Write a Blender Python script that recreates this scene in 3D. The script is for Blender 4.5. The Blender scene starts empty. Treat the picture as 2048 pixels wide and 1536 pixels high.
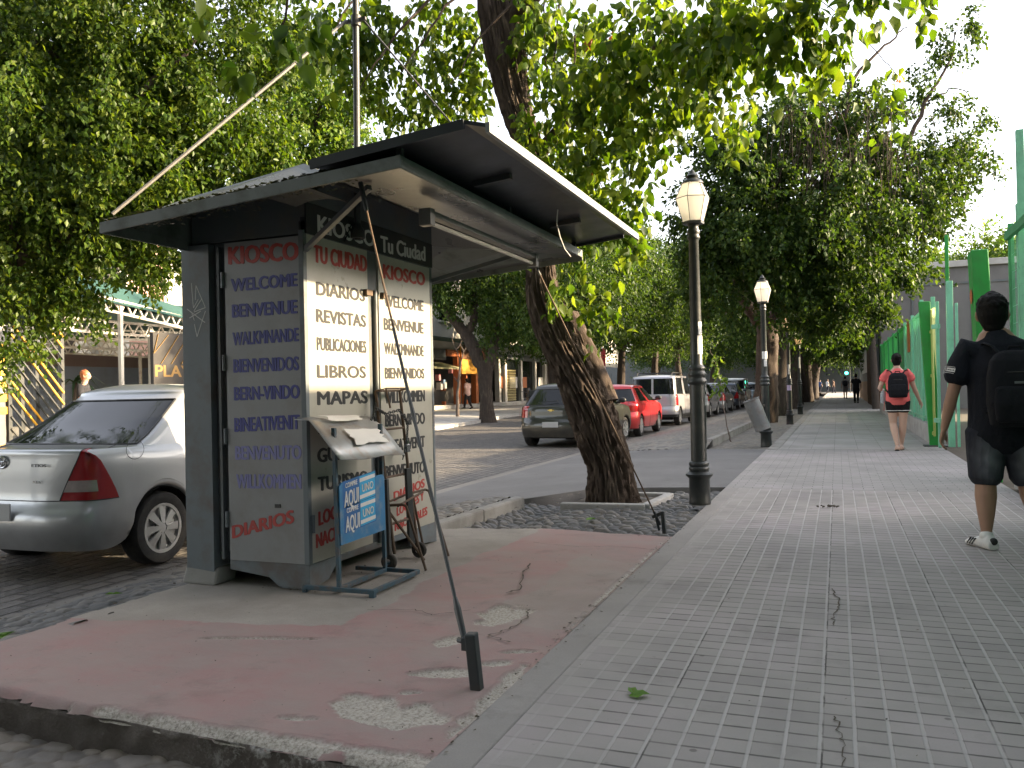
import bpy, bmesh, math, random
import numpy as np
from mathutils import Vector, Matrix, noise as mnoise
random.seed(7); np.random.seed(7)
SC = bpy.context.scene
COL = SC.collection
PI = math.pi
# ------------------------------------------------------------------ camera
F_PX, CX, CY = 1680.0, 1024.0, 768.0
YAW = math.atan(651 / F_PX); PITCH = math.atan(13.6 / F_PX); ROLL = 0.0225; EYE = 1.2
_fw = Vector((-math.sin(YAW) * math.cos(PITCH), math.cos(YAW) * math.cos(PITCH), math.sin(PITCH)))
_r0 = Vector((math.cos(YAW), math.sin(YAW), 0)); _u0 = _r0.cross(_fw)
_R = _r0 * math.cos(ROLL) - _u0 * math.sin(ROLL); _U = _u0 * math.cos(ROLL) + _r0 * math.sin(ROLL)
cd = bpy.data.cameras.new('camera'); cam = bpy.data.objects.new('camera', cd); COL.objects.link(cam)
cd.sensor_fit = 'HORIZONTAL'; cd.sensor_width = 36; cd.lens = F_PX / 2048 * 36
cd.clip_start = 0.05; cd.clip_end = 2000
cam.matrix_world = Matrix(((_R.x, _U.x, -_fw.x, 0), (_R.y, _U.y, -_fw.y, 0), (_R.z, _U.z, -_fw.z, EYE), (0, 0, 0, 1)))
SC.camera = cam
# ------------------------------------------------------------------ light
SUN_AZ, SUN_EL = math.radians(70), math.radians(17.5)
w = bpy.data.worlds.new('World'); SC.world = w; w.use_nodes = True
nt = w.node_tree; nt.nodes.clear()
sky = nt.nodes.new('ShaderNodeTexSky'); sky.sky_type = 'NISHITA'; sky.sun_disc = False
sky.sun_elevation = SUN_EL; sky.sun_rotation = SUN_AZ; sky.air_density = 1.0; sky.dust_density = 2.2; sky.ozone_density = 1.0
bg = nt.nodes.new('ShaderNodeBackground'); bg.inputs['Strength'].default_value = 0.13
wo = nt.nodes.new('ShaderNodeOutputWorld')
hs = nt.nodes.new('ShaderNodeHueSaturation'); hs.inputs['Saturation'].default_value = 0.42
nt.links.new(sky.outputs[0], hs.inputs['Color']); wm = nt.nodes.new('ShaderNodeMix'); wm.data_type = 'RGBA'; wm.blend_type = 'MULTIPLY'; wm.inputs[0].default_value = 1.0; wm.inputs[7].default_value = (1.035, .98, .955, 1)
nt.links.new(hs.outputs[0], wm.inputs[6]); nt.links.new(wm.outputs[2], bg.inputs[0]); nt.links.new(bg.outputs[0], wo.inputs[0])
sd = bpy.data.lights.new('sun', 'SUN'); sd.energy = 3.9; sd.angle = math.radians(0.9); sd.color = (1.0, 0.78, 0.50)
sun = bpy.data.objects.new('sun', sd); COL.objects.link(sun)
_sdir = Vector((math.sin(SUN_AZ) * math.cos(SUN_EL), math.cos(SUN_AZ) * math.cos(SUN_EL), math.sin(SUN_EL)))
sun.rotation_euler = _sdir.to_track_quat('Z', 'Y').to_euler(); sun.location = _sdir * 60
SC.view_settings.view_transform = 'Standard'; SC.view_settings.look = 'None'
SC.view_settings.exposure = 2.5; SC.view_settings.gamma = 1.0
SC.render.engine = 'CYCLES'
SC.cycles.max_bounces = 6; SC.cycles.diffuse_bounces = 3; SC.cycles.glossy_bounces = 3
SC.cycles.transmission_bounces = 4; SC.cycles.transparent_max_bounces = 6
SC.cycles.use_denoising = True
# ---------------------------------------------------- photo measurements -> places
EYEP = Vector((0, 0, EYE))
def ray(u, v): return _fw + _R * ((u - CX) / F_PX) - _U * ((v - CY) / F_PX)
def G(u, v, z=0.0):
    d = ray(u, v); return EYEP + d * ((z - EYE) / d.z)
def AX(u, v, x):
    d = ray(u, v); return EYEP + d * (x / d.x)
def AY(u, v, y):
    d = ray(u, v); return EYEP + d * (y / d.y)
def AD(u, v, dep): return EYEP + ray(u, v) * dep
# ------------------------------------------------------------------ object helpers
def tag(o, label=None, cat=None, group=None, kind=None):
    if label: o['label'] = label
    if cat: o['category'] = cat
    if group: o['group'] = group
    if kind: o['kind'] = kind
    return o
def thing(name, label, cat, loc=(0, 0, 0), rz=0.0, group=None):
    o = bpy.data.objects.new(name, None); COL.objects.link(o)
    o.location = loc; o.rotation_euler = (0, 0, rz); o.empty_display_size = 0.1
    return tag(o, label, cat, group)
def copy_tree(o, parent=None):
    c = o.copy(); COL.objects.link(c)
    if parent: c.parent = parent
    for ch in list(o.children): copy_tree(ch, c)
    return c
class MB:
    def __init__(s): s.v = []; s.f = []; s.m = []
    def add(s, vs, fs, mat=0):
        b = len(s.v); s.v.extend([tuple(p) for p in vs])
        for f in fs: s.f.append(tuple(i + b for i in f)); s.m.append(mat)
        return s
    def box(s, c, d, mat=0, R=None):
        vs = []
        for dx in (-.5, .5):
            for dy in (-.5, .5):
                for dz in (-.5, .5):
                    p = Vector((dx * d[0], dy * d[1], dz * d[2]))
                    if R is not None: p = R @ p
                    vs.append(p + Vector(c))
        return s.add(vs, [(0, 1, 3, 2), (4, 6, 7, 5), (0, 4, 5, 1), (2, 3, 7, 6), (0, 2, 6, 4), (1, 5, 7, 3)], mat)
    def box2(s, a, b, mat=0):
        return s.box([(a[i] + b[i]) / 2 for i in range(3)], [abs(b[i] - a[i]) for i in range(3)], mat)
    def bar(s, p, q, w, h=None, mat=0, up=(0, 0, 1)):
        p = Vector(p); q = Vector(q); z = (q - p).normalized(); h = h or w
        x = Vector(up).cross(z)
        if x.length < 1e-3: x = Vector((1, 0, 0)).cross(z)
        x.normalize(); y = z.cross(x)
        R = Matrix((x, y, z)).transposed()
        return s.box((p + q) / 2, (w, h, (q - p).length), mat, R)
    def tube(s, pts, r, n=8, mat=0, cap=True, ell=None):
        pts = [Vector(p) for p in pts]
        if not hasattr(r, '__len__'): r = [r] * len(pts)
        t0 = (pts[1] - pts[0]).normalized()
        x = Vector((0, 0, 1)).cross(t0)
        if x.length < 1e-2: x = Vector((1, 0, 0))
        x = (x - t0 * x.dot(t0)).normalized()
        vs = []
        for i, p in enumerate(pts):
            a = pts[max(0, i - 1)]; b = pts[min(len(pts) - 1, i + 1)]
            t = (b - a).normalized(); x = (x - t * x.dot(t)).normalized(); y = t.cross(x)
            rr = r[i]; ra, rb = rr if hasattr(rr, '__len__') else (rr, rr)
            for k in range(n):
                an = 2 * PI * k / n
                vs.append(p + x * (ra * math.cos(an)) + y * (rb * math.sin(an)))
        fs = []
        for i in range(len(pts) - 1):
            for k in range(n):
                fs.append((i * n + k, i * n + (k + 1) % n, (i + 1) * n + (k + 1) % n, (i + 1) * n + k))
        if cap:
            fs.append(tuple(range(n - 1, -1, -1))); e = (len(pts) - 1) * n; fs.append(tuple(range(e, e + n)))
        return s.add(vs, fs, mat)
    def lathe(s, prof, o=(0, 0, 0), n=16, mat=0, R=None, cap=True, a0=0.0):
        vs = []; fs = []
        for r, z in prof:
            for k in range(n):
                a = 2 * PI * k / n + a0; p = Vector((r * math.cos(a), r * math.sin(a), z))
                if R is not None: p = R @ p
                vs.append(p + Vector(o))
        for i in range(len(prof) - 1):
            for k in range(n):
                fs.append((i * n + k, i * n + (k + 1) % n, (i + 1) * n + (k + 1) % n, (i + 1) * n + k))
        if cap:
            fs.append(tuple(range(n - 1, -1, -1))); e = (len(prof) - 1) * n; fs.append(tuple(range(e, e + n)))
        return s.add(vs, fs, mat)
    def prism(s, poly, off, mat=0):
        n = len(poly); off = Vector(off); a = [Vector(p) for p in poly]; b = [p + off for p in a]
        fs = [tuple(range(n - 1, -1, -1)), tuple(range(n, 2 * n))]
        for i in range(n): fs.append((i, (i + 1) % n, n + (i + 1) % n, n + i))
        return s.add(a + b, fs, mat)
    def quad(s, a, b, c, d, mat=0): return s.add([a, b, c, d], [(0, 1, 2, 3)], mat)
    def ball(s, c, r, mat=0, n=10, m=7):
        r = r if hasattr(r, '__len__') else (r, r, r)
        vs = [(c[0], c[1], c[2] - r[2])]; fs = []
        for j in range(1, m):
            t = -PI / 2 + PI * j / m
            for k in range(n):
                a = 2 * PI * k / n
                vs.append((c[0] + r[0] * math.cos(t) * math.cos(a), c[1] + r[1] * math.cos(t) * math.sin(a), c[2] + r[2] * math.sin(t)))
        vs.append((c[0], c[1], c[2] + r[2])); L = len(vs) - 1
        for k in range(n): fs.append((0, 1 + (k + 1) % n, 1 + k)); fs.append((L, L - n + k, L - n + (k + 1) % n))
        for j in range(m - 2):
            for k in range(n):
                a = 1 + j * n + k; b = 1 + j * n + (k + 1) % n; fs.append((a, b, b + n, a + n))
        return s.add(vs, fs, mat)
    def text(s, body, o, xdir, ydir, mat=0, bold=0.02, depth=0.0015, fit=True):
        """lettering whose width is |xdir| and cap height |ydir|"""
        vs, fs, nat = text_geo(body)
        o = Vector(o); xd = Vector(xdir); yd = Vector(ydir); nrm = xd.cross(yd).normalized(); ht = yd.length * min(1.0, xd.length / (nat * yd.length)); xu = xd.normalized(); yu = yd.normalized()
        shifts = [(0, 0)] if bold <= 0 else [(-bold, 0), (-bold / 2, bold * .4), (0, 0), (bold / 2, -bold * .4), (bold, 0)]
        for i, (a, b) in enumerate(shifts):
            q = o + xu * (a * ht) + yu * (b * ht)
            s.add([q + xd * p[0] + yd * p[1] + nrm * ((depth + i * .00025) if p[2] > 0 else 0.0003) for p in vs], fs, mat)
        return s
    def build(s, name, mats, parent=None, org=(0, 0, 0), smooth=None, bevel=0.0, bseg=2):
        me = bpy.data.meshes.new(name)
        o = Vector(org)
        me.from_pydata([(p[0] - o.x, p[1] - o.y, p[2] - o.z) for p in s.v], [], s.f)
        if not isinstance(mats, (list, tuple)): mats = [mats]
        for m in mats: me.materials.append(m)
        if len(mats) > 1: me.polygons.foreach_set('material_index', s.m)
        if smooth is not None:
            me.shade_smooth(); me.set_sharp_from_angle(angle=math.radians(smooth))
        me.update()
        ob = bpy.data.objects.new(name, me); COL.objects.link(ob)
        if parent is not None: ob.parent = parent
        else: ob.location = o
        if bevel:
            md = ob.modifiers.new('bevel', 'BEVEL'); md.width = bevel; md.segments = bseg; md.limit_method = 'ANGLE'; md.angle_limit = math.radians(40)
        return ob
_tc = {}
def text_geo(body):
    k = body; bold = 0
    if k in _tc: return _tc[k]
    cu = bpy.data.curves.new('lettering', 'FONT'); cu.body = body; cu.extrude = 0.01; cu.resolution_u = 3
    ob = bpy.data.objects.new('lettering', cu); COL.objects.link(ob)
    dg = bpy.context.evaluated_depsgraph_get(); me = ob.evaluated_get(dg).to_mesh()
    vs = np.array([v.co[:] for v in me.vertices]); fs = [tuple(p.vertices) for p in me.polygons]
    ob.evaluated_get(dg).to_mesh_clear(); bpy.data.objects.remove(ob); bpy.data.curves.remove(cu)
    x0, x1 = vs[:, 0].min(), vs[:, 0].max(); nat = (x1 - x0) / .729
    vs[:, 0] = (vs[:, 0] - x0) / (x1 - x0)
    cap = 0.729 + bold; vs[:, 1] = (vs[:, 1] + bold * .5) / cap
    _tc[k] = ([tuple(p) for p in vs], fs, nat); return _tc[k]
def raw_mesh(name, verts, faces_flat, fsize, mats, parent=None, attrs=None, smooth=False, loc=None):
    """fast mesh from numpy arrays; all faces have fsize corners"""
    me = bpy.data.meshes.new(name); nv = len(verts); nf = len(faces_flat) // fsize
    me.vertices.add(nv); me.vertices.foreach_set('co', np.ascontiguousarray(verts, np.float32).ravel())
    me.loops.add(nf * fsize); me.loops.foreach_set('vertex_index', np.ascontiguousarray(faces_flat, np.int32))
    me.polygons.add(nf); me.polygons.foreach_set('loop_start', np.arange(0, nf * fsize, fsize, dtype=np.int32))
    me.polygons.foreach_set('loop_total', np.full(nf, fsize, np.int32))
    if not isinstance(mats, (list, tuple)): mats = [mats]
    for m in mats: me.materials.append(m)
    me.update(calc_edges=True)
    if attrs:
        for k, a in attrs.items():
            at = me.attributes.new(k, 'FLOAT', 'POINT'); at.data.foreach_set('value', np.ascontiguousarray(a, np.float32))
    if smooth: me.shade_smooth()
    ob = bpy.data.objects.new(name, me); COL.objects.link(ob)
    if parent is not None: ob.parent = parent
    if loc is not None: ob.location = loc
    return ob
def grid_mesh(name, xs, ys, zf, mats, attrs=None, smooth=True, mask=None):
    X, Y = np.meshgrid(xs, ys, indexing='xy'); Z = zf(X, Y)
    nx, ny = len(xs), len(ys)
    idx = np.arange(nx * ny).reshape(ny, nx)
    q = np.stack([idx[:-1, :-1], idx[:-1, 1:], idx[1:, 1:], idx[1:, :-1]], -1)
    if mask is not None:
        mk = mask(X, Y); mq = mk[:-1, :-1] & mk[:-1, 1:] & mk[1:, 1:] & mk[1:, :-1]; q = q[mq]
    V = np.stack([X, Y, Z], -1).reshape(-1, 3)
    at = {k: a(X, Y).ravel() if callable(a) else a.ravel() for k, a in (attrs or {}).items()}
    return raw_mesh(name, V, q.reshape(-1), 4, mats, attrs=at, smooth=smooth)
# cheap numpy value noise
_rng = np.random.RandomState(3); _vt = _rng.rand(256, 256)
def vnoise(X, Y, s=1.0, oct=3):
    out = 0; amp = .5; tot = 0
    X = X / s; Y = Y / s
    for o in range(oct):
        xi = np.floor(X).astype(int); yi = np.floor(Y).astype(int); fx = X - xi; fy = Y - yi
        fx = fx * fx * (3 - 2 * fx); fy = fy * fy * (3 - 2 * fy)
        a = _vt[xi % 256, yi % 256]; b = _vt[(xi + 1) % 256, yi % 256]; c = _vt[xi % 256, (yi + 1) % 256]; d = _vt[(xi + 1) % 256, (yi + 1) % 256]
        out = out + amp * ((a * (1 - fx) + b * fx) * (1 - fy) + (c * (1 - fx) + d * fx) * fy); tot += amp
        amp *= .5; X = X * 2.03 + 17.3; Y = Y * 2.03 + 5.1
    return out / tot
# ------------------------------------------------------------------ materials
class NT:
    def __init__(s, name):
        s.mat = bpy.data.materials.new(name); s.mat.use_nodes = True; s.t = s.mat.node_tree; s.t.nodes.clear()
        s.out = s.n('ShaderNodeOutputMaterial')
    def n(s, ty, **kw):
        nd = s.t.nodes.new(ty)
        for k, v in kw.items(): setattr(nd, k, v)
        return nd
    def set(s, sock, v):
        if v is None: return
        if hasattr(v, 'is_output'): s.t.links.new(v, sock)
        else: sock.default_value = v
    def math(s, op, a, b=None, c=None, clamp=False):
        nd = s.n('ShaderNodeMath', operation=op, use_clamp=clamp)
        s.set(nd.inputs[0], a); s.set(nd.inputs[1], b); s.set(nd.inputs[2], c); return nd.outputs[0]
    def mix(s, fac, a, b, mode='MIX'):
        nd = s.n('ShaderNodeMix', data_type='RGBA', blend_type=mode)
        s.set(nd.inputs[0], fac); s.set(nd.inputs[6], a); s.set(nd.inputs[7], b); return nd.outputs[2]
    def coord(s, kind='Object'): return s.n('ShaderNodeTexCoord').outputs[kind]
    def mapping(s, vec, scale=(1, 1, 1), loc=(0, 0, 0), rot=(0, 0, 0)):
        nd = s.n('ShaderNodeMapping'); s.set(nd.inputs[0], vec); nd.inputs['Scale'].default_value = scale
        nd.inputs['Location'].default_value = loc; nd.inputs['Rotation'].default_value = rot; return nd.outputs[0]
    def noise(s, vec, scale, detail=4, rough=.55, out=0):
        nd = s.n('ShaderNodeTexNoise'); s.set(nd.inputs['Vector'], vec); nd.inputs['Scale'].default_value = scale
        nd.inputs['Detail'].default_value = detail; nd.inputs['Roughness'].default_value = rough; return nd.outputs[out]
    def ramp(s, fac, stops):
        nd = s.n('ShaderNodeValToRGB'); s.set(nd.inputs[0], fac); e = nd.color_ramp.elements
        while len(e) < len(stops): e.new(.5)
        for i, (p, c) in enumerate(stops):
            e[i].position = p; e[i].color = c if len(c) == 4 else (*c, 1)
        return nd.outputs[0]
    def bump(s, h, strength=.3, dist=.01, normal=None):
        nd = s.n('ShaderNodeBump'); s.set(nd.inputs['Height'], h); nd.inputs['Strength'].default_value = strength
        nd.inputs['Distance'].default_value = dist
        if normal is not None: s.set(nd.inputs['Normal'], normal)
        return nd.outputs[0]
    def attr(s, name, out='Fac'):
        nd = s.n('ShaderNodeAttribute'); nd.attribute_name = name; return nd.outputs[out]
    def princ(s, **kw):
        nd = s.n('ShaderNodeBsdfPrincipled')
        for k, v in kw.items(): s.set(nd.inputs[k], v)
        return nd
    def done(s, shader, disp=None):
        s.t.links.new(shader, s.out.inputs[0]); return s.mat
def c4(c, k=1.0): return (c[0] * k, c[1] * k, c[2] * k, 1)
def pbr(name, col, rough=.6, metal=0.0, var=.18, scale=6.0, bump=0.0, bscale=60.0, dirt=None, dirt_amt=.5, dscale=3.0, coat=0.0, fine=.08, spec=.5):
    m = NT(name); co = m.coord()
    base = m.mix(m.noise(co, scale, 5), c4(col, 1 - var), c4(col, 1 + var))
    if fine: base = m.mix(m.math('MULTIPLY', m.noise(co, scale * 14, 3), fine * 2), base, c4(col, .55))
    if dirt:
        d = m.math('MULTIPLY', m.ramp(m.noise(co, dscale, 6, .65), [(.48, (0, 0, 0)), (.66, (1, 1, 1))]), dirt_amt)
        base = m.mix(d, base, c4(dirt))
    p = m.princ(**{'Base Color': base, 'Metallic': metal, 'Coat Weight': coat, 'Coat Roughness': .08, 'Specular IOR Level': spec})
    r = m.math('MULTIPLY_ADD', m.noise(co, scale * 2.3, 4), .3, rough - .15, clamp=True); m.set(p.inputs['Roughness'], r)
    if bump: m.set(p.inputs['Normal'], m.bump(m.noise(co, bscale, 5, .6), bump, .004))
    return m.done(p.outputs[0])
def glow(name, col, strength):
    m = NT(name); e = m.n('ShaderNodeEmission'); e.inputs[0].default_value = c4(col); e.inputs[1].default_value = strength
    return m.done(e.outputs[0])
def leaf_mat(name, cols, trans=.5, tcol=None, gloss=.45):
    m = NT(name); ri = m.n('ShaderNodeNewGeometry').outputs['Random Per Island']
    n = len(cols); base = m.ramp(ri, [(i / max(1, n - 1), c) for i, c in enumerate(cols)])
    base = m.mix(m.math('MULTIPLY', m.noise(m.coord(), 1.3, 3), .45), base, c4(cols[0], .6))
    p = m.princ(**{'Base Color': base, 'Roughness': gloss, 'Specular IOR Level': .22})
    t = m.n('ShaderNodeBsdfTranslucent'); tc = m.mix(1.0, base, c4(tcol or (1.5, 1.7, .55)), 'MULTIPLY'); m.set(t.inputs[0], tc)
    mx = m.n('ShaderNodeMixShader'); mx.inputs[0].default_value = trans
    m.t.links.new(p.outputs[0], mx.inputs[1]); m.t.links.new(t.outputs[0], mx.inputs[2])
    return m.done(mx.outputs[0])
M = {}
M['dark_steel'] = pbr('dark_steel', (.035, .042, .045), .5, .0, .3, 5, .15, 80, dirt=(.12, .08, .05), dirt_amt=.35)
M['black_paint'] = pbr('black_paint', (.018, .022, .022), .42, 0, .25, 4, .1, 70, dirt=(.07, .065, .05), dirt_amt=.4)
M['rust'] = pbr('rust', (.10, .066, .043), .8, 0, .35, 9, .3, 90)
M['grey_paint'] = pbr('grey_paint', (.135, .16, .175), .5, 0, .16, 3, .08, 60, dirt=(.10, .062, .04), dirt_amt=.6, dscale=3.2)
M['grey_dark'] = pbr('grey_dark', (.085, .10, .108), .5, 0, .2, 3, .1, 60, dirt=(.16, .12, .085), dirt_amt=.4, dscale=4)
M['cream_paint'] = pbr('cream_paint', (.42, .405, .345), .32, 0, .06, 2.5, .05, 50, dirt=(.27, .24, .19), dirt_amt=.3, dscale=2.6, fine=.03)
M['red_ink'] = pbr('red_ink', (.42, .045, .035), .5, 0, .2, 14)
M['blue_ink'] = pbr('blue_ink', (.045, .05, .25), .5, 0, .25, 14)
M['faded_ink'] = pbr('faded_ink', (.20, .20, .42), .5, 0, .2, 14)
M['black_ink'] = pbr('black_ink', (.016, .016, .016), .5, 0, .3, 14)
M['white_ink'] = pbr('white_ink', (.62, .62, .6), .5, 0, .12, 10)
M['white_paint'] = pbr('white_paint', (.75, .75, .73), .4, 0, .06, 4, dirt=(.4, .37, .32), dirt_amt=.3)
M['rubber'] = pbr('rubber', (.022, .021, .02), .8, 0, .25, 12, .2, 120, dirt=(.10, .085, .065), dirt_amt=.4)
M['concrete'] = pbr('concrete', (.27, .26, .24), .9, 0, .22, 2.2, .5, 70, dirt=(.12, .105, .09), dirt_amt=.6, dscale=1.7)
M['concrete_light'] = pbr('concrete_light', (.38, .37, .35), .9, 0, .2, 2.5, .4, 60, dirt=(.2, .18, .15), dirt_amt=.5)
M['soil'] = pbr('soil', (.085, .068, .05), .95, 0, .35, 6, .6, 50)
M['chrome'] = pbr('chrome', (.6, .6, .6), .18, 1.0, .05, 4, fine=0)
M['glass_dark'] = pbr('glass_dark', (.010, .012, .014), .04, 0, .1, 2, fine=0, spec=.45)
# ================================================================== GROUND
def paver_mat(name, sx, sy, ox, oy, col, gx, gy, gcolx, gcoly, stagger=0.0):
    m = NT(name); co = m.coord(); sep = m.n('ShaderNodeSeparateXYZ'); m.set(sep.inputs[0], co)
    u = m.math('DIVIDE', m.math('ADD', sep.outputs[0], -ox), sx)
    v = m.math('DIVIDE', m.math('ADD', sep.outputs[1], -oy), sy)
    if stagger:
        u = m.math('ADD', u, m.math('MULTIPLY', m.math('MODULO', m.math('FLOOR', v), 2.0), stagger))
    wob = m.math('MULTIPLY', m.math('ADD', m.noise(co, 22, 3), -.5), .05)
    fu = m.math('ABSOLUTE', m.math('ADD', m.math('FRACT', m.math('ADD', m.math('ADD', u, wob), .5)), -.5))
    fv = m.math('ABSOLUTE', m.math('ADD', m.math('FRACT', m.math('ADD', m.math('ADD', v, wob), .5)), -.5))
    cid = m.n('ShaderNodeCombineXYZ'); m.set(cid.inputs[0], m.math('FLOOR', u)); m.set(cid.inputs[1], m.math('FLOOR', v))
    wn = m.n('ShaderNodeTexWhiteNoise'); wn.noise_dimensions = '3D'; m.set(wn.inputs['Vector'], cid.outputs[0])
    def line(f, wd):
        nd = m.n('ShaderNodeMapRange'); m.set(nd.inputs[0], f); nd.inputs[1].default_value = wd * .55; nd.inputs[2].default_value = wd * 1.25
        nd.inputs[3].default_value = 1; nd.inputs[4].default_value = 0; nd.clamp = True; return nd.outputs[0]
    lx = line(fu, gx / sx / 2); ly = line(fv, gy / sy / 2)
    if name == 'small_tiles':
        wash = m.math('ADD', sep.outputs[0], m.math('MULTIPLY', m.noise(co, 2.2, 5, .65), .9)); wash = m.ramp(m.math('ADD', wash, 1.0), [(.32, (.12,) * 3), (.78, (1,) * 3)])
        hv = m.math('LESS_THAN', m.math('MODULO', m.math('ADD', m.math('FLOOR', m.math('ADD', v, .5)), 40.0), 9.0), .5); ly = m.math('MULTIPLY', ly, m.math('MULTIPLY_ADD', hv, .7, .8)); lx = m.math('MULTIPLY', lx, wash); ly = m.math('MULTIPLY', ly, wash, clamp=True)
    lx = m.math('MULTIPLY', lx, m.ramp(m.noise(co, 3.1, 3), [(.3, (.45,) * 3), (.6, (1,) * 3)]))
    ly = m.math('MULTIPLY', ly, m.ramp(m.noise(co, 4.3, 3), [(.3, (.35,) * 3), (.6, (1,) * 3)]))
    k = m.math('MULTIPLY_ADD', wn.outputs['Value'], .12, .94)
    big = m.ramp(m.noise(co, .9, 5, .6), [(.28, c4(col, .78)), (.48, c4((col[0] * .98, col[1] * 1.0, col[2] * .95), 1)), (.7, c4((col[0] * 1.04, col[1], col[2] * 1.02), 1.16))])
    kk = m.n('ShaderNodeCombineColor'); [m.set(kk.inputs[i], k) for i in range(3)]
    base = m.mix(1.0, big, kk.outputs[0], 'MULTIPLY')
    base = m.mix(m.math('MULTIPLY', m.noise(co, 110, 3), .3), base, c4(col, .62))
    sp = m.ramp(m.noise(co, 17, 5, .7), [(.66, (0, 0, 0)), (.74, (1, 1, 1))]); base = m.mix(m.math('MULTIPLY', sp, .45), base, c4((.075, .068, .06)))
    st = m.ramp(m.noise(co, 1.6, 6, .7), [(.55, (0, 0, 0)), (.75, (1, 1, 1))]); base = m.mix(m.math('MULTIPLY', st, .42), base, c4((.10, .092, .085)))
    gum = m.n('ShaderNodeTexVoronoi'); m.set(gum.inputs['Vector'], co); gum.inputs['Scale'].default_value = 3.3
    base = m.mix(m.ramp(gum.outputs['Distance'], [(.035, (.55,) * 3), (.05, (0,) * 3)]), base, c4((.06, .055, .05)))
    base = m.mix(ly, base, c4(gcoly)); base = m.mix(lx, base, c4(gcolx))
    if name == 'small_tiles':   # shadow edge painted dark beside the grout, wider at every fifth line
        us = m.math('ADD', m.math('FRACT', m.math('ADD', m.math('ADD', u, wob), .5)), -.5); d5 = m.math('LESS_THAN', m.math('MODULO', m.math('ADD', m.math('FLOOR', m.math('ADD', u, .5)), 40.0), 5.0), .5)
        e_ = m.math('LESS_THAN', m.math('ABSOLUTE', m.math('ADD', us, -.078)), m.math('MULTIPLY_ADD', d5, .016, .013))
        e_ = m.math('MULTIPLY', m.math('MULTIPLY', e_, m.math('MULTIPLY_ADD', d5, .55, .35)), m.math('MULTIPLY', wash, m.ramp(m.noise(co, 5.5, 3), [(.38, (.15,) * 3), (.6, (1,) * 3)]))); base = m.mix(e_, base, c4(gcoly))
    h = m.math('SUBTRACT', m.math('MULTIPLY', m.noise(co, 90, 4), .22), m.math('MAXIMUM', ly, m.math('MULTIPLY', lx, .8)))
    h = m.math('ADD', h, m.math('MULTIPLY', wn.outputs['Value'], .5))
    p = m.princ(**{'Base Color': base, 'Roughness': .78, 'Specular IOR Level': .3}); m.set(p.inputs['Normal'], m.bump(h, .55, .004))
    return m.done(p.outputs[0])
M['tiles'] = paver_mat('small_tiles', .11, .109, -.0843, 2.828, (.322, .297, .290), .014, .013, (.395, .377, .362), (.05, .046, .043))
M['pavers'] = paver_mat('old_pavers', .22, .11, -.0843, 10.2, (.305, .288, .284), .008, .008, (.10, .096, .09), (.10, .096, .09), .5)
M['pavers_smooth'] = paver_mat('path_pavers', .40, .40, -.0843, 16.4, (.335, .318, .31), .006, .006, (.12, .115, .11), (.13, .125, .12))
def sett_mat():
    m = NT('road_setts'); co = m.coord()
    br = m.n('ShaderNodeTexBrick'); m.set(br.inputs['Vector'], m.mapping(co, (1, 1, 1), rot=(0, 0, PI / 2 - .03)))
    br.inputs['Scale'].default_value = 1; br.inputs['Brick Width'].default_value = .24; br.inputs['Row Height'].default_value = .14
    br.inputs['Mortar Size'].default_value = .018; br.inputs['Mortar Smooth'].default_value = .6; br.inputs['Bias'].default_value = 0
    br.inputs['Color1'].default_value = c4((.065, .062, .06)); br.inputs['Color2'].default_value = c4((.155, .142, .13)); br.inputs['Mortar'].default_value = c4((.03, .027, .024))
    base = m.mix(m.math('MULTIPLY', m.noise(co, 1.1, 5), .5), br.outputs['Color'], c4((.09, .085, .08)))
    base = m.mix(m.math('MULTIPLY', m.noise(co, 40, 4), .3), base, c4((.14, .13, .12)))
    p = m.princ(**{'Base Color': base, 'Roughness': .62})
    h = m.math('ADD', m.math('MULTIPLY', br.outputs['Fac'], -1.0), m.math('MULTIPLY', m.noise(co, 14, 4), .5))
    m.set(p.inputs['Normal'], m.bump(h, 1.0, .06)); return m.done(p.outputs[0])
M['setts'] = sett_mat()
def asphalt(name, col, k=1):
    m = NT(name); co = m.coord()
    base = m.ramp(m.noise(co, .8, 6, .65), [(.3, c4(col, .75)), (.55, c4(col)), (.75, c4(col, 1.25))])
    base = m.mix(m.math('MULTIPLY', m.noise(co, 130, 2), .45), base, c4(col, .5))
    st = m.ramp(m.noise(co, 2.2, 6, .7), [(.56, (0, 0, 0)), (.72, (1, 1, 1))]); base = m.mix(m.math('MULTIPLY', st, .45), base, c4((.06, .055, .05)))
    p = m.princ(**{'Base Color': base, 'Roughness': .85}); m.set(p.inputs['Normal'], m.bump(m.noise(co, 120, 4), .4, .006)); return m.done(p.outputs[0])
M['edging'] = asphalt('edging_cement', (.31, .29, .27))
M['drive'] = asphalt('driveway_cement', (.15, .147, .145))
M['gutter'] = asphalt('gutter_cement', (.21, .195, .175))
def stone_mat(name, a, b, gap, dust=.3):
    m = NT(name); co = m.coord(); st = m.attr('stone'); ed = m.attr('edge')
    base = m.ramp(st, [(0, c4(a, .75)), (.35, c4(a)), (.7, c4(b)), (1, c4((b[0] * 1.25, b[1] * 1.15, b[2] * 1.0)))])
    base = m.mix(m.math('MULTIPLY', m.noise(co, 30, 5), .5), base, c4(b, 1.2))
    base = m.mix(m.math('MULTIPLY', m.ramp(m.noise(co, 2.5, 5, .6), [(.45, (0, 0, 0)), (.7, (1, 1, 1))]), dust), base, c4((.24, .215, .18)))
    base = m.mix(m.ramp(ed, [(.04, (1, 1, 1)), (.16, (0, 0, 0))]), base, c4(gap))
    p = m.princ(**{'Base Color': base, 'Roughness': .62}); m.set(p.inputs['Normal'], m.bump(m.noise(co, 140, 4), .25, .004)); return m.done(p.outputs[0])
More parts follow.
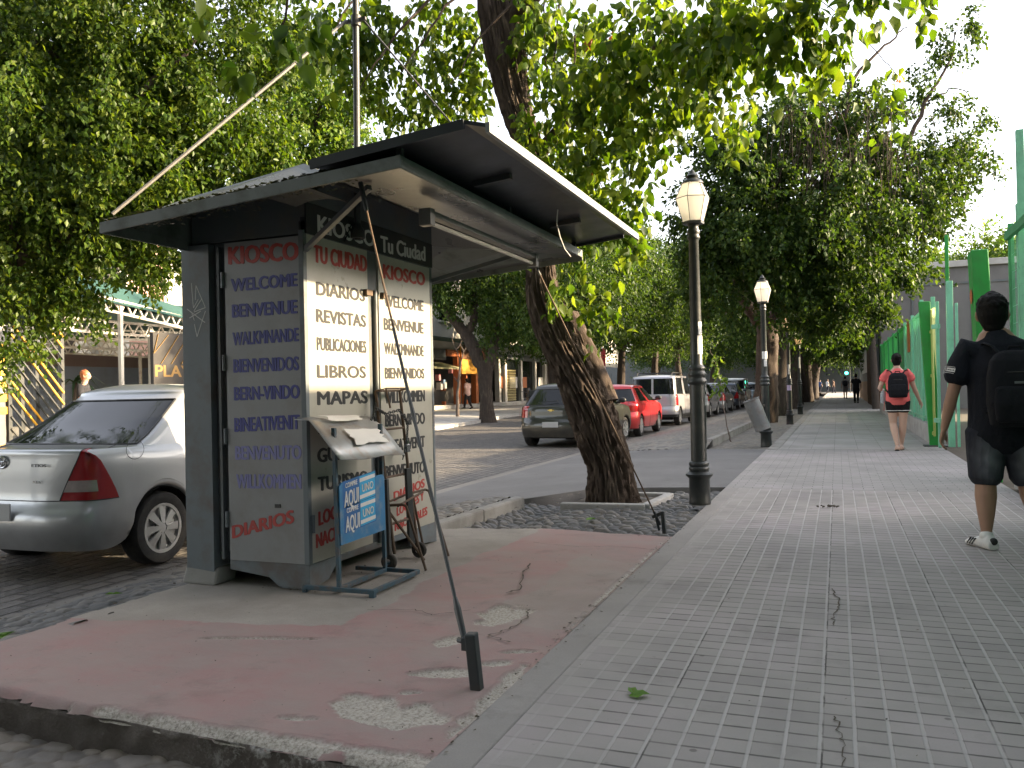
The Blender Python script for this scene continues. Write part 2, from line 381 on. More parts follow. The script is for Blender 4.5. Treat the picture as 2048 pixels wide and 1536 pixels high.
M['cobble_dark'] = stone_mat('cobble_dark', (.065, .068, .07), (.105, .103, .10), (.035, .032, .028), .15)
M['cobble_dusty'] = stone_mat('cobble_dusty', (.10, .096, .088), (.16, .148, .132), (.10, .088, .073), .5)
M['cobble_earth'] = stone_mat('cobble_earth', (.095, .087, .078), (.155, .138, .118), (.13, .108, .082), 1.0)
def worley(X, Y, cx, cy, seed):
    rg = np.random.RandomState(seed); T = rg.rand(64, 64, 3)
    gx = X / cx; gy = Y / cy; ix = np.floor(gx).astype(int); iy = np.floor(gy).astype(int)
    f1 = np.full(X.shape, 9.); f2 = np.full(X.shape, 9.); sid = np.zeros(X.shape)
    for dx in (-1, 0, 1):
        for dy in (-1, 0, 1):
            jx = ix + dx; jy = iy + dy; t = T[jx % 64, jy % 64]
            sx = jx + .5 + (t[..., 0] - .5) * .75 + .5 * (jy % 2); sy = jy + .5 + (t[..., 1] - .5) * .6
            d = np.hypot(gx - sx, gy - sy)
            m1 = d < f1; f2 = np.where(m1, f1, np.minimum(f2, d)); sid = np.where(m1, t[..., 2], sid); f1 = np.where(m1, d, f1)
    return f1, f2 - f1, sid
def cobbles(name, x0, x1, y0, y1, step, cx, cy, zf, hh, mat, seed, mask=None, rot=0.0):
    xs = np.arange(x0, x1 + step / 2, step); ys = np.arange(y0, y1 + step / 2, step)
    cr, sr = math.cos(rot), math.sin(rot); st = {}
    def W(X, Y):
        if 'w' not in st:
            wx = (vnoise(X, Y, .16, 2) - .5) * .05; wy = (vnoise(X + 7, Y + 3, .16, 2) - .5) * .05
            st['w'] = worley((X + wx) * cr - (Y + wy) * sr, (X + wx) * sr + (Y + wy) * cr, cx, cy, seed)
        return st['w']
    def Z(X, Y):
        f1, e, sid = W(X, Y); dome = np.clip(e / .55, 0, 1); dome = np.sqrt(1 - (1 - dome) ** 2)
        return zf(X, Y) + hh * dome * (.7 + .6 * sid) + .012 * (vnoise(X, Y, .5) - .5)
    o = grid_mesh(name, xs, ys, Z, mat, {'stone': lambda X, Y: W(X, Y)[2], 'edge': lambda X, Y: W(X, Y)[1]}, True, mask)
    return tag(o, kind='structure')
def sheet(name, poly, mat, z=None, bevel=0):
    mb = MB(); mb.add([(p[0], p[1], p[2] if len(p) > 2 else z) for p in poly], [tuple(range(len(poly)))])
    return tag(mb.build(name, mat), kind='structure')
def slab(name, poly, z, t, mat, bevel=.012):
    mb = MB(); mb.prism([(p[0], p[1], z) for p in poly][::-1], (0, 0, -t)); o = mb.build(name, mat, bevel=bevel); return tag(o, kind='structure')
sheet('ground', [(-400, -200), (400, -200), (400, 600), (-400, 600)], M['soil'], -.42)
sheet('open_ground', [(1.75, -20, -.03), (60, -20, -.03), (60, 140, -.03), (1.75, 140, -.03)], M['soil'])
# road: falls from the far kerb to the near gutter
FAR = [(-11.0, -25), (-11.0, 5), (-11.5, 15), (-12.4, 24.6), (-13.4, 31), (-14.4, 36), (-15.3, 45), (-15.8, 70), (-16, 125)]
mb = MB(); n = len(FAR)
vs = [(-4.75, p[1], -.17) for p in FAR] + [(-8.0, p[1], -.12) for p in FAR] + [(p[0] - .05, p[1], -.06) for p in FAR]
fs = []
for i in range(n - 1):
    fs += [(i, i + 1, n + i + 1, n + i), (n + i, n + i + 1, 2 * n + i + 1, 2 * n + i)]
mb.add(vs, fs); tag(mb.build('road', M['setts']), kind='structure')
# cross street at the far end
sheet('cross_road', [(-60, 118, .0), (40, 118, .0), (40, 132, .0), (-60, 132, .0)], M['drive'])
# far kerb and far pavement, rising to the shop fronts
mb = MB(); kw = .22
for i in range(n - 1):
    a, b = FAR[i], FAR[i + 1]
    vs = [(a[0], a[1], -.2), (a[0], a[1], .07), (a[0] - kw, a[1], .075), (b[0], b[1], -.2), (b[0], b[1], .07), (b[0] - kw, b[1], .075)]
    mb.add(vs, [(0, 3, 4, 1), (1, 4, 5, 2)])
tag(mb.build('far_kerb', M['concrete_light']), kind='structure')
mb = MB(); vs = [(p[0] - kw, p[1], .065) for p in FAR] + [(-17, p[1], .16) for p in FAR] + [(-30, p[1], .25) for p in FAR]; fs = []
for i in range(n - 1): fs += [(i, i + 1, n + i + 1, n + i), (n + i, n + i + 1, 2 * n + i + 1, 2 * n + i)]
mb.add(vs, fs); tag(mb.build('far_pavement', M['concrete_light']), kind='structure')
# near gutter strip
sheet('gutter', [(-4.35, -20, -.163), (-4.35, 120, -.163), (-5.2, 120, -.158), (-5.2, 8.2, -.158), (-4.95, 8.0, -.158), (-4.95, -20, -.158)], M['gutter'])
# near pavement
slab('pavement_edging', [(-1.27, -6), (-1.115, -6), (-1.115, 10.16), (-1.27, 10.16)], 0.0, .3, M['edging'], .008)
slab('pavement', [(-1.113, -6), (1.75, -6), (1.75, 10.16), (-1.113, 10.16)], -.001, .3, M['tiles'], 0)
slab('pavement', [(-1.27, 10.163), (1.75, 10.163), (1.75, 16.35), (-1.27, 16.35)], -.003, .3, M['pavers'], 0)
slab('path', [(-1.05, 16.353), (1.75, 16.353), (1.75, 118), (-1.05, 118)], 0, .3, M['pavers_smooth'], 0)
slab('path_edging', [(-1.25, 16.353), (-1.053, 16.353), (-1.053, 118), (-1.25, 118)], .012, .3, M['concrete'], .01)
# cracks in the tiles (thin dark gaps)
def crack(pts, wd=.004, z=.0035, seed=1, name='pavement_crack', mat=None):
    rg = random.Random(seed); mb = MB(); P = [Vector(p[:2] + (0,)) if len(p) == 2 else Vector(p) for p in pts]; out = []
    for i in range(len(P) - 1):
        for k in range(6):
            q = P[i].lerp(P[i + 1], k / 6); out.append(q + Vector((rg.uniform(-1, 1), rg.uniform(-1, 1), 0)) * .012)
    out.append(P[-1])
    for i in range(len(out) - 1):
        a, b = out[i], out[i + 1]; d = (b - a).normalized(); nn = Vector((-d.y, d.x, 0)); ra = wd * rg.uniform(.4, 1.4)
        mb.quad(*[(p.x, p.y, z) for p in (a + nn * ra, a - nn * ra, b - nn * ra, b + nn * ra)])
    o = mb.build(name, mat or M['soil']); return tag(o, kind='structure')
crack([G(1666, 1178)[:2], G(1676, 1200)[:2], G(1677, 1214)[:2], G(1665, 1235)[:2], G(1668, 1252)[:2]], .0028, seed=3)
crack([G(1672, 1432)[:2], G(1676, 1460)[:2], G(1685, 1490)[:2], G(1684, 1535)[:2]], .0022, seed=4)
# ---- red painted concrete platform
def front(X): return 2.395 + .047 * (-1.27 - X) + .03 * (vnoise(X, X * 0 + 3, .2, 3) - .5)
CHIPS = [(-1.66, 2.80, .23, .10, -.12), (-1.55, 2.74, .16, .075, -.1), (-1.70, 4.14, .13, .20, -.45), (-1.60, 3.25, .16, .055, .25), (-1.77, 3.67, .075, .13, -.3),
         (-1.45, 3.43, .07, .035, .4), (-1.93, 2.62, .09, .025, .2), (-1.30, 3.15, .035, .42, .02), (-1.29, 5.2, .012, 1.2, 0), (-2.05, 2.46, .75, .03, -.02), (-1.44, 2.43, .2, .06, 0),
         (-2.72, 3.42, .30, .018, .28), (-1.62, 3.0, .05, .03, .5), (-1.40, 3.62, .10, .02, .3)]
def ell(X, Y, c, nz):
    x = X - c[0]; y = Y - c[1]; a = c[4]; u = x * math.cos(a) + y * math.sin(a); v = -x * math.sin(a) + y * math.cos(a)
    return np.hypot(u / c[2], v / c[3]) + nz
def chipf(X, Y):
    nz = (vnoise(X, Y, .10, 5) - .5) * 1.5; d = np.full(X.shape, 9.)
    for c in CHIPS: d = np.minimum(d, ell(X, Y, c, nz))
    return np.clip((1.03 - d) / .10, 0, 1)
def paintf(X, Y):
    # bare concrete round the kiosk and along the back; paint elsewhere
    nz = (vnoise(X, Y, .3, 4) - .5) * .22
    yb = np.interp(X, [-3.9, -3.4, -3.0, -2.42, -2.4], [3.45, 3.55, 3.63, 3.76, 3.78])
    xr = np.interp(Y, [3.7, 4.2, 5.3, 6.7], [-2.42, -2.45, -2.50, -2.40])
    bare = (Y + nz > yb) & (X + nz * .8 < xr)
    worn = (X > -1.75 + (Y - 4.2) * -.02 + nz) & (Y > 3.95 + nz * 2) & (Y < 5.75 + nz * 2)
    pnt = np.where(bare, 0., 1.); pnt = np.where(worn & ~bare, .45, pnt); return pnt
def platz(X, Y):
    c = chipf(X, Y); rough = (vnoise(X, Y, .05, 3) - .5)
    z = .012 * (vnoise(X, Y, .9, 2) - .5) - c * (.012 + .012 * rough)
    # broken front lip
    z = z - np.clip((front(X) + .045 - Y) / .045, 0, 1) ** 2 * .035
    lift = np.exp(-(((X + 1.82) / .10) ** 2 + ((Y - 4.40) / .10) ** 2)) * .018
    return z + .001 + lift
m = NT('platform_paint'); co = m.coord(); pa = m.attr('paint'); ch = m.attr('chip')
gr = m.ramp(m.noise(co, 1.8, 6, .65), [(.3, c4((.27, .243, .212))), (.55, c4((.36, .328, .288))), (.75, c4((.43, .395, .35)))])
gr = m.mix(m.math('MULTIPLY', m.noise(co, 150, 2), .5), gr, c4((.12, .108, .095)))
rd = m.ramp(m.noise(co, 1.5, 7, .68), [(.25, c4((.29, .175, .165))), (.42, c4((.345, .222, .208))), (.55, c4((.305, .235, .216))), (.68, c4((.36, .25, .235))), (.85, c4((.39, .315, .292)))])
rd = m.mix(m.math('MULTIPLY', m.noise(co, 90, 3), .3), rd, c4((.20, .11, .11)))
wear = m.ramp(m.noise(co, 5, 7, .72), [(.60, (0, 0, 0)), (.72, (1, 1, 1))])
rd = m.mix(m.math('MULTIPLY', wear, .6), rd, gr); dus = m.ramp(m.noise(m.mapping(co, (1, 2.2, 1), rot=(0, 0, .4)), 2.1, 7, .72), [(.42, (0, 0, 0)), (.72, (.6, .6, .6))]); rd = m.mix(dus, rd, c4((.31, .265, .235))); scf = m.ramp(m.noise(m.mapping(co, (1, 7, 1), rot=(0, 0, .7)), 6, 5, .7), [(.62, (0, 0, 0)), (.7, (.4, .4, .4))]); rd = m.mix(scf, rd, c4((.20, .15, .14)))
base = m.mix(pa, gr, rd)
base = m.mix(m.ramp(m.noise(co, 2.6, 6, .7), [(.56, (0, 0, 0)), (.75, (.4, .4, .4))]), base, c4((.12, .10, .095)))
chc = m.ramp(m.noise(co, 70, 6, .75), [(.34, c4((.17, .15, .125))), (.5, c4((.40, .365, .315))), (.68, c4((.52, .485, .43)))])
base = m.mix(ch, base, chc)
p = m.princ(**{'Base Color': base, 'Roughness': .8, 'Specular IOR Level': .3}); m.set(p.inputs['Normal'], m.bump(m.math('ADD', m.math('MULTIPLY', m.noise(co, 130, 4), .5), m.math('MULTIPLY', m.math('MULTIPLY', ch, m.noise(co, 45, 3)), 2.5)), .5, .006))
M['platform'] = m.done(p.outputs[0])
def platmask(X, Y):
    back = np.interp(X, [-4.05, -3.2, -2.3, -1.27], [6.7, 6.72, 6.88, 6.76]) + .1 * (vnoise(X, Y, .25, 2) - .5)
    left = -3.86 + .12 * (vnoise(X, Y, .4, 3) - .5)
    return (Y < back) & (X > left - .1) & (Y > front(X) - .006)
o = grid_mesh('platform', np.arange(-4.3, -1.256, .0125), np.arange(2.36, 7.0, .0125), platz, M['platform'], {'paint': paintf, 'chip': chipf}, True, platmask)
tag(o, kind='structure')
# rough front face of the platform
xs = np.arange(-4.4, -1.265, .02); zs = np.array([-.40, -.24, -.2, -.16, -.12, -.08, -.055, -.034, -.046])
V = []; 
for z in zs:
    yy = front(xs) + .035 * (vnoise(xs, xs * 0 + z * 9, .09, 3) - .5) * (1 if z < -.04 else 0) + .05 * (z + .03)
    V += [(x, (f_ + .06 if z == -.046 else y) if z < -.04 else f_, z) for x, y, f_ in zip(xs, yy, front(xs))]
nx = len(xs); fq = []
for j in range(len(zs) - 1):
    for i in range(nx - 1): fq += [j * nx + i, j * nx + i + 1, (j + 1) * nx + i + 1, (j + 1) * nx + i]
m = NT('kerb_face'); co = m.coord(); bb = m.ramp(m.noise(co, 5, 7, .7), [(.3, c4((.075, .062, .052))), (.55, c4((.125, .105, .09))), (.72, c4((.22, .20, .18)))])
lt = m.ramp(m.noise(co, 16, 6, .75), [(.5, (0, 0, 0)), (.62, (1, 1, 1))]); sx = m.n('ShaderNodeSeparateXYZ'); m.set(sx.inputs[0], co)
lt = m.math('MULTIPLY', lt, m.ramp(m.math('MULTIPLY_ADD', sx.outputs[0], .5, 1.55), [(.35, (.05,) * 3), (.62, (1,) * 3)]))
bb = m.mix(lt, bb, c4((.40, .385, .36))); p = m.princ(**{'Base Color': bb, 'Roughness': .9}); m.set(p.inputs['Normal'], m.bump(m.noise(co, 60, 6, .7), .8, .012)); M['kerb_face'] = m.done(p.outputs[0])
o = raw_mesh('platform_kerb', np.array(V), np.array(fq), 4, M['kerb_face'], smooth=True); tag(o, kind='structure')
crack([(-1.854, 4.592), (-1.80, 4.72), (-1.93, 5.1), (-2.0, 5.43)], .006, .012, 5, 'platform_crack')
crack([(-1.60, 4.30), (-1.55, 4.15), (-1.56, 3.95), (-1.62, 3.78), (-1.48, 3.72)], .004, .008, 6, 'platform_crack')
crack([(-2.45, 4.05), (-2.2, 4.12), (-2.05, 4.05), (-1.9, 4.2)], .0025, .008, 7, 'platform_crack')
crack([(-2.25, 6.2), (-1.9, 6.12), (-1.6, 6.2), (-1.28, 6.15)], .0025, .008, 8, 'platform_crack')
# ---- cobbled ditches and strips
cobbles('ditch_cobbles', -4.6, -1.275, .8, 2.58, .013, .115, .08, lambda X, Y: -.15 + .03 * (vnoise(X, Y, .5) - .5) - .03 * np.exp(-((X + 3.0) / .5) ** 2), .013, M['cobble_earth'], 5, rot=.25, mask=lambda X, Y: Y < front(X) + .03)
cobbles('tree_pit_cobbles', -3.3, -1.275, 6.7, 10.2, .0135, .125, .085, lambda X, Y: -.10 - .09 * np.exp(-((X + 3.0) / .25) ** 2) + np.clip((6.98 - Y) * .2, 0, .05), .048, M['cobble_dark'], 8, rot=.12,
        mask=lambda X, Y: (Y > np.interp(X, [-3.3, -2.3, -1.27], [6.62, 6.8, 6.7])) & (Y < np.interp(X, [-3.3, -2.83, -2.1, -1.27], [8.9, 9.75, 10.02, 10.2])))
cobbles('verge_cobbles', -4.75, -3.8, -6, 6.5, .02, .13, .10, lambda X, Y: -.03 + (X + 3.85) * .135, .03, M['cobble_dark'], 12, rot=.2,
        mask=lambda X, Y: X < -3.82 + .08 * (vnoise(X, Y, .4, 3) - .5))
cobbles('verge_cobbles', -4.75, -3.30, 6.5, 9.2, .018, .13, .10, lambda X, Y: -.0 + np.clip(X + 3.6, -2, 0) * .135, .03, M['cobble_dusty'], 14, rot=.2,
        mask=lambda X, Y: (Y < np.interp(X, [-4.75, -4.1, -3.85, -3.3], [7.4, 8.2, 8.5, 8.72])) & (X < np.interp(Y, [6.5, 8.72], [-3.46, -3.38])))
def edgeY(X): return np.interp(X, [-5.0, -4.3, -3.8, -3.3, -2.83, -2.1], [17.9, 17.3, 16.9, 16.6, 16.4, 16.3])
cobbles('verge_cobbles', -5.0, -2.38, 16.2, 60, .045, .14, .11, lambda X, Y: np.interp(X, [-4.85, -3.6, -2.5], [-.16, .06, .10]) * np.clip((Y - edgeY(X)) / .9, 0, 1) + np.interp(X, [-5, -4.3, -3.3, -2.1], [-.15, -.12, -.03, 0]) * (1 - np.clip((Y - edgeY(X)) / .9, 0, 1)) - .02, .03, M['cobble_dusty'], 17,
        mask=lambda X, Y: Y > edgeY(X) - .04)
cobbles('tree_pit_cobbles', -2.4, -1.25, 16.4, 60, .04, .14, .1, lambda X, Y: -.06 + 0 * X, .03, M['cobble_dusty'], 19)
mb = MB()
# low concrete kerb behind the kiosk (slightly crooked) and the long one beyond the driveway
for a, b, w_, zt in (((-3.40, 6.62), (-3.31, 8.72), .13, .035), ((-2.46, 17.4), (-2.46, 29), .13, .13), ((-2.46, 29.05), (-2.46, 60), .13, .13)):
    segs = 2 if b[1] < 10 else 6
    for k in range(segs):
        p = Vector((*a, 0)).lerp(Vector((*b, 0)), k / segs); q = Vector((*a, 0)).lerp(Vector((*b, 0)), (k + 1) / segs - .004)
        j = random.uniform(-.008, .008)
        mb.bar((p.x + j, p.y, zt - .2 + j), (q.x + j, q.y, zt - .2 + j), w_, .4)
tag(mb.build('kerb', M['concrete'], bevel=.02), kind='structure')
# tree pit frame
mb = MB(); FR = [(-2.80, 8.60), (-1.90, 8.66), (-1.82, 9.62), (-2.72, 9.62)]
for i in range(3):
    a, b = FR[i], FR[i + 1]; mb.bar((a[0], a[1], -.09), (b[0], b[1], -.09), .10, .16)
tag(mb.build('tree_pit_edging', M['concrete_light'], bevel=.012), kind='structure')
sheet('tree_pit_soil', [(-2.8, 8.62, -.05), (-1.88, 8.68, -.05), (-1.82, 9.65, -.05), (-2.7, 9.65, -.05)], M['soil'])
# ---- driveway that bridges the ditch (slab with a visible edge)
near = [(-1.268, 10.2), (-2.13, 10.02), (-2.83, 9.74), (-3.30, 9.05), (-3.80, 8.60), (-4.30, 8.42), (-5.0, 8.38)]
far = [(-1.268, 16.35), (-2.1, 16.3), (-2.83, 16.4), (-3.30, 16.6), (-3.80, 16.9), (-4.30, 17.3), (-5.0, 17.9)]
zz = [0, 0, -.005, -.03, -.075, -.12, -.150]
mb = MB(); k = len(near)
top = [(p[0], p[1], z) for p, z in zip(near, zz)] + [(p[0], p[1], z) for p, z in zip(far, zz)]; bot = [(p[0], p[1], p[2] - .16) for p in top[:k]]
mb.add(top + bot, [(i, i + 1, k + i + 1, k + i) for i in range(k - 1)] + [(i, 2 * k + i, 2 * k + i + 1, i + 1) for i in range(k - 1)])
tag(mb.build('driveway', M['drive']), kind='structure')
# ================================================================== KIOSK
M['shaded_cream'] = pbr('shaded_cream_paint', (.25, .255, .26), .4, 0, .10, 2.5, .05, 50, dirt=(.15, .125, .095), dirt_amt=.4, dscale=2.4, fine=.03)  # cream door paint with the end side's shade put into its colour
M['lamp_housing'] = pbr('lamp_housing', (.13, .13, .125), .5, 0, .1, 4)
KL = (-3.5, 5.23, 0.0)
kiosk = thing('kiosk', 'grey metal newspaper kiosk covered in KIOSCO and WELCOME lettering under a wide roof', 'kiosk', KL)
def txt_on(mb, body, L, Rr, cap, fn, mat, bold=.022, out=None, depth=.0015):
    """lettering painted on a flat face; fn turns a measured point into a place on that face"""
    a = fn(*L); b = fn(*Rr); c = fn(L[0], L[1] - cap)
    yd = Vector((0, 0, (c - a).length)); mb.text(body, a + Vector(out or (0, 0, 0)), b - a, yd, mat, bold, depth)
FY = 4.352; FX = -3.043
fy = lambda u, v: AY(u, v, FY); fx = lambda u, v: AX(u, v, FX)
# core
mb = MB(); mb.box2((-3.94, 4.40, .20), (-3.085, 6.06, 2.20)); mb.box2((-3.92, 4.37, 2.2), (-3.04, 6.09, 2.47)); mb.build('body', M['grey_dark'], kiosk, KL, bevel=.006)
# frame posts
mb = MB(); mb.box2((-3.985, 4.345, .0), (-3.765, 4.50, 2.19)); mb.box2((-3.985, 4.50, .02), (-3.945, 6.10, 2.18)); mb.box2((-3.985, 6.02, 0), (-3.80, 6.10, 2.19))
def stroke(p, q, r=.0028):  # graffiti scratched in white on the post
    P, Q = fy2(*p), fy2(*q); mb.bar(P, Q, r * 2, .0015, 1, up=(0, 1, 0))
fy2 = lambda u, v: AY(u, v, 4.3442)
mb.v = mb.v
for p, q in (((383, 566), (387, 616)), ((387, 616), (397, 598)), ((391, 600), (392, 571)), ((392, 571), (411, 615)), ((411, 615), (388, 624)), ((388, 622), (404, 597)), ((374, 618), (410, 645)), ((379, 636), (402, 622)), ((411, 622), (394, 674)), ((394, 674), (389, 648)), ((384, 627), (389, 641))):
    stroke(p, q)
mb.build('corner_post', [M['grey_paint'], M['white_ink']], kiosk, KL)
mb = MB(); mb.box2((-3.762, 4.42, .16), (-3.655, 4.46, 2.17)); mb.box2((-3.72, 4.365, .16), (-3.70, 4.42, 2.17)); mb.build('door_recess', M['grey_dark'], kiosk, KL)
# plinth skirt with cut-outs and feet
mb = MB()
mb.prism([(-3.045, 4.355, .0), (-3.045, 4.56, .03), (-3.045, 4.66, .115), (-3.045, 5.72, .115), (-3.045, 5.80, .03), (-3.045, 6.10, .0), (-3.045, 6.10, .158), (-3.045, 4.355, .158)], (-.03, 0, 0))
mb.prism([(-3.65, 4.36, .16), (-3.65, 4.36, .10), (-3.35, 4.36, .065), (-3.27, 4.36, .005), (-3.076, 4.36, .0), (-3.076, 4.36, .16)], (0, .03, 0))
mb.box2((-3.9, 4.6, 0), (-3.86, 6.0, .16)); mb.box2((-3.9, 6.04, 0), (-3.08, 6.07, .16))
mb.build('plinth', M['grey_paint'], kiosk, KL, bevel=.003)
mb = MB(); mb.prism([(-4.0, 4.30, 0), (-3.72, 4.30, 0), (-3.74, 4.36, .10), (-4.0, 4.36, .13)], (0, .2, 0)); mb.build('footing', M['concrete'], kiosk, KL, bevel=.02)
# door on the end
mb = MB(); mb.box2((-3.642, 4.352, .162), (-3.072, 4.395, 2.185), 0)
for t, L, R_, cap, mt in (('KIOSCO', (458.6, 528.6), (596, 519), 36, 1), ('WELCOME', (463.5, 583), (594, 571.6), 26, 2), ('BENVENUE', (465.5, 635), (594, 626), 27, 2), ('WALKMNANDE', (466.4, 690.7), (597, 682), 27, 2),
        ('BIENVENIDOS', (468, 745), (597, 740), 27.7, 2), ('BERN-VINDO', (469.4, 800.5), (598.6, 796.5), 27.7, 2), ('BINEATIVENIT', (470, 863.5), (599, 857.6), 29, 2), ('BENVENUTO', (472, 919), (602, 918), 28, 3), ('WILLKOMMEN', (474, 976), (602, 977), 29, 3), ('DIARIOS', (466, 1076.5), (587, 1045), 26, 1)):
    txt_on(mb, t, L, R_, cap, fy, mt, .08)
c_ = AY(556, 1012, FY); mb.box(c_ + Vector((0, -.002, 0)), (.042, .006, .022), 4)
mb.build('door', [M['shaded_cream'], M['red_ink'], M['blue_ink'], M['faded_ink'], M['black_ink']], kiosk, KL)['label'] = 'shaded end door with blue welcome words'
kd = kiosk.children[-1]
for z in (.42, .95, 1.42, 1.95):
    h = MB(); h.tube([(-3.655, 4.345, z - .05), (-3.655, 4.345, z + .05)], .011, 8); h.build('hinge', M['grey_paint'], kd, KL, 40)
# doors on the street side
for nm, y0, y1, items in (('a', 4.385, 5.105, (('TU CIUDAD', (627.7, 523.6), (733, 543.4), 36, 1), ('DIARIOS', (633, 589.5), (729, 602.7), 27, 2), ('REVISTAS', (633, 643.6), (731, 654), 27, 2), ('PUBLICACIONES', (634, 700), (732, 705.6), 27, 2), ('LIBROS', (634.8, 755), (731, 755.7), 26.5, 2),
        ('MAPAS', (635.6, 809.7), (734.5, 805.8), 28, 2), ('F', (638, 868), (652, 867), 28, 2), ('GUIAS', (636, 925), (708, 915), 29, 2), ('TURISMO', (637, 982), (735, 966), 29, 2), ('LOCALES Y', (638, 1051), (724, 1015), 29, 1), ('NACIONALES', (633, 1096), (726, 1055), 29, 1))),
    ('b', 5.255, 6.065, (('KIOSCO', (767, 556), (849, 571), 29, 1), ('WELCOME', (768, 612), (846.5, 622.5), 24, 2), ('BENVENUE', (768, 659), (846.5, 667), 24, 2), ('WALKMNANDE', (768.7, 708), (847, 712.7), 24, 2), ('BIENVENIDOS', (770, 757), (848, 757), 23, 2),
        ('WILLKOMMEN', (770, 807), (849, 801.8), 25, 2), ('BERN-VINDO', (771, 853), (849, 847), 25, 2), ('BINEATIVENIT', (770, 905), (849, 893), 25, 2), ('BENVENUTO', (771, 956), (849, 944), 25, 2), ('DIARIOS', (788, 1002), (848.6, 973.4), 19, 1), ('LOCALES Y', (794, 1032), (847, 999), 18, 1), ('NACIONALES', (790, 1062), (854, 1029), 18, 1)))):
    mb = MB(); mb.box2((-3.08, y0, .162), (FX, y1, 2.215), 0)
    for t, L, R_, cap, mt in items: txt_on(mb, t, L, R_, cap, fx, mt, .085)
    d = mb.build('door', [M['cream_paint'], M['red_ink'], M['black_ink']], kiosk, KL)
    d['label'] = 'pale street side door listing diarios and revistas' if nm == 'a' else 'pale street side door with welcome words in black'
    hb = MB(); hb.box2((FX - .001, y1 - .06 if nm == 'a' else y0 + .02, 1.885), (FX + .03, y1 + .02 if nm == 'a' else y0 + .07, 1.925)); hb.build('latch', M['rust'], d, KL)
    if nm == 'b': continue
    hb = MB(); hb.tube([(FX + .006, 4.39, .35), (FX + .006, 4.39, .46)], .012, 8); hb.build('hinge', M['grey_paint'], d, KL, 40)
mb = MB(); mb.box2((-3.076, 4.347, .16), (-3.040, 4.383, 2.22)); mb.box2((-3.076, 6.068, .16), (-3.040, 6.10, 2.22)); mb.build('corner_trim', M['grey_paint'], kiosk, KL, bevel=.002)
mb = MB(); mb.box2((-3.075, 5.115, .16), (-3.055, 5.245, 2.2)); mb.tube([(-3.035, 5.19, .15), (-3.035, 5.19, 1.93)], .016, 10); mb.build('locking_bar', M['grey_dark'], kiosk, KL)
# fascia board with the name
mb = MB(); mb.box2((-3.078, 4.36, 2.222), (-3.036, 6.10, 2.275), 0); mb.prism([(-3.036, 4.36, 2.225), (-3.036, 6.10, 2.225), (-3.036, 6.10, 2.275), (-3.036, 4.36, 2.30), ], (-.03, 0, 0), 0)
FB = -3.026
mb.prism([(FB, 4.365, 2.20), (FB, 6.09, 2.205), (FB, 6.09, 2.395), (FB, 4.365, 2.395)], (-.012, 0, 0), 0); mb.prism([(FB - .003, 4.365, 2.398), (FB - .003, 6.09, 2.398), (FB - .003, 6.09, 2.60), (FB - .003, 4.365, 2.60)], (-.012, 0, 0), 2)
fb = lambda u, v: AX(u, v, FB)
txt_on(mb, 'KIOSCO', (636, 464), (748, 494), 36, fb, 1, .05); txt_on(mb, 'Tu Ciudad', (762, 503), (850, 522), 33, fb, 1, .05)
a = fb(688, 483); b = fb(704, 441); mb.bar(a + Vector((.003, 0, 0)), b + Vector((.003, 0, 0)), .012, .003, 0)
mb.build('name_board', [M['black_paint'], M['white_ink'], M['grey_dark']], kiosk, KL)
# lower roof: a shallow tray that rises towards the street
M['roof_under'] = pbr('roof_under', (.14, .143, .147), .30, .35, .10, 2, .04, 30, dirt=(.10, .095, .09), dirt_amt=.3, dscale=1.1)
M['roof_edge'] = pbr('roof_edge', (.15, .165, .16), .55, .1, .25, 6, .15, 50, dirt=(.05, .06, .04), dirt_amt=.7, dscale=5)
RX0, RX1, RY0, RY1 = -3.945, -1.98, 3.656, 6.826
zl = lambda x: 2.190 + (x - RX0) * .0765
mb = MB()
def slope_box(mb, x0, x1, y0, y1, zb, zt, mat):
    vs = [(x0, y0, zl(x0) + zb), (x1, y0, zl(x1) + zb), (x1, y1, zl(x1) + zb), (x0, y1, zl(x0) + zb), (x0, y0, zl(x0) + zt), (x1, y0, zl(x1) + zt), (x1, y1, zl(x1) + zt), (x0, y1, zl(x0) + zt)]
    mb.add(vs, [(3, 2, 1, 0), (4, 5, 6, 7), (0, 1, 5, 4), (1, 2, 6, 5), (2, 3, 7, 6), (3, 0, 4, 7)], mat)
e = .012; zk = 2.62; RO = [(RX0 + e, RY0 + e), (RX1 - e, RY0 + e), (RX1 - e, RY1 - e), (RX0 + e, RY1 - e)]; RI = [(-3.95, 4.36), (-3.03, 4.36), (-3.03, 6.10), (-3.95, 6.10)]
for dz in (0, .008):   # hollow hipped tray: ceiling and top sheet
    vs = [(x, y, zl(x) - .012 + dz) for x, y in RO] + [(x, y, (zk if i in (1, 2) else 2.5) + dz) for i, (x, y) in enumerate(RI)] + [(-2.5, 3.95, 2.365 + dz), (-2.5, 6.5, 2.365 + dz)]
    fs = [(0, 1, 8, 5, 4), (1, 2, 9, 8), (8, 9, 6, 5), (2, 3, 7, 6, 9), (3, 0, 4, 7), (4, 5, 6, 7)]
    mb.add(vs, [f[::-1] for f in fs] if dz == 0 else fs, 0 if dz == 0 else 1)
slope_box(mb, RX0, RX1, RY0, RY0 + .012, -.03, .034, 1); slope_box(mb, RX0, RX1, RY1 - .012, RY1, -.055, .034, 1)
slope_box(mb, RX0, RX0 + .012, RY0 + .012, RY1 - .012, -.03, .034, 1); slope_box(mb, RX1 - .012, RX1, RY0 + .012, RY1 - .012, -.028, .034, 1)
roof = mb.build('roof', [M['roof_under'], M['roof_edge']], kiosk, KL, bevel=.003)
mb = MB()
for y in (4.36, 6.12): mb.bar((-3.02, y, 2.585), (-2.5, y, 2.345), .024, .024)
mb.build('roof_rib', M['grey_dark'], roof, KL)
mb = MB()
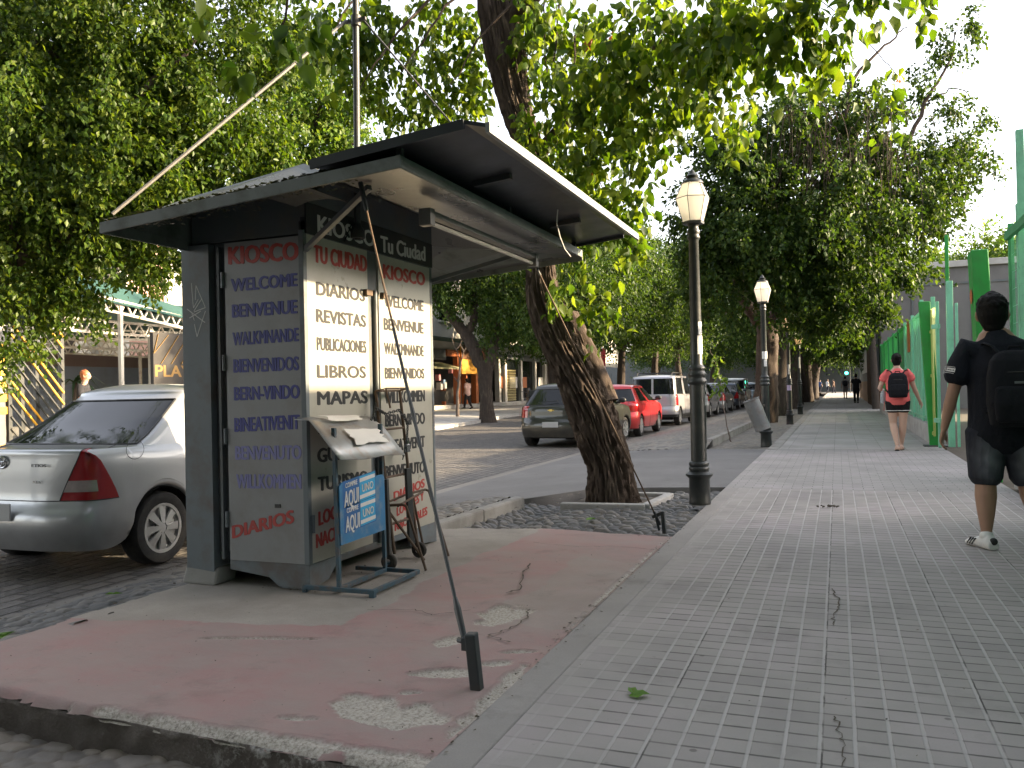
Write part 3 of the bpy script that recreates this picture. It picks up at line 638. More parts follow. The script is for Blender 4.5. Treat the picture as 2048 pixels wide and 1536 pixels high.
for y in (4.0, 6.45):
    yk = 4.37 if y < 5 else 6.09
    mb.bar((-3.04, yk, 2.10), (-2.36, y, 2.33), .03, .03)
mb.build('bracket', M['grey_dark'], kiosk, KL)
# lit tube holder under the roof
mb = MB(); mb.box2((-2.28, 4.48, 2.25), (-2.22, 6.32, 2.285), 0); mb.box2((-2.29, 4.44, 2.19), (-2.21, 4.50, 2.292), 0); mb.box2((-2.29, 6.30, 2.19), (-2.21, 6.36, 2.292), 0)
fxo = mb.build('strip_light', M['lamp_housing'], kiosk, KL, bevel=.004)
mb = MB(); mb.tube([(-2.25, 4.5, 2.215), (-2.25, 6.31, 2.215)], .013, 10); mb.build('tube', M['cream_paint'], fxo, KL, 40)
# raised flap above, overhanging the street
M['roof_trim'] = pbr('roof_trim', (.30, .31, .31), .4, .2, .2, 5, dirt=(.12, .11, .1), dirt_amt=.5)
M['flap'] = pbr('flap_metal', (.055, .06, .068), .38, .45, .2, 2.2, .05, 25, dirt=(.06, .058, .055), dirt_amt=.5, dscale=1.4)
PR = [(-2.50, 2.392), (-2.05, 2.44), (-1.625, 2.486), (-1.51, 2.455)]
mb = MB(); ys = (3.656, 6.842); th = .02
for i in range(3):
    (x0, z0), (x1, z1) = PR[i], PR[i + 1]
    vs = [(x, y, z + t) for t in (-th / 2, th / 2) for x, z in ((x0, z0), (x1, z1)) for y in ys]
    mb.add(vs, [(0, 1, 3, 2), (4, 6, 7, 5), (0, 2, 6, 4), (1, 5, 7, 3)] + ([(0, 4, 5, 1)] if i == 0 else []) + ([(2, 3, 7, 6)] if i == 2 else []), 0)
mb.box2((-1.522, 3.654, 2.422), (-1.500, 6.844, 2.470), 1)
mb.bar((-2.5, 3.650, 2.385), (-1.63, 3.650, 2.475), .012, .05, 0); mb.bar((-2.5, 6.848, 2.385), (-1.63, 6.848, 2.475), .012, .05, 0)
flap = mb.build('roof_flap', [M['flap'], M['roof_trim']], kiosk, KL)
mb = MB()
for y in (4.55, 5.95): mb.bar((-1.97, y, 2.425), (-1.74, y, 2.447), .045, .035)
mb.build('flap_arm', M['dark_steel'], flap, KL)
mb = MB(); mb.tube([(-1.78, 5.55, 2.45), (-1.80, 5.58, 2.36), (-1.79, 5.62, 2.27), (-1.77, 5.66, 2.19), (-1.74, 5.70, 2.14)], .004, 5); mb.build('cable', M['white_ink'], flap, KL)
mb = MB()
for y in (3.75, 5.25, 6.75): mb.bar((-2.03, y, 2.35), (-2.03, y, 2.435), .03, .03)
mb.build('flap_post', M['dark_steel'], kiosk, KL)
# scrap sheet and leaf litter on the roof
mb = MB(); a = [(-2.95, 3.80, 2.31), (-2.85, 3.80, 2.335), (-2.72, 3.80, 2.335), (-2.60, 3.80, 2.305)]
for i in range(3): mb.prism([a[i], a[i + 1], (a[i + 1][0], 4.15, a[i + 1][2]), (a[i][0], 4.15, a[i][2])], (0, 0, .004))
tag(mb.build('metal_scrap', M['dark_steel'], None, (-2.8, 3.95, 2.31)), 'bent dark metal sheet lying on the kiosk roof', 'metal sheet')
rg = np.random.RandomState(5); n_ = 2600; X_ = RX0 + .02 + rg.rand(n_) * (1.55); Y_ = RY0 + .01 + np.abs(rg.randn(n_)) * .12
V = []; Fq = []
for i in range(n_):
    c = Vector((X_[i], Y_[i], zl(X_[i]) + .034 + rg.rand() * .02)); a = rg.rand() * 6.28; s = .008 + rg.rand() * .014
    d1 = Vector((math.cos(a), math.sin(a), rg.uniform(-.4, .4))) * s; d2 = Vector((-math.sin(a), math.cos(a), rg.uniform(-.4, .4))) * s * .6
    b = len(V); V += [c - d1, c + d2, c + d1, c - d2]; Fq += [b, b + 1, b + 2, b + 3]
M['litter'] = leaf_mat('leaf_litter', [(.05, .055, .03), (.09, .08, .05), (.06, .08, .05)], .1)
tag(raw_mesh('leaf_litter', np.array(V), np.array(Fq), 4, M['litter']), 'dry leaf litter caught along the kiosk roof edge', 'leaf litter', kind='stuff')
# ------------------------------------------------------------------ mast with its stays
mast = thing('flagpole', 'slim dark pole on the kiosk roof held by two sloping stays', 'flagpole', (-2.985, 4.9, 2.28))
ML = (-2.985, 4.9, 2.28)
mb = MB(); mb.tube([(-2.99, 4.9, 2.24), (-2.975, 4.9, 3.2), (-2.965, 4.9, 4.0), (-2.955, 4.9, 4.9)], [.022, .022, .021, .02], 12); mb.build('pole', M['dark_steel'], mast, ML, 40)
mb = MB(); mb.lathe([(.05, 2.25), (.05, 2.30), (.03, 2.33), (.025, 2.35)], (-2.99, 4.9, 0), 12); mb.build('base', M['dark_steel'], mast, ML, 40)
mb = MB(); mb.lathe([(.034, 3.68), (.034, 3.75)], (-2.967, 4.9, 0), 12); mb.box((-2.97, 4.9, 3.72), (.16, .02, .02)); mb.build('collar', M['dark_steel'], mast, ML, 40)
mb = MB(); mb.tube([AY(225, 428, 3.80), (-3.03, 4.88, 3.72)], .0105, 8); mb.build('stay', M['chrome'] if False else pbr('stay_metal', (.20, .19, .175), .55, .3, .25, 20), mast, ML, 40)
mb = MB(); mb.tube([(-2.92, 4.92, 3.72), (-2.02, 5.55, 2.47)], .007, 8); mb.build('stay', M['dark_steel'], mast, ML, 40)
# ------------------------------------------------------------------ ground anchors with rods up to the roof
A1 = G(955, 1378); A1t = AD(942, 1266, P_dep := (A1 - EYEP).dot(_fw))
an = thing('guy_anchor', 'dark square anchor post with a long rod rising to the kiosk roof, on red concrete', 'anchor post', tuple(A1), group='anchor posts of the kiosk')
mb = MB(); mb.bar(A1 + Vector((0, 0, -.02)), A1t, .046, .046, up=(1, 0, 0)); mb.build('post', M['dark_steel'], an, A1, bevel=.006)
mb = MB(); mb.box(A1t + Vector((-.028, .01, -.045)), (.02, .05, .05)); mb.tube([A1t + Vector((-.075, .04, -.045)), A1t + Vector((.02, -.0, -.045))], .012, 8); mb.build('shackle', M['dark_steel'], an, A1, 40)
r0 = A1t + Vector((-.04, .02, -.03)); r1 = Vector((-2.355, 3.90, 2.33)); rl = r1 - r0
mb = MB(); mb.tube([r0 + rl * .02, r0 + rl * .62], .0085, 8, 1); mb.tube([r0 + rl * .62, r0 + rl * .93], .006, 8, 0); mb.build('rod', [M['rust'], M['dark_steel']], an, A1, 40)
mb = MB(); mb.tube([r0, r0 + rl * .05, r0 + rl * .07], [.013, .016, .009], 8); mb.tube([r0 + rl * .42, r0 + rl * .425, r0 + rl * .45], [.009, .0115, .009], 8); mb.tube([r0 + rl * .92, r0 + rl * .93, r0 + rl], [.009, .014, .014], 8); mb.build('turnbuckle', M['dark_steel'], an, A1, 40)
A2 = G(1330, 1066, -.05); A2t = AD(1325, 1022, (A2 - EYEP).dot(_fw))
an = thing('guy_anchor', 'short dark anchor post with a thin rod, on dark cobbles before the leaning tree', 'anchor post', tuple(A2), group='anchor posts of the kiosk')
mb = MB(); mb.bar(A2 + Vector((0, 0, -.05)), A2t, .05, .03, up=(1, 0, 0)); mb.bar(A2 + Vector((-.05, 0, .02)), A2t + Vector((-.06, 0, -.045)), .02, .02); mb.bar(A2t + Vector((.012, 0, -.01)), A2t + Vector((-.09, .0, -.055)), .03, .03); mb.build('post', M['dark_steel'], an, A2, bevel=.004)
r0 = A2 + Vector((-.04, 0, .07)); r1 = AY(1062, 512, 6.62); rl = r1 - r0
mb = MB(); mb.tube([r0, r0 + rl * .94], .007, 8); mb.build('rod', M['rust'], an, A2, 40)
mb = MB(); mb.tube([r0, r0 + rl * .05], .011, 8); mb.tube([r0 + rl * .93, r1], .011, 8); mb.build('turnbuckle', M['dark_steel'], an, A2, 40)
# ------------------------------------------------------------------ blue newspaper stand
M['blue_paint'] = pbr('blue_paint', (.035, .17, .34), .45, 0, .25, 7, .1, 60, dirt=(.28, .27, .25), dirt_amt=.5, dscale=9)
M['blue_frame'] = pbr('blue_frame', (.04, .085, .115), .5, 0, .3, 12, .1, 60, dirt=(.13, .08, .05), dirt_amt=.7, dscale=14)
M['zinc'] = pbr('zinc_sheet', (.36, .37, .37), .42, .45, .15, 5, .08, 30, dirt=(.30, .19, .10), dirt_amt=.55, dscale=6)
M['paper'] = pbr('paper', (.72, .71, .68), .7, 0, .08, 9, .1, 30)
M['light_blue'] = pbr('light_blue', (.03, .33, .58), .5, 0, .12, 7)
SL = (-2.83, 4.62, 0)
st = thing('newspaper_stand', 'blue metal newspaper stand with tin canopy and COMPRE AQUI UNO sign', 'stand', SL)
mb = MB(); bz = .03
for p, q in (((-3.06, 4.33), (-2.59, 4.33)), ((-3.06, 4.91), (-2.59, 4.91)), ((-2.83, 4.33), (-2.83, 4.91)), ((-2.59, 4.33), (-2.59, 4.91))): mb.bar((*p, bz), (*q, bz), .026)
mb.box((-2.59, 4.33, .02), (.034, .034, .045)); mb.box((-3.06, 4.33, .02), (.03, .03, .04)); mb.build('base_frame', M['blue_frame'], st, SL, bevel=.002)
for y in (4.345, 4.895):
    mb = MB(); mb.bar((-2.83, y, .03), (-2.845, y, 1.0), .024); mb.build('leg', M['blue_frame'], st, SL, bevel=.002)
# sign panel
PX = -2.815; fs_ = lambda u, v: AX(u, v, PX)
mb = MB(); c = [fs_(672, 962), fs_(674, 1072), fs_(764, 1034), fs_(762, 949)]
mb.prism([Vector((PX, 4.35, .29)), Vector((PX, 4.885, .30)), Vector((PX, 4.885, .645)), Vector((PX, 4.86, .668)), Vector((PX, 4.37, .665)), Vector((PX, 4.345, .645))], (-.008, 0, 0), 0)
for k, (yA, yB) in enumerate((((687, 1016), (750, 990)), ((690, 1066), (751, 1040)))):
    L = fs_(*yA); Rg = fs_(*yB); d = Rg - L; up = Vector((0, 0, 1))
    H_ = .155
    mb.quad(*[L + d * a + up * (H_ * b) + Vector((.0005, 0, 0)) for a, b in ((-.02, -.04), (1.02, -.04), (1.02, 1.03), (-.02, 1.03))], mat=4)
    mb.text('AQUI', L + d * .02 + Vector((.001, 0, 0)), d * .44, up * .10, 1, .03); mb.text('COMPRE', L + d * .06 + up * .115 + Vector((.001, 0, 0)), d * .36, up * .03, 1, .03)
    mb.quad(*[L + d * a + up * b + Vector((.001, 0, 0)) for a, b in ((.50, .0), (1, .0), (1, .155), (.50, .155))], mat=2)
    mb.quad(*[L + d * a + up * b + Vector((.002, 0, 0)) for a, b in ((.50, .012), (1, .012), (1, .036), (.50, .036))], mat=1)
    mb.quad(*[L + d * a + up * b + Vector((.002, 0, 0)) for a, b in ((.50, .118), (1, .118), (1, .142), (.50, .142))], mat=1)
    mb.text('UNO', L + d * .57 + up * .052 + Vector((.002, 0, 0)), d * .36, up * .05, 1, .03)
mb.build('sign_panel', [M['blue_paint'], M['white_ink'], M['light_blue'], M['black_ink'], pbr('poster_blue', (.02, .11, .30), .5)], st, SL)
# tin canopy, bent and torn
prof = [(-3.03, 1.06), (-2.95, 1.045), (-2.885, 1.0), (-2.80, .91), (-2.71, .815)]
mb = MB(); ny = 12; vs = []; 
for j in range(ny + 1):
    t = j / ny; y = 4.24 + t * .78
    for i, (x, z) in enumerate(prof):
        vs.append((x + .006 * math.sin(j * 1.7 + i), y + (.06 if i == 0 else 0) * (t - .5) - .03 * (i / 4), z + .012 * math.sin(t * 9 + i * 2) * (1 - i * .15) - .02 * t))
k = len(prof); fs = [(j * k + i, j * k + i + 1, (j + 1) * k + i + 1, (j + 1) * k + i) for j in range(ny) for i in range(k - 1)]
mb.add(vs, fs, 0); cn = mb.build('canopy', M['zinc'], st, SL, 60)
sm = cn.modifiers.new('thick', 'SOLIDIFY'); sm.thickness = .005; sm.offset = -1
def canp(t, s):  # point on the canopy top
    f = s * 4; i = min(3, int(f)); f -= i; (x0, z0), (x1, z1) = prof[i], prof[i + 1]
    return Vector((x0 + (x1 - x0) * f, 4.24 + t * .78 - .03 * (i + f) / 4, z0 + (z1 - z0) * f + .020 - .02 * t))
rg = random.Random(4); mb = MB()
for (t0, t1, s0, s1) in ((.18, .78, .12, .42), (.30, .86, .58, .86)):
    pts = []
    for e in range(24):
        a = 2 * PI * e / 24; rr = rg.uniform(.72, 1.0); cu_, su = math.cos(a), math.sin(a); q = max(abs(cu_), abs(su))
        pts.append(canp((t0 + t1) / 2 + (t1 - t0) / 2 * cu_ / q * rr, (s0 + s1) / 2 + (s1 - s0) / 2 * su / q * rr) + Vector((.004, 0, .006)))
    mid = sum(pts, Vector()) / 24; mb.add([mid] + pts, [(0, i + 1, (i + 1) % 24 + 1) for i in range(24)], 0)
pp = mb.build('torn_poster', [M['paper']], cn, SL); pp['label'] = 'torn white paper on the canopy'
# ------------------------------------------------------------------ trolley chained to the kiosk
TL = (-2.88, 5.22, 0)
tr = thing('hand_trolley', 'rusty hand trolley with two small wheels chained upright against the kiosk', 'hand trolley', TL)
mb = MB()
for y in (5.08, 5.42): mb.tube([(-2.86, y, .10), (-2.92, y, .6), (-2.98, y, 1.22)], .011, 8)
for z, x in ((1.22, -2.98), (.95, -2.955), (.62, -2.925), (.3, -2.89)): mb.tube([(x, 5.08, z), (x, 5.42, z)], .009, 6)
mb.tube([(-2.98, 5.08, 1.22), (-2.90, 5.08, 1.235), (-2.88, 5.1, 1.1)], .007, 6); mb.tube([(-2.90, 5.08, 1.235), (-2.90, 5.40, 1.235), (-2.98, 5.42, 1.22)], .007, 6)
mb.build('frame', M['rust'], tr, TL, 40)
mb = MB(); mb.bar((-2.88, 5.02, .1), (-2.88, 5.0, .62), .05, .03); mb.bar((-2.88, 5.36, .1), (-2.9, 5.37, .66), .045, .03); mb.build('upright', M['dark_steel'], tr, TL, bevel=.003)
for y in (5.02, 5.46):
    mb = MB(); mb.lathe([(.012, -.016), (.05, -.016), (.058, -.008), (.058, .008), (.05, .016), (.012, .016)], (-2.87, y, .058), 16, R=Matrix.Rotation(PI / 2, 3, 'X')); wh = mb.build('wheel', M['rubber'], tr, TL, 40)
    mb = MB(); mb.lathe([(.0, -.018), (.022, -.018), (.022, .018), (.0, .018)], (-2.87, y, .058), 12, R=Matrix.Rotation(PI / 2, 3, 'X'), cap=False); mb.build('hub', M['chrome'], wh, TL, 40)
mb = MB(); rg = random.Random(9)
def chain(P, n_):
    for i in range(n_):
        t = i / (n_ - 1) * (len(P) - 1); k = min(int(t), len(P) - 2); c = Vector(P[k]).lerp(Vector(P[k + 1]), t - k); d = (Vector(P[k + 1]) - Vector(P[k])).normalized()
        s = d.cross(Vector((1, 0, 0) if i % 2 else (0, .3, 1))).normalized(); pts = [c + d * (.019 * math.cos(a)) + s * (.010 * math.sin(a)) for a in [2 * PI * q / 8 for q in range(9)]]
        mb.tube(pts, .0035, 5, cap=False)
chain([(-2.96, 4.93, .98), (-2.94, 5.02, 1.10), (-2.93, 5.12, 1.06), (-2.92, 5.3, 1.08), (-2.93, 5.44, .98), (-2.94, 5.52, 1.02)], 34); chain([(-2.95, 5.02, 1.12), (-2.94, 4.98, .95), (-2.93, 4.95, .80)], 16); chain([(-2.93, 5.44, .98), (-2.92, 5.40, .85), (-2.93, 5.36, .74)], 13)
mb.build('chain', M['dark_steel'], tr, TL, 40)
mb = MB(); mb.box((-2.93, 5.42, .80), (.03, .05, .055)); mb.tube([(-2.93, 5.405, .83), (-2.93, 5.405, .86), (-2.93, 5.42, .875), (-2.93, 5.435, .86), (-2.93, 5.435, .83)], .005, 6); mb.build('padlock', M['chrome'], tr, TL, bevel=.004)
# rusty folding stool frame
TL = (-2.72, 5.55, 0); f1 = G(852, 1141); f2 = G(897, 1112)
sl = thing('folding_stool', 'bare rusty folding stool frame standing beside the kiosk doors', 'stool', TL)
def leg(a, b, nm='leg'):
    mb = MB(); mb.tube([a, b], .0095, 8); mb.build(nm, M['rust'], sl, TL, 40)
h = .43
a1 = Vector((f1.x - .14, f1.y + .0, h)); a2 = Vector((f2.x - .2, f2.y + .1, h + .03))
mb = MB(); b1 = Vector((-2.96, 5.05, h)); b2 = Vector((-2.96, 5.45, h + .03))
mb.tube([b1, a1 + Vector((-.03, 0, .01)), a1], .0095, 8); mb.tube([b2, a2 + Vector((-.03, 0, .01)), a2], .0095, 8); mb.tube([b1, b2], .0085, 8); mb.tube([a1.lerp(b1, .3) , a2.lerp(b2, .3)], .0085, 8); mb.build('seat_frame', M['rust'], sl, TL, 40)
leg(a1, f1); leg(a2, f2); leg(b1 + Vector((.05, 0, 0)), Vector((-2.62, 5.12, .0)) * .0 + Vector((-2.80, 5.40, 0))); leg(b2 + Vector((.05, 0, 0)), Vector((-2.93, 5.66, 0)))
# ================================================================== STREET FURNITURE
def frosted(name, col):
    m = NT(name); p = m.princ(**{'Base Color': c4(col), 'Roughness': .25}); t = m.n('ShaderNodeBsdfTranslucent'); t.inputs[0].default_value = c4(col)
    mx = m.n('ShaderNodeMixShader'); mx.inputs[0].default_value = .62; m.t.links.new(p.outputs[0], mx.inputs[1]); m.t.links.new(t.outputs[0], mx.inputs[2]); return m.done(mx.outputs[0])
M['lantern_glass'] = frosted('lantern_glass', (.88, .86, .80))
M['lantern_old'] = frosted('lantern_old', (.78, .66, .50))
M['lilac'] = pbr('lilac_paper', (.5, .42, .62), .7)
def lamp(name, loc, label, glass, stickers, k=1.0):
    t = thing(name, label, 'street lamp', loc, 0, 'old style street lamps along the pavement')
    mb = MB(); mb.lathe([(.108, 0), (.112, .02), (.108, .04), (.104, .26), (.118, .275), (.136, .295), (.138, .31), (.112, .325), (.098, .335), (.10, .35), (.106, .365), (.10, .38), (.094, .385), (.10, .40), (.103, .415), (.096, .43), (.082, .44)], n=28)
    mb.build('base', M['black_paint'], t, smooth=50)
    mb = MB(); mb.lathe([(.080, .44), (.077, 1.22), (.088, 1.225), (.101, 1.24), (.102, 1.26), (.086, 1.28), (.084, 1.30), (.094, 1.315), (.096, 1.33), (.082, 1.35), (.078, 1.365), (.086, 1.38), (.086, 1.395), (.072, 1.41), (.060, 1.43), (.060, 1.60), (.050, 2.70), (.058, 2.71), (.066, 2.725), (.058, 2.745), (.056, 2.76), (.066, 2.775), (.062, 2.80), (.054, 2.815), (.05, 2.84), (.07, 2.87)], n=24)
    mb.build('shaft', M['black_paint'], t, smooth=50)
    mb = MB(); mb.box2((.074, -.02, .62), (.083, .02, 1.0)); mb.build('hatch', M['black_paint'], t, bevel=.002)
    mb = MB(); mb.lathe([(.105, 2.885), (.172, 3.13), (.102, 3.285)], n=6, a0=.38, cap=False); la = mb.build('lantern', glass, t)
    mb = MB(); mb.lathe([(.112, 2.865), (.114, 2.89), (.10, 2.89)], n=6, a0=.38); mb.build('lantern_rim', M['black_paint'], la)
    fr = MB()
    for i in range(6):
        a = .38 + i * PI / 3; P = [Vector((r * math.cos(a), r * math.sin(a), z)) for r, z in ((.106, 2.885), (.174, 3.13), (.104, 3.285))]
        fr.tube(P, .0035, 5); b = a + PI / 3; fr.tube([P[1], Vector((.174 * math.cos(b), .174 * math.sin(b), 3.13))], .004, 5)
    fr.build('lantern_frame', M['dark_steel'], la)
    mb = MB(); mb.lathe([(.02, 2.89), (.03, 2.95), (.034, 3.06), (.02, 3.08)], n=10); mb.build('bulb', M['white_paint'], la, smooth=50)
    mb = MB(); mb.lathe([(.112, 3.28), (.110, 3.295), (.075, 3.32), (.05, 3.335), (.062, 3.345), (.066, 3.36), (.04, 3.375), (.028, 3.40), (.02, 3.415), (.004, 3.43)], n=18); mb.build('cap', M['black_paint'], t, smooth=50)
    for (z0, z1, a0, a1, mt) in stickers:
        mb = MB(); r = np.interp((z0 + z1) / 2, [.44, 1.22, 1.6, 2.7], [.080, .077, .060, .050]) + .0025; nn = 5; vs = []
        for i in range(nn + 1):
            a = a0 + (a1 - a0) * i / nn; vs += [(r * math.cos(a), r * math.sin(a), z0), (r * math.cos(a), r * math.sin(a), z1)]
        mb.add(vs, [(2 * i, 2 * i + 2, 2 * i + 3, 2 * i + 1) for i in range(nn)]); mb.build('sticker', mt, t)
    return t
W_ = M['paper']
lamp('street_lamp', tuple(G(1400, 1008)), 'nearest black street lamp with cream lantern, beside the leaning tree', M['lantern_glass'], [(1.53, 1.72, -1.2, .3, W_), (1.73, 1.86, -1.0, -.1, W_)])
l2 = (-1.35, 17.4, -.03); lamp('street_lamp', l2, 'black street lamp carrying the tilted grey litter bin', M['lantern_glass'], [(1.75, 1.90, -2.2, -.2, W_), (1.60, 1.74, -1.6, -.6, W_)])
lamp('street_lamp', (-1.40, 27.3, -.03), 'black street lamp with lilac sticker and yellowed lantern, beyond the bin', M['lantern_old'], [(1.05, 1.22, -2.4, -.6, M['lilac']), (1.55, 1.85, -1.9, -.9, W_)])
lamp('street_lamp', (-1.46, 36.6, -.03), 'farthest black street lamp with one white strip, half hidden by leaves', M['lantern_old'], [(1.9, 2.35, -1.9, -.9, W_)])
# litter bin
bl = Vector((-1.48, 17.05, .62)); Rb = Matrix.Rotation(math.radians(-20), 3, 'Y') @ Matrix.Rotation(math.radians(6), 3, 'X')
b = thing('litter_bin', 'dented grey metal litter bin hanging tilted on the lamp post', 'litter bin', tuple(bl))
M['galv'] = pbr('galvanised', (.20, .207, .21), .5, .4, .2, 6, .1, 40, dirt=(.14, .10, .07), dirt_amt=.5, dscale=7)
mb = MB(); mb.lathe([(.148, -.31), (.16, -.30), (.155, -.28), (.153, -.1), (.157, .1), (.153, .30), (.164, .31), (.164, .325), (.148, .325), (.144, .27), (.14, -.27)], bl, 24, R=Rb, cap=False); mb.build('body', M['galv'], b, bl, smooth=40)
mb = MB(); mb.lathe([(.0, -.305), (.149, -.305), (.149, -.30), (0, -.30)], bl, 24, R=Rb, cap=False); mb.build('bottom', M['galv'], b, bl)
mb = MB(); mb.bar(bl + Vector((.0, .17, .15)), (-1.36, 17.32, .80), .03, .05); mb.bar(bl + Vector((.0, .17, -.15)), (-1.36, 17.32, .50), .03, .05); mb.build('bracket', M['dark_steel'], b, bl)
# ================================================================== GREEN FENCES ON THE RIGHT
M['green_dark'] = pbr('green_dark', (.02, .28, .045), .45, 0, .14, 2.5, .05, 50, dirt=(.05, .09, .04), dirt_amt=.35)
M['green_mint'] = pbr('green_mint', (.22, .58, .38), .45, 0, .14, 3, .05, 50, dirt=(.10, .2, .12), dirt_amt=.4)
M['green_mid'] = pbr('green_mid', (.05, .27, .11), .5, 0, .2, 3, .05, 50, dirt=(.03, .10, .05), dirt_amt=.4)
def sheeting(name, col):
    m = NT(name); co = m.coord(); b = m.mix(m.noise(co, 2, 5), c4(col, .8), c4(col, 1.2)); b = m.mix(m.math('MULTIPLY', m.noise(co, 9, 5, .7), .4), b, c4(col, .6)); p = m.princ(**{'Base Color': b, 'Roughness': .4}); t = m.n('ShaderNodeBsdfTranslucent'); m.set(t.inputs[0], b)
    mx = m.n('ShaderNodeMixShader'); mx.inputs[0].default_value = .35; m.t.links.new(p.outputs[0], mx.inputs[1]); m.t.links.new(t.outputs[0], mx.inputs[2]); return m.done(mx.outputs[0])
M['sheet_mint'] = sheeting('sheet_mint', (.30, .66, .46)); M['sheet_mid'] = sheeting('sheet_mid', (.09, .40, .17))
M['lime'] = pbr('lime_sheet', (.42, .48, .13), .5, 0, .12, 3)
M['orange'] = pbr('orange_paint', (.45, .13, .035), .5, 0, .12, 4)
p0 = G(1872, 893)
py_ = thing('pylon', 'leaning dark green slab post standing left of the mint gate', 'gate pylon', tuple(p0))
mb = MB(); mb.prism([p0 + Vector((-.10, 0, 0)), p0 + Vector((.11, 0, 0)), p0 + Vector((-.035, 0, 2.68)), p0 + Vector((-.225, 0, 2.68))], (0, .13, 0)); mb.build('slab', M['green_dark'], py_, p0, bevel=.01)
mb = MB(); mb.box(p0 + Vector((0, .06, .01)), (.4, .3, .03)); mb.build('base_plate', M['dark_steel'], py_, p0, bevel=.006)
p0 = G(1983, 965)
py_ = thing('pylon', 'broad dark green slab post partly behind the man in black', 'gate pylon', tuple(p0))
mb = MB(); mb.prism([p0 + Vector((-.06, 0, 0)), p0 + Vector((.12, 0, 0)), p0 + Vector((.03, 0, 2.74)), p0 + Vector((-.15, 0, 2.74))], (.02, .45, 0)); mb.build('slab', M['green_dark'], py_, p0, bevel=.012)
mb = MB(); mb.lathe([(.0, 0), (.09, 0), (.09, .004), (0, .004)], p0 + Vector((-.138, .15, 2.2)), 14, R=Matrix.Rotation(-PI / 2, 3, 'Y'), cap=False); mb.build('emblem', M['orange'], py_, p0)
gl = (1.72, 16.7, 0)
gt = thing('gate', 'mint green gate posts with an open lime yellow sheet door', 'gate', gl)
mb = MB()
for nm, u0, u1, v0, v1, Yd, mt in (('post', 1870, 1878, 603, 895, 16.9, 'green_mint'), ('post', 1890, 1906, 562, 894, 16.6, 'green_mint'), ('post', 1909, 1916, 606, 894, 16.4, 'green_mint'), ('mast', 1888, 1897, 470, 563, 16.62, 'green_dark')):
    a = AY(u0, v1, Yd); c = AY(u1 - (0 if nm == 'mast' else 1), v0, Yd); xb = (AY((u0 + u1) / 2 + (6 if nm != 'mast' else 2), v1, Yd).x, AY((u0 + u1) / 2, v0, Yd).x); wd = abs(AY(u1, v0, Yd).x - AY(u0, v0, Yd).x)
    mb = MB(); mb.bar((xb[0], Yd, max(a.z, 0) if nm == 'post' else a.z), (xb[1], Yd, c.z), wd, wd * .8); mb.build(nm, M[mt], gt, gl, bevel=.006)
mb = MB(); mb.prism([(1.60, 17.0, .2), (1.75, 17.9, .2), (1.75, 17.9, 2.62), (1.60, 17.0, 2.5)], (.03, 0, 0)); pn = mb.build('door', M['lime'], gt, gl)
mb = MB()
for z in (.25, 1.3, 2.1): mb.bar((1.595, 17.0, z), (1.745, 17.9, z + .04), .03, .05)
mb.build('door_rail', M['lime'], pn, gl)
mb = MB(); mb.bar((1.62, 16.85, 2.18), (1.70, 16.65, 2.18), .05, .08); mb.bar((1.62, 16.85, .5), (1.70, 16.65, .5), .05, .08); mb.build('rail', M['green_mint'], gt, gl)
# low wall with the mint panel fence beyond the gate
fl = (1.72, 28, 0)
fn = thing('panel_fence', 'long mint to dark green panel fence on a low concrete wall', 'fence', fl)
mb = MB(); mb.box2((1.64, 17.6, -.1), (1.86, 38.6, .36)); mb.build('low_wall', M['concrete_light'], fn, fl, bevel=.015)
Ys = [17.75, 20.0, 22.4, 24.9, 27.4, 30.0, 32.6, 35.4, 38.3]
for i in range(len(Ys)):
    mb = MB(); hh = 2.95 if i in (1,) else 2.80; mb.box((1.72, Ys[i], (.36 + hh) / 2), (.07, .10, hh - .36)); mb.build('post', M['green_mint' if i < 4 else 'green_mid'], fn, fl, bevel=.004)
    if i == len(Ys) - 1: break
    y0, y1 = Ys[i] + .06, Ys[i + 1] - .06; mb = MB(); ns = max(4, int((y1 - y0) / .28)); st_ = (y1 - y0) / ns
    for k in range(ns): mb.box2((1.725 + .008 * (k % 2), y0 + k * st_ + .012, .362), (1.745 + .008 * (k % 2), y0 + (k + 1) * st_ - .012, 2.66))
    mb.box2((1.70, y0, 2.66), (1.74, y1, 2.72)); mb.box2((1.70, y0, .42), (1.74, y1, .47)); mb.build('panel', M['sheet_mint' if i < 3 else 'sheet_mid'], fn, fl)
mb = MB(); mb.box2((1.69, 23.2, 1.95), (1.715, 23.75, 2.72)); mb.build('notice', M['orange'], fn, fl)
# tall mesh fence nearer the camera (its sheeted panels shade the pavement)
ml = (1.85, 6, 0)
mf = thing('mesh_fence', 'tall green wire mesh fence with a tall mast at the right edge', 'fence', ml)
for y in (10.75, 8.2, 5.7, 3.2, .7, -1.8, -4.3):
    mb = MB(); pw_ = .055 if y > 10 else .13; mb.box((1.84, y, 1.47), (pw_, pw_, 2.94)); mb.build('post', M['green_mid'], mf, ml, bevel=.004)
mb = MB(); mb.bar((1.80, 10.75, 2.80), (1.80, -4.3, 2.86), .05, .09); mb.build('top_rail', M['green_mid'], mf, ml)
mb = MB(); mb.box2((1.80, -4.3, .0), (1.9, 10.7, .22)); mb.build('plinth', M['concrete_light'], mf, ml)
mb = MB()
for i in range(36):
    y = 8.28 + i * .068; mb.bar((1.83, y, .22), (1.83, y, 2.79), .0035, .0035)
for i in range(14): mb.bar((1.836, 8.25, .3 + i * .19), (1.836, 10.7, .3 + i * .19), .004, .004)
mb.build('mesh_panel', M['green_mint'], mf, ml)
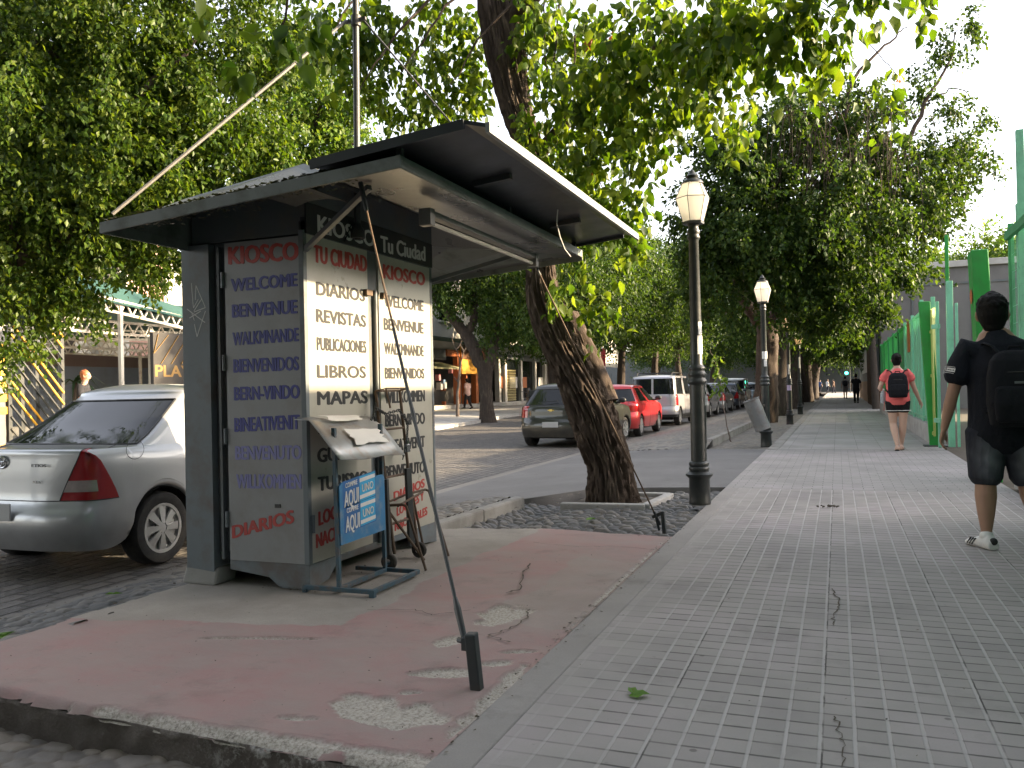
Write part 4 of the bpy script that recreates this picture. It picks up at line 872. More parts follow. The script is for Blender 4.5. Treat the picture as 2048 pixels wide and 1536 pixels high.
for y0, y1 in ((5.75, 8.15), (3.25, 5.65), (.75, 3.15), (-1.75, .65), (-4.25, -1.85)):
    mb = MB(); mb.box2((1.82, y0, .22), (1.84, y1, 2.79)); mb.build('sheet_panel', M['green_mid'], mf, ml)
a = AX(2036, 258, 1.86); c = AX(2040, 405, 1.86)
mb = MB(); mb.box2((1.83, a.y - .0, 0), (1.93, a.y + .10, c.z)); mb.box2((1.845, a.y + .01, c.z), (1.915, a.y + .085, a.z)); mb.build('mast', M['green_mint'], mf, ml, bevel=.004)
# utility pole
p0 = G(1752, 818)
up = thing('utility_pole', 'dark weathered wooden pole at the end of the green fence', 'utility pole', tuple(p0))
mb = MB(); mb.tube([p0, p0 + Vector((-.1, 0, 4)), p0 + Vector((-.18, 0, 9))], [.16, .14, .11], 12); mb.build('pole', pbr('old_wood', (.045, .036, .03), .9, 0, .3, 5, .4, 30), up, p0, 40)
mb = MB(); mb.bar(p0 + Vector((-1.0, 0, 8.4)), p0 + Vector((.7, 0, 8.4)), .1, .12); mb.build('crossarm', M['dark_steel'], up, p0)
# traffic light at the far crossing
p0 = AY(1700, 760, 112); p0.z = 0.0
tl = thing('traffic_light', 'traffic light showing green at the far end of the pavement', 'traffic light', tuple(p0))
hd = AY(1693, 746, 111.8)
mb = MB(); mb.tube([p0, (p0.x, p0.y, 3.2)], .06, 8); mb.build('pole', M['black_paint'], tl, p0)
mb = MB(); mb.box((hd.x, hd.y + .25, hd.z + .35), (.36, .3, 1.1)); mb.build('head', M['black_paint'], tl, p0, bevel=.03)
for dz, mt in ((0, glow('green_light', (.05, 1.0, .55), 3.0)), (.35, M['glass_dark']), (.70, M['glass_dark'])):
    mb = MB(); mb.ball((hd.x, hd.y + .07, hd.z + dz), (.2, .06, .2), 0, 14, 8); mb.build('lens', mt, tl, p0, 60)
# pole with red and white banner across the street
p0 = G(1206, 822); p0 = AX(1206, 800, -13.6); p0.z = .08
sp = thing('sign_pole', 'slim pale pole with a red and white sign across the street', 'sign pole', tuple(p0))
tz = AY(1203, 655, p0.y).z
mb = MB(); mb.tube([p0, (p0.x, p0.y, tz)], .055, 8); mb.build('pole', M['white_paint'], sp, p0, 40)
mb = MB(); z1 = AY(1206, 697, p0.y).z; z0 = AY(1206, 758, p0.y).z; mb.box2((p0.x - .05, p0.y - .10, z0), (p0.x + .24, p0.y - .07, z1), 0); mb.box2((p0.x - .05, p0.y - .104, z0 + .25 * (z1 - z0)), (p0.x + .24, p0.y - .10, z0 + .42 * (z1 - z0)), 1); mb.build('sign', [pbr('banner_red', (.5, .05, .06), .6), M['white_paint']], sp, p0)
# parked motorbike across the street
def motorbike(name, loc, rz, label, grp=None):
    t = thing(name, label, 'motorbike', loc, rz, grp)
    for y in (-.62, .62):
        mb = MB(); mb.lathe([(.21, -.045), (.27, -.05), (.30, -.02), (.30, .02), (.27, .05), (.21, .045)], (0, y, .30), 20, R=Matrix.Rotation(PI / 2, 3, 'Y'), cap=False); wh = mb.build('wheel', M['rubber'], t, smooth=40)
        mb = MB()
        for k in range(6): a = k * PI / 3; mb.bar((0, y, .30), (0, y + .22 * math.cos(a), .30 + .22 * math.sin(a)), .015)
        mb.build('spokes', M['chrome'], wh)
    mb = MB(); mb.tube([(0, -.55, .52), (0, -.2, .62), (0, .2, .72), (0, .42, .75)], [(.09, .07), (.13, .1), (.16, .13), (.08, .1)], 10); mb.build('tank', M['black_paint'], t, smooth=60)
    mb = MB(); mb.tube([(0, -.75, .80), (0, -.4, .76), (0, 0, .76)], [(.1, .04), (.14, .06), (.1, .05)], 10); mb.build('saddle', M['rubber'], t, smooth=60)
    mb = MB(); mb.box((0, 0, .42), (.26, .42, .32)); mb.build('engine', M['dark_steel'], t, bevel=.04)
    mb = MB(); mb.tube([(0, .62, .30), (0, .45, .95)], .03, 8); mb.tube([(-.36, .36, 1.06), (-.1, .45, 1.0), (.1, .45, 1.0), (.36, .36, 1.06)], .016, 8); mb.build('handlebar', M['dark_steel'], t, smooth=40)
    mb = MB(); mb.ball((0, .56, .86), (.09, .08, .1)); mb.build('headlight', M['glass_dark'], t, smooth=60)
    mb = MB(); mb.box((0, -.82, .95), (.38, .34, .3)); mb.build('top_box', M['black_paint'], t, bevel=.03)
    return t
p0 = AX(1060, 822, -14.6); motorbike('motorbike', (p0.x, p0.y, .10), .5, 'black motorbike with top box beside the trunk of the forked tree across the street')
p0 = G(1612, 806); motorbike('motorbike', (p0.x - .6, p0.y + 2, .0), .2, 'dark motorbike parked past the farthest street lamp')
# fallen leaves
def hleaf(mb, c, s, a, tilt):
    d = Vector((math.cos(a), math.sin(a), tilt)); n_ = Vector((-math.sin(a), math.cos(a), .1)); c = Vector(c)
    mb.add([c, c + d * s * .35 + n_ * s * .34 + Vector((0, 0, .006)), c + d * s * .7 + n_ * s * .24 + Vector((0, 0, .01)), c + d * s, c + d * s * .7 - n_ * s * .24 + Vector((0, 0, .012)), c + d * s * .35 - n_ * s * .34 + Vector((0, 0, .004)), c + d * s * .5], [(0, 6, 2, 1), (6, 3, 2), (0, 5, 4, 6), (6, 4, 3)])
M['leaf_fallen'] = leaf_mat('leaf_fallen', [(.10, .22, .03), (.16, .28, .05)], .2)
for i, (u, v, z, s, lb) in enumerate(((1257, 1392, .006, .085, 'small green leaf lying on the grey pavement tiles'), (300, 1500, -.17, .13, 'green leaf lying on the cobbles below the red kerb'), (240, 1188, -.02, .09, 'green leaf on the cobble strip left of the kiosk'), (12, 1265, -.04, .16, 'green leaf clump at the left edge of the cobble strip'), (1172, 1040, -.03, .10, 'pale green leaf on the dark cobbles near the leaning tree'))):
    mb = MB(); c = G(u, v, z); hleaf(mb, c, s, .4 + i * 1.7, .06); hleaf(mb, c + Vector((.02, .01, .004)), s * .7, 2.0 + i * 1.1, .1)
    tag(mb.build('fallen_leaf', M['leaf_fallen'], None, c), lb, 'leaf', 'fallen leaves')
mb = MB(); c = G(1655, 1015, .008); rg = random.Random(2)
for k in range(9): hleaf(mb, c + Vector((rg.uniform(-.09, .09), rg.uniform(-.03, .03), 0)), rg.uniform(.03, .06), rg.uniform(0, 6), .3)
tag(mb.build('dry_leaves', pbr('dry_brown', (.05, .035, .022), .8), None, c), 'little heap of dark dry leaves on the pavement tiles', 'leaf heap')
# ================================================================== BUILDINGS
def stucco(name, col, dirt=(.2, .18, .15), k=.4): return pbr(name, col, .9, 0, .10, 1.2, .2, 30, dirt=dirt, dirt_amt=k, dscale=.6)
M['grey_wall'] = stucco('grey_render', (.15, .145, .145), (.09, .085, .08), .5)
M['white_wall'] = stucco('white_wall', (.58, .56, .51), (.5, .46, .4), .4)
def brick_mat(name, a, b, mortar, sc=1.0):
    m = NT(name); co = m.coord(); s = m.n('ShaderNodeSeparateXYZ'); m.set(s.inputs[0], co); cb = m.n('ShaderNodeCombineXYZ'); m.set(cb.inputs[0], m.math('ADD', s.outputs[0], s.outputs[1])); m.set(cb.inputs[1], s.outputs[2])
    br = m.n('ShaderNodeTexBrick'); m.set(br.inputs['Vector'], cb.outputs[0]); br.inputs['Scale'].default_value = sc; br.inputs['Brick Width'].default_value = .26; br.inputs['Row Height'].default_value = .08; br.inputs['Mortar Size'].default_value = .012
    br.inputs['Color1'].default_value = c4(a); br.inputs['Color2'].default_value = c4(b); br.inputs['Mortar'].default_value = c4(mortar)
    base = m.mix(m.math('MULTIPLY', m.noise(co, .7, 5), .5), br.outputs['Color'], c4(b, 1.2)); p = m.princ(**{'Base Color': base, 'Roughness': .9}); m.set(p.inputs['Normal'], m.bump(br.outputs['Fac'], -.5, .01)); return m.done(p.outputs[0])
M['brick'] = brick_mat('brick', (.33, .16, .12), (.42, .24, .18), (.40, .34, .29))
M['brick_orange'] = brick_mat('brick_orange', (.28, .15, .09), (.34, .2, .13), (.3, .26, .2))
# grey warehouse behind the fence
bl = (7, 46, 0)
wh = thing('warehouse', 'plain grey rendered hall with flat roof beyond the green fence', 'building', bl)
zt = AY(1900, 535, 42).z
mb = MB(); mb.box2((1.9, 42, -.1), (26, 58, zt)); mb.build('wall', M['grey_wall'], wh, bl)
mb = MB(); mb.box2((1.8, 41.85, zt), (26.2, 58, zt + .28)); mb.build('roof', stucco('roof_cap', (.42, .41, .40)), wh, bl, bevel=.02)
mb = MB()
for x in (3.2, 5.6, 8.0, 10.4): mb.box2((x, 41.95, .2), (x + .09, 41.998, zt - .7))
mb.box2((1.9, 41.955, zt - .75), (26, 41.997, zt - .66)); mb.build('panel_joint', M['grey_dark'], wh, bl)
mb = MB(); mb.box2((2.6, 41.9, 1.2), (3.1, 41.996, 2.2)); mb.build('vent', M['grey_dark'], wh, bl)
# low brick front beyond, with a strip of pale windows
bl = (2.2, 58, 0)
bh = thing('brick_house', 'dark low building with brick base and a strip of pale windows beyond the wooden pole', 'building', bl)
mb = MB(); mb.box2((1.72, 43.5, 0), (1.85, 76, 1.3)); mb.build('brick_base', M['brick_orange'], bh, bl)
mb = MB(); mb.box2((1.75, 43.5, 1.3), (1.86, 76, 5.5)); mb.build('wall', M['grey_dark'], bh, bl)
for i in range(8):
    y = 46 + i * 2.6
    mb = MB(); mb.box2((1.70, y, 1.85), (1.76, y + 2.3, 3.3)); w_ = mb.build('window', M['white_paint'], bh, bl, bevel=.01)
mb = MB()
for i in range(9): mb.box((1.66, 43.9 + i * 1.2, 2.6), (.07, .07, 5.2))
mb.build('railing', M['rust'], bh, bl)
# shops across the street
SX = -21.5; sx_ = lambda u, v: AX(u, v, SX)
bl = (-25, 58, .25)
sh = thing('shop_building', 'sunlit white shop building across the street with orange and glass fronts', 'building', bl)
mb = MB(); mb.box2((-30, 36, 3.75), (SX, 88, 10.5)); mb.box2((-30, 36, 10.5), (SX + .25, 88, 10.9)); mb.build('wall', M['white_wall'], sh, bl)
mb = MB(); mb.box2((-30, 36, .2), (SX - 2.2, 88, 3.75)); mb.build('shop_interior', pbr('shop_dark', (.05, .045, .04), .7), sh, bl)
mb = MB(); mb.box2((SX - 2.2, 36, .2), (SX + .35, 88, .45)); mb.build('step', M['concrete_light'], sh, bl, bevel=.02)
def upright(Y, w_, z0, z1, mt, nm='pillar', d=.3):
    mb = MB(); mb.box2((SX - d, Y, z0), (SX + .03, Y + w_, z1)); return mb.build(nm, M[mt], sh, bl)
yo = [sx_(u, 780).y for u in (893, 918, 932, 955, 998, 1010, 1042, 1070, 1090)]
mb = MB(); mb.box2((SX - .2, sx_(890, 715).y, 3.35), (SX + .12, sx_(958, 720).y, 3.72)); mb.build('fascia', M['orange'], sh, bl)
upright(yo[1] - .15, .3, .45, 3.35, 'orange'); upright(yo[2], .2, .45, 3.35, 'orange'); upright(yo[3] - .3, .4, .45, 3.4, 'orange')
mb = MB(); mb.box2((SX - .1, 36, 3.1), (SX + .1, yo[0] - .2, 3.72)); mb.build('fascia', M['grey_dark'], sh, bl)
mb = MB(); mb.prism([(SX, 40, 2.95), (SX + 1.2, 40, 2.6), (SX + 1.2, 40, 2.5), (SX, 40, 2.85)], (0, yo[0] - 40.5, 0)); mb.build('awning', pbr('awning_yellow', (.75, .68, .38), .7), sh, bl)
for i, y in enumerate(yo[4:]): upright(y, .35, .45, 3.4, 'white_wall')
mb = MB(); mb.box2((SX - .3, yo[3] + .1, 3.4), (SX + .1, 88, 3.74)); mb.build('fascia', M['grey_dark'], sh, bl)
for i in range(4, 8):
    mb = MB(); mb.box2((SX - .22, yo[i] + .36, .46), (SX - .18, yo[i + 1] - .02, 3.38)); g = mb.build('window', M['glass_dark'], sh, bl)
    mb = MB(); c = yo[i] + .8 + (i % 2) * .5
    mb.box2((SX - .17, c, 1.4), (SX - .15, c + .9 + .3 * (i % 3), 2.2)); mb.build('notice', M['paper' if i % 2 else 'orange'], g, bl)
mb = MB(); yy = yo[5]
for k in range(9): mb.bar((SX - .1, yy + .5 + k * .22, .5), (SX - .1, yy + .5 + k * .22, 2.7), .035, .035)
for k in range(12): mb.bar((SX - .1, yy + .45, .55 + k * .19), (SX - .1, yy + 2.4, .55 + k * .19), .03, .03)
mb.build('security_grille', pbr('grille_yellow', (.62, .52, .25), .5), sh, bl)
# goods in the left shop
rg = random.Random(12); GM = [M['paper'], M['orange'], pbr('goods_pink', (.5, .2, .2), .6), pbr('goods_blue', (.12, .2, .3), .6)]
for k in range(46):
    y = rg.uniform(38, yo[1] - .3); z = rg.uniform(.5, 2.5); s = rg.uniform(.12, .35); mb = MB(); mb.box((SX - rg.uniform(.3, 1.6), y, z), (s, s, s * 1.4)); mb.build('goods_box', GM[rg.randrange(4)], sh, bl, bevel=.02)
for i in range(5):
    mb = MB(); y = 44 + i * 8.5; mb.box2((SX - .1, y, 5.4), (SX + .02, y + 1.6, 7.4)); f = mb.build('window', M['glass_dark'], sh, bl)
    mb = MB(); mb.box2((SX - .05, y - .1, 5.3), (SX + .10, y + 1.7, 5.4)); mb.build('sill', M['white_wall'], f, bl)
# hanging sign seen through the forked tree
c = AX(977, 716, SX + 1.0)
sg = thing('shop_sign', 'amber shop sign with dark letters seen through the forked tree', 'sign', (SX + .1, c.y, c.z - .8))
mb = MB(); mb.box2((SX + .12, c.y - 2.4, c.z - 1.0), (SX + .22, c.y + 2.4, c.z + .8), 0); mb.box2((SX + .222, c.y - 2.4, c.z - .1), (SX + .226, c.y + 2.4, c.z + .8), 1)
mb.text('DO', (SX + .235, c.y - .9, c.z - .0), (0, 2.0, 0), (0, 0, .55), 2, .03)
mb.build('panel', [pbr('amber', (.62, .30, .03), .5), pbr('sign_brown', (.12, .05, .015), .5), M['orange']], sg, (SX + .1, c.y, c.z - .8))
# ---------------- parking lot on the left
M['yellow'] = pbr('yellow_paint', (.72, .38, .02), .5, 0, .15, 5)
GX = -15.6; gx_ = lambda u, v: AX(u, v, GX)
a = gx_(12, 845); tl0 = (GX, a.y - .4, .1)
tt = thing('totem_sign', 'yellow and grey striped totem sign at the parking lot gate', 'totem', tl0)
y1 = gx_(14, 760).y; y0 = y1 - .75
for i, (va, vb, mt) in enumerate(((688, 699, 'yellow'), (711, 725, 'yellow'), (736, 751, 'yellow'), (762, 776, 'yellow'), (788, 803, 'yellow'), (814, 828, 'yellow'))):
    mb = MB(); mb.box2((GX - .12, y0, gx_(8, vb).z), (GX, y1, gx_(8, va).z)); mb.build('stripe', M[mt], tt, tl0)
mb = MB(); mb.box2((GX - .10, y0 + .02, .1), (GX - .03, y1 - .02, gx_(8, 688).z), 0)
for ch, v in (('O', 761), ('G', 788)):
    p = gx_(2, v); mb.text(ch, (GX - .028, p.y, p.z + .02), (0, .14, 0), (0, 0, .16), 1, .02)
mb.build('board', [pbr('totem_grey', (.13, .12, .12), .6), M['white_ink']], tt, tl0)
# gate with diagonal bars
ga, gb = gx_(18, 760), gx_(124, 760); ztop = gx_(70, 655).z; gl = (GX, (ga.y + gb.y) / 2, .1)
g = thing('bar_gate', 'black gate with slanting yellow and black bars at the parking lot', 'gate', gl)
mb = MB()
for y in (ga.y, ga.y + .28, (ga.y + gb.y) / 2, gb.y): mb.box2((GX - .05, y - .04, .1), (GX + .03, y + .04, ztop + (.1 if y == gb.y else 0)))
mb.box2((GX - .04, ga.y, ztop - .06), (GX + .02, gb.y, ztop)); mb.box2((GX - .04, ga.y, .2), (GX + .02, gb.y, .28)); mb.build('frame', M['black_paint'], g, gl)
dy = gb.y - ga.y; k = 0; off = -dy * 1.3; ymb = MB(); bmb = MB()
slope = 1.18
z_lo, z_hi = .25, ztop
s = -3.2
i = 0
while s < dy * 1.0 + .2:
    # bar falls to the right: z = z_hi - slope*(y - ya - s)
    pA = [ga.y + s, z_hi]; pB = [ga.y + s + (z_hi - z_lo) / slope, z_lo]
    if pA[0] < ga.y: pA = [ga.y, z_hi - slope * (-s)]
    if pB[0] > gb.y: pB = [gb.y, z_hi - slope * (dy - s)]
    if pA[1] > z_lo + .05 and pB[0] > pA[0] + .05:
        (ymb if i % 5 < 2 else bmb).bar((GX + .045, pA[0], pA[1]), (GX + .045, pB[0], pB[1]), .04, .03)
    s += .205; i += 1
ymb.build('yellow_bars', M['yellow'], g, gl); bmb.build('black_bars', M['black_paint'], g, gl)
# PLAYA board
a = gx_(306, 672); c = gx_(396, 765); zb, ztp = c.z - .5, a.z + .1; pl = (GX, (a.y + c.y) / 2, .1)
pb = thing('parking_board', 'dark parking lot board with yellow diagonals reading PLAYA', 'sign board', pl)
mb = MB(); mb.box2((GX - .1, a.y, .1), (GX, c.y + .9, ztp), 0)
for k in range(7):
    y = a.y + .15 + k * .34; mb.bar((GX + .004, y - .6 if y - .6 > a.y else a.y, gx_(340, 728).z if y - .6 > a.y else gx_(340, 728).z + .25), (GX + .004, y, ztp - .05), .012, .05, 1, up=(1, 0, 0))
t0 = gx_(311, 753); mb.text('PLAYA', (GX + .004, t0.y, t0.z), (0, 1.55, 0), (0, 0, .30), 2, .05)
mb.build('board', [pbr('board_brown', (.012, .009, .007), .6), pbr('line_ochre', (.22, .12, .02), .5), pbr('letter_ochre', (.20, .11, .02), .5)], pb, pl)
# carport: trusses under a green canvas
M['canvas'] = pbr('green_canvas', (.02, .07, .06), .8, 0, .2, 2)
M['truss'] = pbr('truss_white', (.62, .58, .50), .6, 0, .12, 3, dirt=(.35, .2, .1), dirt_amt=.5, dscale=2)
cl = (-20, 18, .1)
cp = thing('carport', 'parking lot carport of pale steel trusses under dark green canvas', 'carport', cl)
for X0, (u0, v0), (u1, v1), dh in ((-18.5, (150, 580), (420, 648), .33), (-19.4, (100, 632), (420, 661), .34), (-23.0, (90, 655), (420, 668), .3), (-26.5, (90, 676), (330, 690), .30), (-30.0, (90, 690), (300, 702), .3)):
    A = AX(u0, v0, X0); B = AX(u1, v1, X0); z = (A.z + B.z) / 2 ; A.z = A.z; mb = MB(); dz = Vector((0, 0, -dh))
    mb.bar(A, B, .07); mb.bar(A + dz, B + dz, .07); L = (B - A).length; nseg = max(6, int(L / .42))
    for k in range(nseg):
        p = A.lerp(B, k / nseg); q = A.lerp(B, (k + 1) / nseg); mid = A.lerp(B, (k + .5) / nseg) + dz; mb.bar(p, mid, .04); mb.bar(mid, q, .04)
    mb.build('truss', M['truss'], cp, cl)
A = AX(150, 560, -19.0); B = AX(420, 640, -19.0)
mb = MB(); mb.add([AX(150, 548, -19.2), AX(420, 634, -19.2), AX(420, 648, -18.4), AX(150, 590, -18.4)], [(0, 1, 2, 3)])
mb.add([AX(90, 640, -23), AX(420, 655, -23), AX(420, 640, -19.6), AX(120, 610, -19.6)], [(0, 1, 2, 3)]); mb.add([AX(100, 672, -28), AX(320, 680, -28), AX(330, 660, -23.2), AX(100, 652, -23.2)], [(0, 1, 2, 3)])
mb.add([(-19.6, 8, 4.15), (-33.1, 8, 4.5), (-33.1, 70, 4.5), (-19.6, 70, 4.15)], [(0, 1, 2, 3)])
c_ = mb.build('canvas', M['canvas'], cp, cl); sm = c_.modifiers.new('thick', 'SOLIDIFY'); sm.thickness = .02
mb = MB()
for X0, u, v in ((-18.5, 240, 603), (-19.4, 300, 655), (-26.5, 120, 690), (-30, 280, 700)):
    p = AX(u, v, X0); mb.bar((p.x, p.y, .1), (p.x, p.y, p.z), .1)
mb.build('post', M['truss'], cp, cl)
# walls of the lot and houses behind
wl = thing('lot_wall', 'peeling pale blue and pink wall at the back of the parking lot', 'wall', (-33, 28, .1))
A = AX(40, 712, -33); B = AX(330, 712, -33)
mb = MB(); mb.box2((-33.3, A.y - 6, .1), (-33, B.y + 14, A.z - .4), 0); mb.box2((-33.3, A.y - 6, A.z - .4), (-33.02, B.y + 14, A.z + .15), 1); mb.build('wall', [stucco('blue_wall', (.24, .28, .35), (.16, .15, .14), .5), stucco('pink_wall', (.22, .16, .145))], wl, (-33, 28, .1))
hs = thing('brick_tower', 'tall unplastered brick house wall behind the parking lot', 'building', (-44, 40, .1))
A = AX(252, 470, -44); B = AX(326, 600, -44)
mb = MB(); mb.box2((-52, A.y, .1), (-44, B.y, A.z + 6)); mb.build('brick_wall', M['brick'], hs, (-44, 40, .1))
mb = MB(); mb.box2((-52, A.y - .8, .1), (-43.9, A.y - .01, A.z + 6.3)); mb.box2((-52, B.y + .01, .1), (-43.9, B.y + 12, B.z + 3.5)); mb.build('white_wall', M['white_wall'], hs, (-44, 40, .1))
hs = thing('white_house', 'pale rendered house behind the carport at the left', 'building', (-46, 24, .1))
mb = MB(); mb.box2((-54, 6, .1), (-46, AX(243, 560, -46).y, 9.5)); mb.build('wall', M['white_wall'], hs, (-46, 24, .1)); mb = MB(); mb.box2((-54.3, 5.7, 9.5), (-45.8, AX(243, 560, -46).y + .2, 9.9)); mb.build('roof', M['concrete'], hs, (-46, 24, .1))
# small palm in the lot
p0 = AX(150, 800, -20); p0.z = .1
pm = thing('palm_plant', 'small dark spiky palm in front of the blue lot wall', 'plant', tuple(p0))
zc = AX(150, 765, -20).z
mb = MB(); mb.tube([p0, (p0.x, p0.y, zc)], [.09, .06], 8); mb.build('stem', M['rust'], pm, p0)
mb = MB(); rg = random.Random(5)
for k in range(26):
    a = rg.uniform(0, 6.28); L = rg.uniform(.6, 1.0); up_ = rg.uniform(.1, .9); pts = [Vector((p0.x, p0.y, zc)) + Vector((math.cos(a) * L * t, math.sin(a) * L * t, up_ * t - 1.0 * t * t * .8)) for t in (0, .35, .7, 1)]
    for i in range(3):
        d = (pts[i + 1] - pts[i]).cross(Vector((0, 0, 1))).normalized() * .05 * (1 - i / 3.5); e = d * (.7 if i < 2 else .05); mb.quad(pts[i] - d, pts[i] + d, pts[i + 1] + e, pts[i + 1] - e)
mb.build('fronds', leaf_mat('palm_leaf', [(.02, .045, .018), (.04, .075, .03)], .25), pm, p0)
# ================================================================== CARS
def car_paint(name, col, metal=.55):
    m = NT(name); co = m.coord(); base = m.mix(m.noise(co, 2, 4), c4(col, .92), c4(col, 1.06))
    sep = m.n('ShaderNodeSeparateXYZ'); m.set(sep.inputs[0], co)
    low = m.ramp(sep.outputs[2], [(.15, (1, 1, 1)), (.62, (0, 0, 0))])
    d = m.math('MULTIPLY', m.math('MULTIPLY', low, m.noise(co, 7, 5, .65)), .75); base = m.mix(d, base, c4((.17, .15, .12)))
    fl = m.noise(co, 900, 1); p = m.princ(**{'Base Color': base, 'Metallic': metal, 'Coat Weight': .9, 'Coat Roughness': .06})
    m.set(p.inputs['Roughness'], m.math('MULTIPLY_ADD', m.noise(co, 5, 4), .16, .30)); m.set(p.inputs['Normal'], m.bump(fl, .02, .001)); return m.done(p.outputs[0])
M['tail_red'] = pbr('tail_red', (.33, .008, .012), .12, 0, .25, 9, fine=0, coat=1)
M['tail_clear'] = pbr('tail_clear', (.42, .36, .34), .15, .3, .3, 20, fine=0, coat=1)
M['lamp_clear'] = pbr('lamp_clear', (.45, .46, .47), .12, .5, .3, 15, fine=0, coat=1)
M['under'] = pbr('underbody', (.008, .008, .008), .8)
M['alloy'] = pbr('alloy', (.50, .50, .49), .35, .6, .1, 6, fine=0, dirt=(.2, .17, .13), dirt_amt=.4)
M['trim'] = pbr('black_trim', (.02, .021, .022), .55, 0, .2, 8)
M['plate'] = pbr('plate_blank', (.42, .42, .42), .5, 0, .15, 6)
def crm(P, sub):
    """Catmull-Rom through the first axis of P"""
    n_ = len(P); out = []
    for i in range(n_ - 1):
        p0 = P[max(0, i - 1)]; p1 = P[i]; p2 = P[i + 1]; p3 = P[min(n_ - 1, i + 2)]
        m1 = (p2 - p0) * .5; m2 = (p3 - p1) * .5
        for k in range(sub):
            t = k / sub; t2 = t * t; t3 = t2 * t
            out.append((2 * t3 - 3 * t2 + 1) * p1 + (t3 - 2 * t2 + t) * m1 + (-2 * t3 + 3 * t2) * p2 + (t3 - t2) * m2)
    out.append(P[-1]); return np.array(out)
def car(label, loc, rz, S, paint, group=None, cat='car', name='parked_car', extra=None, sub=3):
    L, W, H = S['L'], S['W'], S['H']; hw = W / 2; r = S['r'] + .045; yr, yf = S['yr'], S['yf']; zw = S['r']
    t = thing(name, label, cat, loc, rz, group); yo = -L / 2
    rear = [(0, 0), (.45, .006), (.72, .045), (.94, .15), (1.0, .33)]; front = [(.985, -.36), (.86, -.16), (.5, -.04), (0, 0)]
    ang = [180, 150, 120, 90, 60, 30, 0]
    cols = [('r', i) for i in range(5)] + [('a', yr, a) for a in ang] + [('m', yr + r + (yf - yr - 2 * r) * k) for k in (.25, .5, .75)] + [('a', yf, a) for a in ang] + [('f', i) for i in range(4)]
    nc = len(cols)
    belt_r, belt_f, hood = S['belt'], S['belt'] - .03, S['hood']
    wb, ft, rt, dk = S['wb'], S['ft'], S['rt'], S['deck']
    def zbelt(y): return float(np.interp(y, [0, dk + .2, wb, L - .15, L], [S.get('deckz', belt_r), belt_r, belt_f, hood + .05, hood - .05]))
    Z0 = S.get('Z0', [S['zb'], .40, .56, .70]); XI = [.955, .995, 1.0, 1.0, .985, .93]; YI = S.get('YI', [.07, .0, .0, .055, .075, .13])
    P = np.zeros((11, nc, 3))
    for j, c in enumerate(cols):
        if c[0] == 'r': xf, yb = rear[c[1]]
        elif c[0] == 'a': xf, yb = 1.0, c[1] + r * math.cos(math.radians(c[2]))
        elif c[0] == 'm': xf, yb = 1.0, c[1]
        else: xf, yb = front[c[1]]; yb += L
        zb = zbelt(yb); z4 = zb - .085; zs = [Z0[0], Z0[1], Z0[2], min(Z0[3], z4 - .05)]
        if c[0] == 'a':
            za = zw + r * math.sin(math.radians(c[2])); zs[0] = max(zs[0], za)
            for q in (1, 2, 3): zs[q] = max(zs[q], zs[q - 1] + .028)
        zs += [max(z4, zs[3] + .02), max(zb, zs[3] + .06)]
        for q in range(6):
            x = xf * hw * XI[q]; y = yb
            if c[0] == 'r': y = yb + YI[q] * (1 if c[1] < 3 else (.7 if c[1] == 3 else .2))
            if c[0] == 'f': y = yb - [.05, 0, .01, .06, .16, .30][q] * (1 if c[1] > 1 else .5)
            P[q, j] = (x, y, zs[q])
    if S.get('tri'):
        for q, dx, dy in ((3, .0, .0), (4, .13, -.10), (5, .19, -.16)):
            P[q, 2, 0] += dx * hw; P[q, 2, 1] += dx * .12; P[q, 4, 1] += dy * 1.0; P[q, 4, 0] -= .012 * (q - 3) * hw
        P[3, 4, 1] += .05; P[3, 2, 0] -= .05 * hw
    # greenhouse rows
    gx = [.905, S.get('topx', .70), S.get('topx', .70) - .03]
    j0, j1 = 5, 21
    yb0, yb1 = P[5, j0, 1], P[5, j1, 1]
    for j, c in enumerate(cols):
        u = (P[5, j, 1] - yb0) / (yb1 - yb0)
        for q in range(3):
            hx = hw * gx[q]
            base_r = [dk, rt - .02, rt + .07][q]; base_f = [wb, ft, ft - .12][q]
            if c[0] == 'r':
                fx_ = [0, .42, .76, .955, 1.0][c[1]]; y = base_r + [0, .005, .03, .085, .17][c[1]] * (1 if q == 0 else .8)
            elif c[0] == 'f':
                fx_ = [1.0, .93, .5, 0][c[1]]; y = base_f - [.17, .07, .012, 0][c[1]]
            else:
                fx_ = 1.0 + .015 * math.sin(PI * u); y = base_r + .26 + (base_f - .30 - base_r - .26) * u
            z = [0, H - .115, H - .045][q]
            if q == 0: z = zbelt(y) + .012
            elif q == 1: z = H - .115 - (.03 if c[0] in 'rf' and c[0] == 'r' else 0) + (.0 if c[0] != 'f' else -.02)
            else: z = H - .045 - (.02 if c[0] in 'rf' else 0)
            P[6 + q, j] = (hx * fx_, y, z)
        P[9, j] = (P[8, j, 0] * .55, P[8, j, 1] * .8 + (rt + ft) / 2 * .2, H - .008); P[10, j] = (0, P[8, j, 1] * .7 + (rt + ft) / 2 * .3, H)
    D = crm(P, sub); D = np.swapaxes(crm(np.swapaxes(D, 0, 1), sub), 0, 1)
    D[:, :, 1] += yo; D[:, 0, 0] = 0; D[:, -1, 0] = 0
